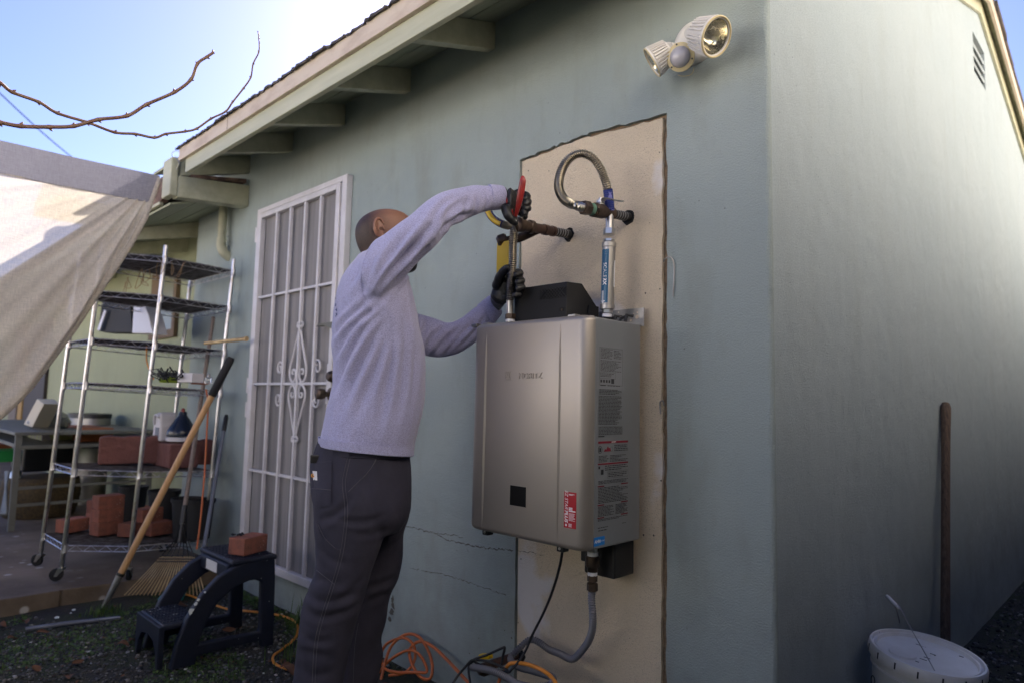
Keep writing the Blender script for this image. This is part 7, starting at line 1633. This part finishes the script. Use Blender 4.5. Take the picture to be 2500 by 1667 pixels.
# nose, brow, lips, chin
q.rings([ell(HC+up_*z+fw*f_, fw*a_, sdv*b2, 12) for z, f_, a_, b2 in ((-.038, .094, .020, .016), (-.030, .100, .022, .017), (-.018, .098, .018, .012), (.0, .092, .014, .009), (.014, .088, .010, .008))])
q.rings([ell(HC+up_*.026+fw*.088+sdv*s_, fw*.012, up_*.009, 10) for s_ in (-.045, -.025, 0, .025, .045)])
q.rings([ell(HC+up_*(-.066)+fw*(.093-abs(s_)*.3)+sdv*s_, fw*.009, up_*.006, 10) for s_ in (-.024, -.012, 0, .012, .024)])
q.rings([ell(HC+up_*(-.077)+fw*(.092-abs(s_)*.3)+sdv*s_, fw*.009, up_*.006, 10) for s_ in (-.020, -.010, 0, .010, .020)])
body = q.build("body", 'skin', man); remesh(body, .0048, 5)
# eye sockets pressed in
V = co(body); Nn = nrm(body)
for s_ in (-1, 1):
    c = np.array(HC+up_*.008+fw*.088+sdv*(s_*.032)); dd = np.linalg.norm(V-c, axis=1); V -= np.array(fw)[None]*(.008*np.exp(-(dd/.015)**2))[:, None]
setco(body, V)
for s_ in (-1, 1):
    c = HC+up_*.006+fw*.080+sdv*(s_*.032); q = MB(); q.lathe(c-fw*.0095, fw, [(0, .003), (.003, .009), (.008, .0115), (.0135, .0095), (.0165, .004), (.0172, .001)], 14); eb = q.build("eye", mat("eyeball", (.7, .68, .65), .2) if 'eyeb' not in M else M['eyeb'], man, smooth='auto')
    q = MB(); q.lathe(c+fw*.0072, fw, [(0, .0045), (.0006, .003), (.0008, .0005)], 12); q.build("iris", mat("iris", (.03, .015, .008), .2), eb, smooth='auto')
    q = MB(); q.tube([HC+up_*(.030+.003*math.sin(t*3))+fw*(.098-abs(t-.4)*.010)+sdv*(s_*(.014+.036*t)) for t in (0, .3, .6, 1)], [.0025, .0035, .003, .0015], 6); q.build("eyebrow", 'blackmatte', man, smooth='auto')
# ears
for s_ in (1, -1):
    ec = Pm(921, 571, 0) if True else None; ec = HC+(ec-HC).dot(fw)*fw+(ec-HC).dot(up_)*up_+sdv*(0) ; sg_ = 1 if sdv.dot(PR) > 0 else -1
    ec = ec+PR*(s_*.074); q = MB(); rim_ = []
    for k in range(15):
        a = R(-115+265*k/14); rr_ = 1.0
        rim_.append(ec+fw*(-.017*math.cos(a-R(0))*rr_*.95-.002)+up_*(.030*math.sin(a)*(1 if math.sin(a) > 0 else .92))+PR*(s_*(.006+.010*max(0, math.cos(a)))))
    q.tube(rim_, [.0035]*3+[.0042]*9+[.0038]*3, 8)
    q.rings([ell(ec+PR*(s_*o2)+fw*-.002, fw*a_, up_*b2, 16) for o2, a_, b2 in ((-.010, .012, .022), (.000, .0145, .026), (.004, .0150, .0265), (.0055, .010, .020))])
    q.tube([ec+fw*.008+up_*-.018+PR*(s_*.004), ec+fw*.004+up_*-.030+PR*(s_*.005)], [.005, .0058], 8)   # lobe
    q.tube([ec+fw*.011+up_*.006+PR*(s_*.006), ec+fw*.012+up_*-.006+PR*(s_*.007)], .0035, 6)
    q.tube([ec+fw*-.004+up_*.016+PR*(s_*.007), ec+fw*-.008+up_*.002+PR*(s_*.008), ec+fw*-.003+up_*-.012+PR*(s_*.007)], .0028, 6)
    eo = q.build("ear", 'skin', man, smooth='auto'); 
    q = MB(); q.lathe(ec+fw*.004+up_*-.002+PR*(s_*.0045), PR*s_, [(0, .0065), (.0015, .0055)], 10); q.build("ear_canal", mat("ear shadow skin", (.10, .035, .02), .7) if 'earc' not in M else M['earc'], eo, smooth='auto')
# buzzed hair, receding, and the short beard: thin shells grown from the skin itself
def shell_of(o, keep, off, name, m, dens):
    V = co(o); Nn = nrm(o); k = keep(V); ok = [p for p in o.data.polygons if all(k[i] for i in p.vertices)]
    used = sorted({i for p in ok for i in p.vertices}); mp = {i: j for j, i in enumerate(used)}
    q = MB(); q.add([tuple(V[i]+Nn[i]*off) for i in used], [tuple(mp[i] for i in p.vertices) for p in ok]); h = q.build(name, m, man, smooth=True, fix=False)
    dv = dens(V[used]); at_ = h.data.attributes.new("dens", 'FLOAT', 'POINT'); at_.data.foreach_set("value", dv); return h
hc, fa_, ua_, sa_ = np.array(HC), np.array(fw), np.array(up_), np.array(sdv)
def stub(name, base, dark):
    m = mat(name, base, .6, bump=(500, .4, .0008)); N, L, b = m_nodes(m); at_ = N.new("ShaderNodeAttribute"); at_.attribute_name = "dens"; n = N.new("ShaderNodeTexNoise"); n.inputs["Scale"].default_value = 900; n.inputs["Detail"].default_value = 2
    tc = N.new("ShaderNodeTexCoord"); L.new(tc.outputs["Object"], n.inputs["Vector"]); a1 = N.new("ShaderNodeMath"); a1.operation = 'ADD'; L.new(at_.outputs["Fac"], a1.inputs[0]); L.new(n.outputs[0], a1.inputs[1])
    mr = N.new("ShaderNodeMapRange"); L.new(a1.outputs[0], mr.inputs[0]); mr.inputs[1].default_value = .75; mr.inputs[2].default_value = 1.25
    mx = N.new("ShaderNodeMixRGB"); L.new(mr.outputs[0], mx.inputs[0]); mx.inputs[1].default_value = (*base, 1); mx.inputs[2].default_value = (*dark, 1); L.new(mx.outputs[0], b.inputs["Base Color"]); return m
def dens_h(V):
    d = V-hc; f, u = d@fa_, d@ua_; line = .030-.0*u
    return np.clip((.050-f)/.11, 0, 1)*np.clip((u+.085)/.05, 0, 1)*.72
shell_of(body, lambda V: (((V-hc)@ua_) > -.075) & (((V-hc)@fa_) < .065+.0*V[:, 0]) & (((V-hc)@fa_)-.55*((V-hc)@ua_) < .058) & (np.linalg.norm(V-hc, axis=1) < .15), .0007, "hair", stub("buzzed hair", (.25, .12, .075), (.022, .016, .016)), dens_h)
def dens_b(V): d = V-hc; f, u = d@fa_, d@ua_; return np.clip((f-.0)/.03, 0, 1)*np.clip((-.040-u)/.02, 0, 1)*.8
shell_of(body, lambda V: (((V-hc)@ua_) < -.040) & (((V-hc)@ua_) > -.122) & (((V-hc)@fa_) > -.005) & (np.linalg.norm(V-hc, axis=1) < .16), .0009, "beard", stub("short beard", (.28, .125, .075), (.012, .009, .009)), dens_b)

# ---- gloves
def chain(q, pts, rad, n=12):
    """rounded tapering finger through the joints"""
    P = spline(pts, 4); m_ = len(P); k = [i*(len(rad)-1)/(m_-1) for i in range(m_)]; rr_ = [rad[int(x)]*(1-(x-int(x)))+rad[min(int(x)+1, len(rad)-1)]*(x-int(x)) for x in k]
    d0 = (P[0]-P[1]).normalized(); d1 = (P[-1]-P[-2]).normalized(); P = [P[0]+d0*rr_[0]*.8]+P+[P[-1]+d1*rr_[-1]*.5, P[-1]+d1*rr_[-1]*.85]; rr_ = [rr_[0]*.45]+rr_+[rr_[-1]*.82, rr_[-1]*.35]
    q.tube(P, rr_, n)
# right hand: palm seen from behind, fist round two upright plier handles
PX, PYh = -1.505, -.285
def H(px, py, y): return A(px, py, y)
q = MB()
wr = Pm(1226, 484, .155); ctr = H(1244, 492, -.315)
q.rings(smooth_rings([ell(Pm(1218, 484, .16), (Pm(1216, 509, .16)-Pm(1219, 459, .16))/2*.82, PR*.028), ell(wr, (Pm(1224, 508, .155)-Pm(1229, 458, .155))/2*.85, PR*.028), ell(H(1240, 492, -.325), PU*.040, (PR*.026)), ell(H(1250, 496, -.305), PU*.043, PR*.026), ell(H(1260, 500, -.285), PU*.038, PR*.022)], 3))
HR = H
# four fingers wrap over the near handle: from the knuckles across to the right, curling back
for i, (k0, k1, k2, k3, r_) in enumerate((
    ((1246, 466, -.318), (1266, 470, -.302), (1282, 486, -.275), (1280, 502, -.255), .0125),
    ((1248, 480, -.320), (1268, 484, -.303), (1285, 498, -.272), (1281, 512, -.252), .0130),
    ((1248, 496, -.318), (1268, 500, -.300), (1284, 510, -.272), (1278, 524, -.254), .0125),
    ((1246, 512, -.312), (1262, 514, -.298), (1278, 520, -.278), (1288, 532, -.262), .0110))):
    P_ = [H(*k) for k in (k0, k1, k2, k3)]; P_[1] = P_[1]+Vector((0, .0, 0)); chain(q, [P_[0]+Vector((0, .03, 0)), P_[1]+Vector((-.006, .045, 0)), P_[2], P_[3]+Vector((-.004, -.006, 0))], [r_*1.08, r_, r_*.95, r_*.82])
# thumb comes off the side of the palm and points down to the pivot
chain(q, [H(1234, 508, -.335), H(1240, 526, -.335), H(1250, 538, -.322), H(1258, 545, -.308)], [.0165, .0150, .0130, .0105])
gr = q.build("glove", 'glove', man); remesh(gr, .0021, 3, .5); tag(gr, "black nitrile glove gripping the red pliers")
V = co(gr); Nn = nrm(gr); d_ = np.array([mnoise.noise(Vector(v)*70)*.0011 for v in V]); setco(gr, V+Nn*d_[:, None])
q = MB(); q.rings(smooth_rings([ell(Pm(px, 483, .156), PU*(.030+w), PR*(.028+w)) for px, w in ((1224, -.001), (1228, .001), (1231, .0025), (1232, .001))], 2)); q.build("glove_cuff", 'glove', man, smooth='auto')
# left hand: palm to the left behind the hose, thumb up the left side, fingers wrap behind to the right
q = MB(); hz = [(1251, 660), (1246, 700), (1246, 735)]
wl = Pm(1206, 748, -.088)
ya_ = wl.y
q.rings(smooth_rings([ell(Pm(1198, 755, -.09), (Pm(1186, 735, -.09)-Pm(1212, 776, -.09))/2*.80, PR*.026), ell(wl, (Pm(1195, 728, -.088)-Pm(1219, 768, -.088))/2*.82, PR*.027), ell(A(1217, 728, -.215), Vector((-.016, 0, .024)), Vector((.01, .024, 0))), ell(A(1226, 706, -.212), Vector((-.024, 0, .018)), Vector((.008, .026, 0))), ell(A(1234, 686, -.210), Vector((-.021, 0, .010)), Vector((.008, .024, 0)))], 3))
chain(q, [A(1212, 700, -.232), A(1220, 676, -.245), A(1232, 660, -.256), A(1240, 654, -.262)], [.0175, .0155, .0140, .0118])
for i, (z0_, z1_, zx) in enumerate(((672, 666, 1270), (690, 684, 1274), (708, 700, 1275), (724, 716, 1268))):
    yb2 = -.215
    chain(q, [A(1230, z0_+8, yb2), A(1243, z0_, yb2+.012), A(1262, z1_-2, yb2-.000), A(zx, z1_+2, -.240), A(zx-10, z1_+5, -.262)], [.0145, .0135, .0130, .0122, .0108])
gl_ = q.build("glove", 'glove', man); remesh(gl_, .0021, 3, .5); tag(gl_, "black nitrile glove closed around the straight hose")
V = co(gl_); Nn = nrm(gl_); d_ = np.array([mnoise.noise(Vector(v)*70)*.0011 for v in V]); setco(gl_, V+Nn*d_[:, None])
q = MB(); ax_ = (A(1217, 728, -.215)-wl).normalized(); u_ = ax_.cross(PR).normalized(); q.rings(smooth_rings([ell(wl+ax_*t, u_*(.029+w), PR*(.027+w)) for t, w in ((-.012, -.001), (-.006, .001), (-.001, .0025), (.001, .001))], 2)); q.build("glove_cuff", 'glove', man, smooth='auto')
# ---- pliers
pz = thing("pliers", "red handled pliers held upright in the gloved right hand at the left valve", "pliers", A(1258, 545, -.29))
def flat_bar(pts, w, t, m, name, parent):
    q = MB(); P = spline([A(*p) for p in pts], 4); m_ = len(P); k = [i*(len(w)-1)/(m_-1) for i in range(m_)]; ww = [w[int(x)]*(1-(x-int(x)))+w[min(int(x)+1, len(w)-1)]*(x-int(x)) for x in k]
    rs = []
    for i in range(m_):
        tg = (P[min(i+1, m_-1)]-P[max(i-1, 0)]).normalized(); s_ = tg.cross((CAM-P[i]).normalized()).normalized(); d = s_.cross(tg); rs.append(ell(P[i], s_*ww[i], d*t*min(1, ww[i]/w[1]+.3), 14, 2.4))
    q.rings(rs); return q.build(name, m, parent, smooth='auto')
flat_bar([(1276, 431, -.325), (1276, 445, -.325), (1272, 475, -.323), (1266, 505, -.318), (1260, 525, -.310)], [.0045, .0100, .0108, .0095, .0070, .0050], .0065, 'redgrip', pz, ) if False else None
flat_bar([(1276, 431, -.330), (1276, 445, -.330), (1271, 475, -.328), (1265, 505, -.322), (1259, 528, -.312)], [.0045, .0100, .0110, .0100, .0075, .0050], .0060, 'redgrip', "handle_grip", pz)
flat_bar([(1238, 478, -.330), (1242, 495, -.328), (1248, 515, -.322), (1254, 532, -.312)], [.0045, .0080, .0075, .0055, .0045], .0055, 'redgrip', "handle_grip", pz)
flat_bar([(1259, 524, -.312), (1258, 535, -.306), (1256, 550, -.298), (1258, 566, -.288)], [.0050, .0085, .0080, .0070, .0035], .0050, 'galv', "jaw", pz)
flat_bar([(1254, 528, -.312), (1257, 540, -.303), (1262, 552, -.296), (1264, 565, -.288)], [.0040, .0070, .0065, .0060, .0030], .0055, 'brass', "jaw", pz)
q = MB(); pv = A(1257, 540, -.314); q.lathe(pv, (CAM-pv).normalized(), [(0, .0055), (.005, .0055), (.0065, .004), (.007, .001)], 14); q.build("pivot", 'chromef', pz, smooth='auto')
# everything that sat at the origin as an Empty gets its children tagged by name; colour-only joined prints are stuff parts
for o in bpy.data.objects:
    if o.name.split('.')[0] in ('fine_print', 'lid_grime', 'paint_spatter', 'tread_pattern', 'sticker_lettering', 'label_lettering', 'sensor_screws', 'bracket_hole', 'cooling_fins', 'tear_notch', 'embossed_name', 'warning_bars', 'badge_lettering', 'wire_loom', 'hood_mesh', 'tape_print', 'back_print'): o['kind'] = 'stuff'
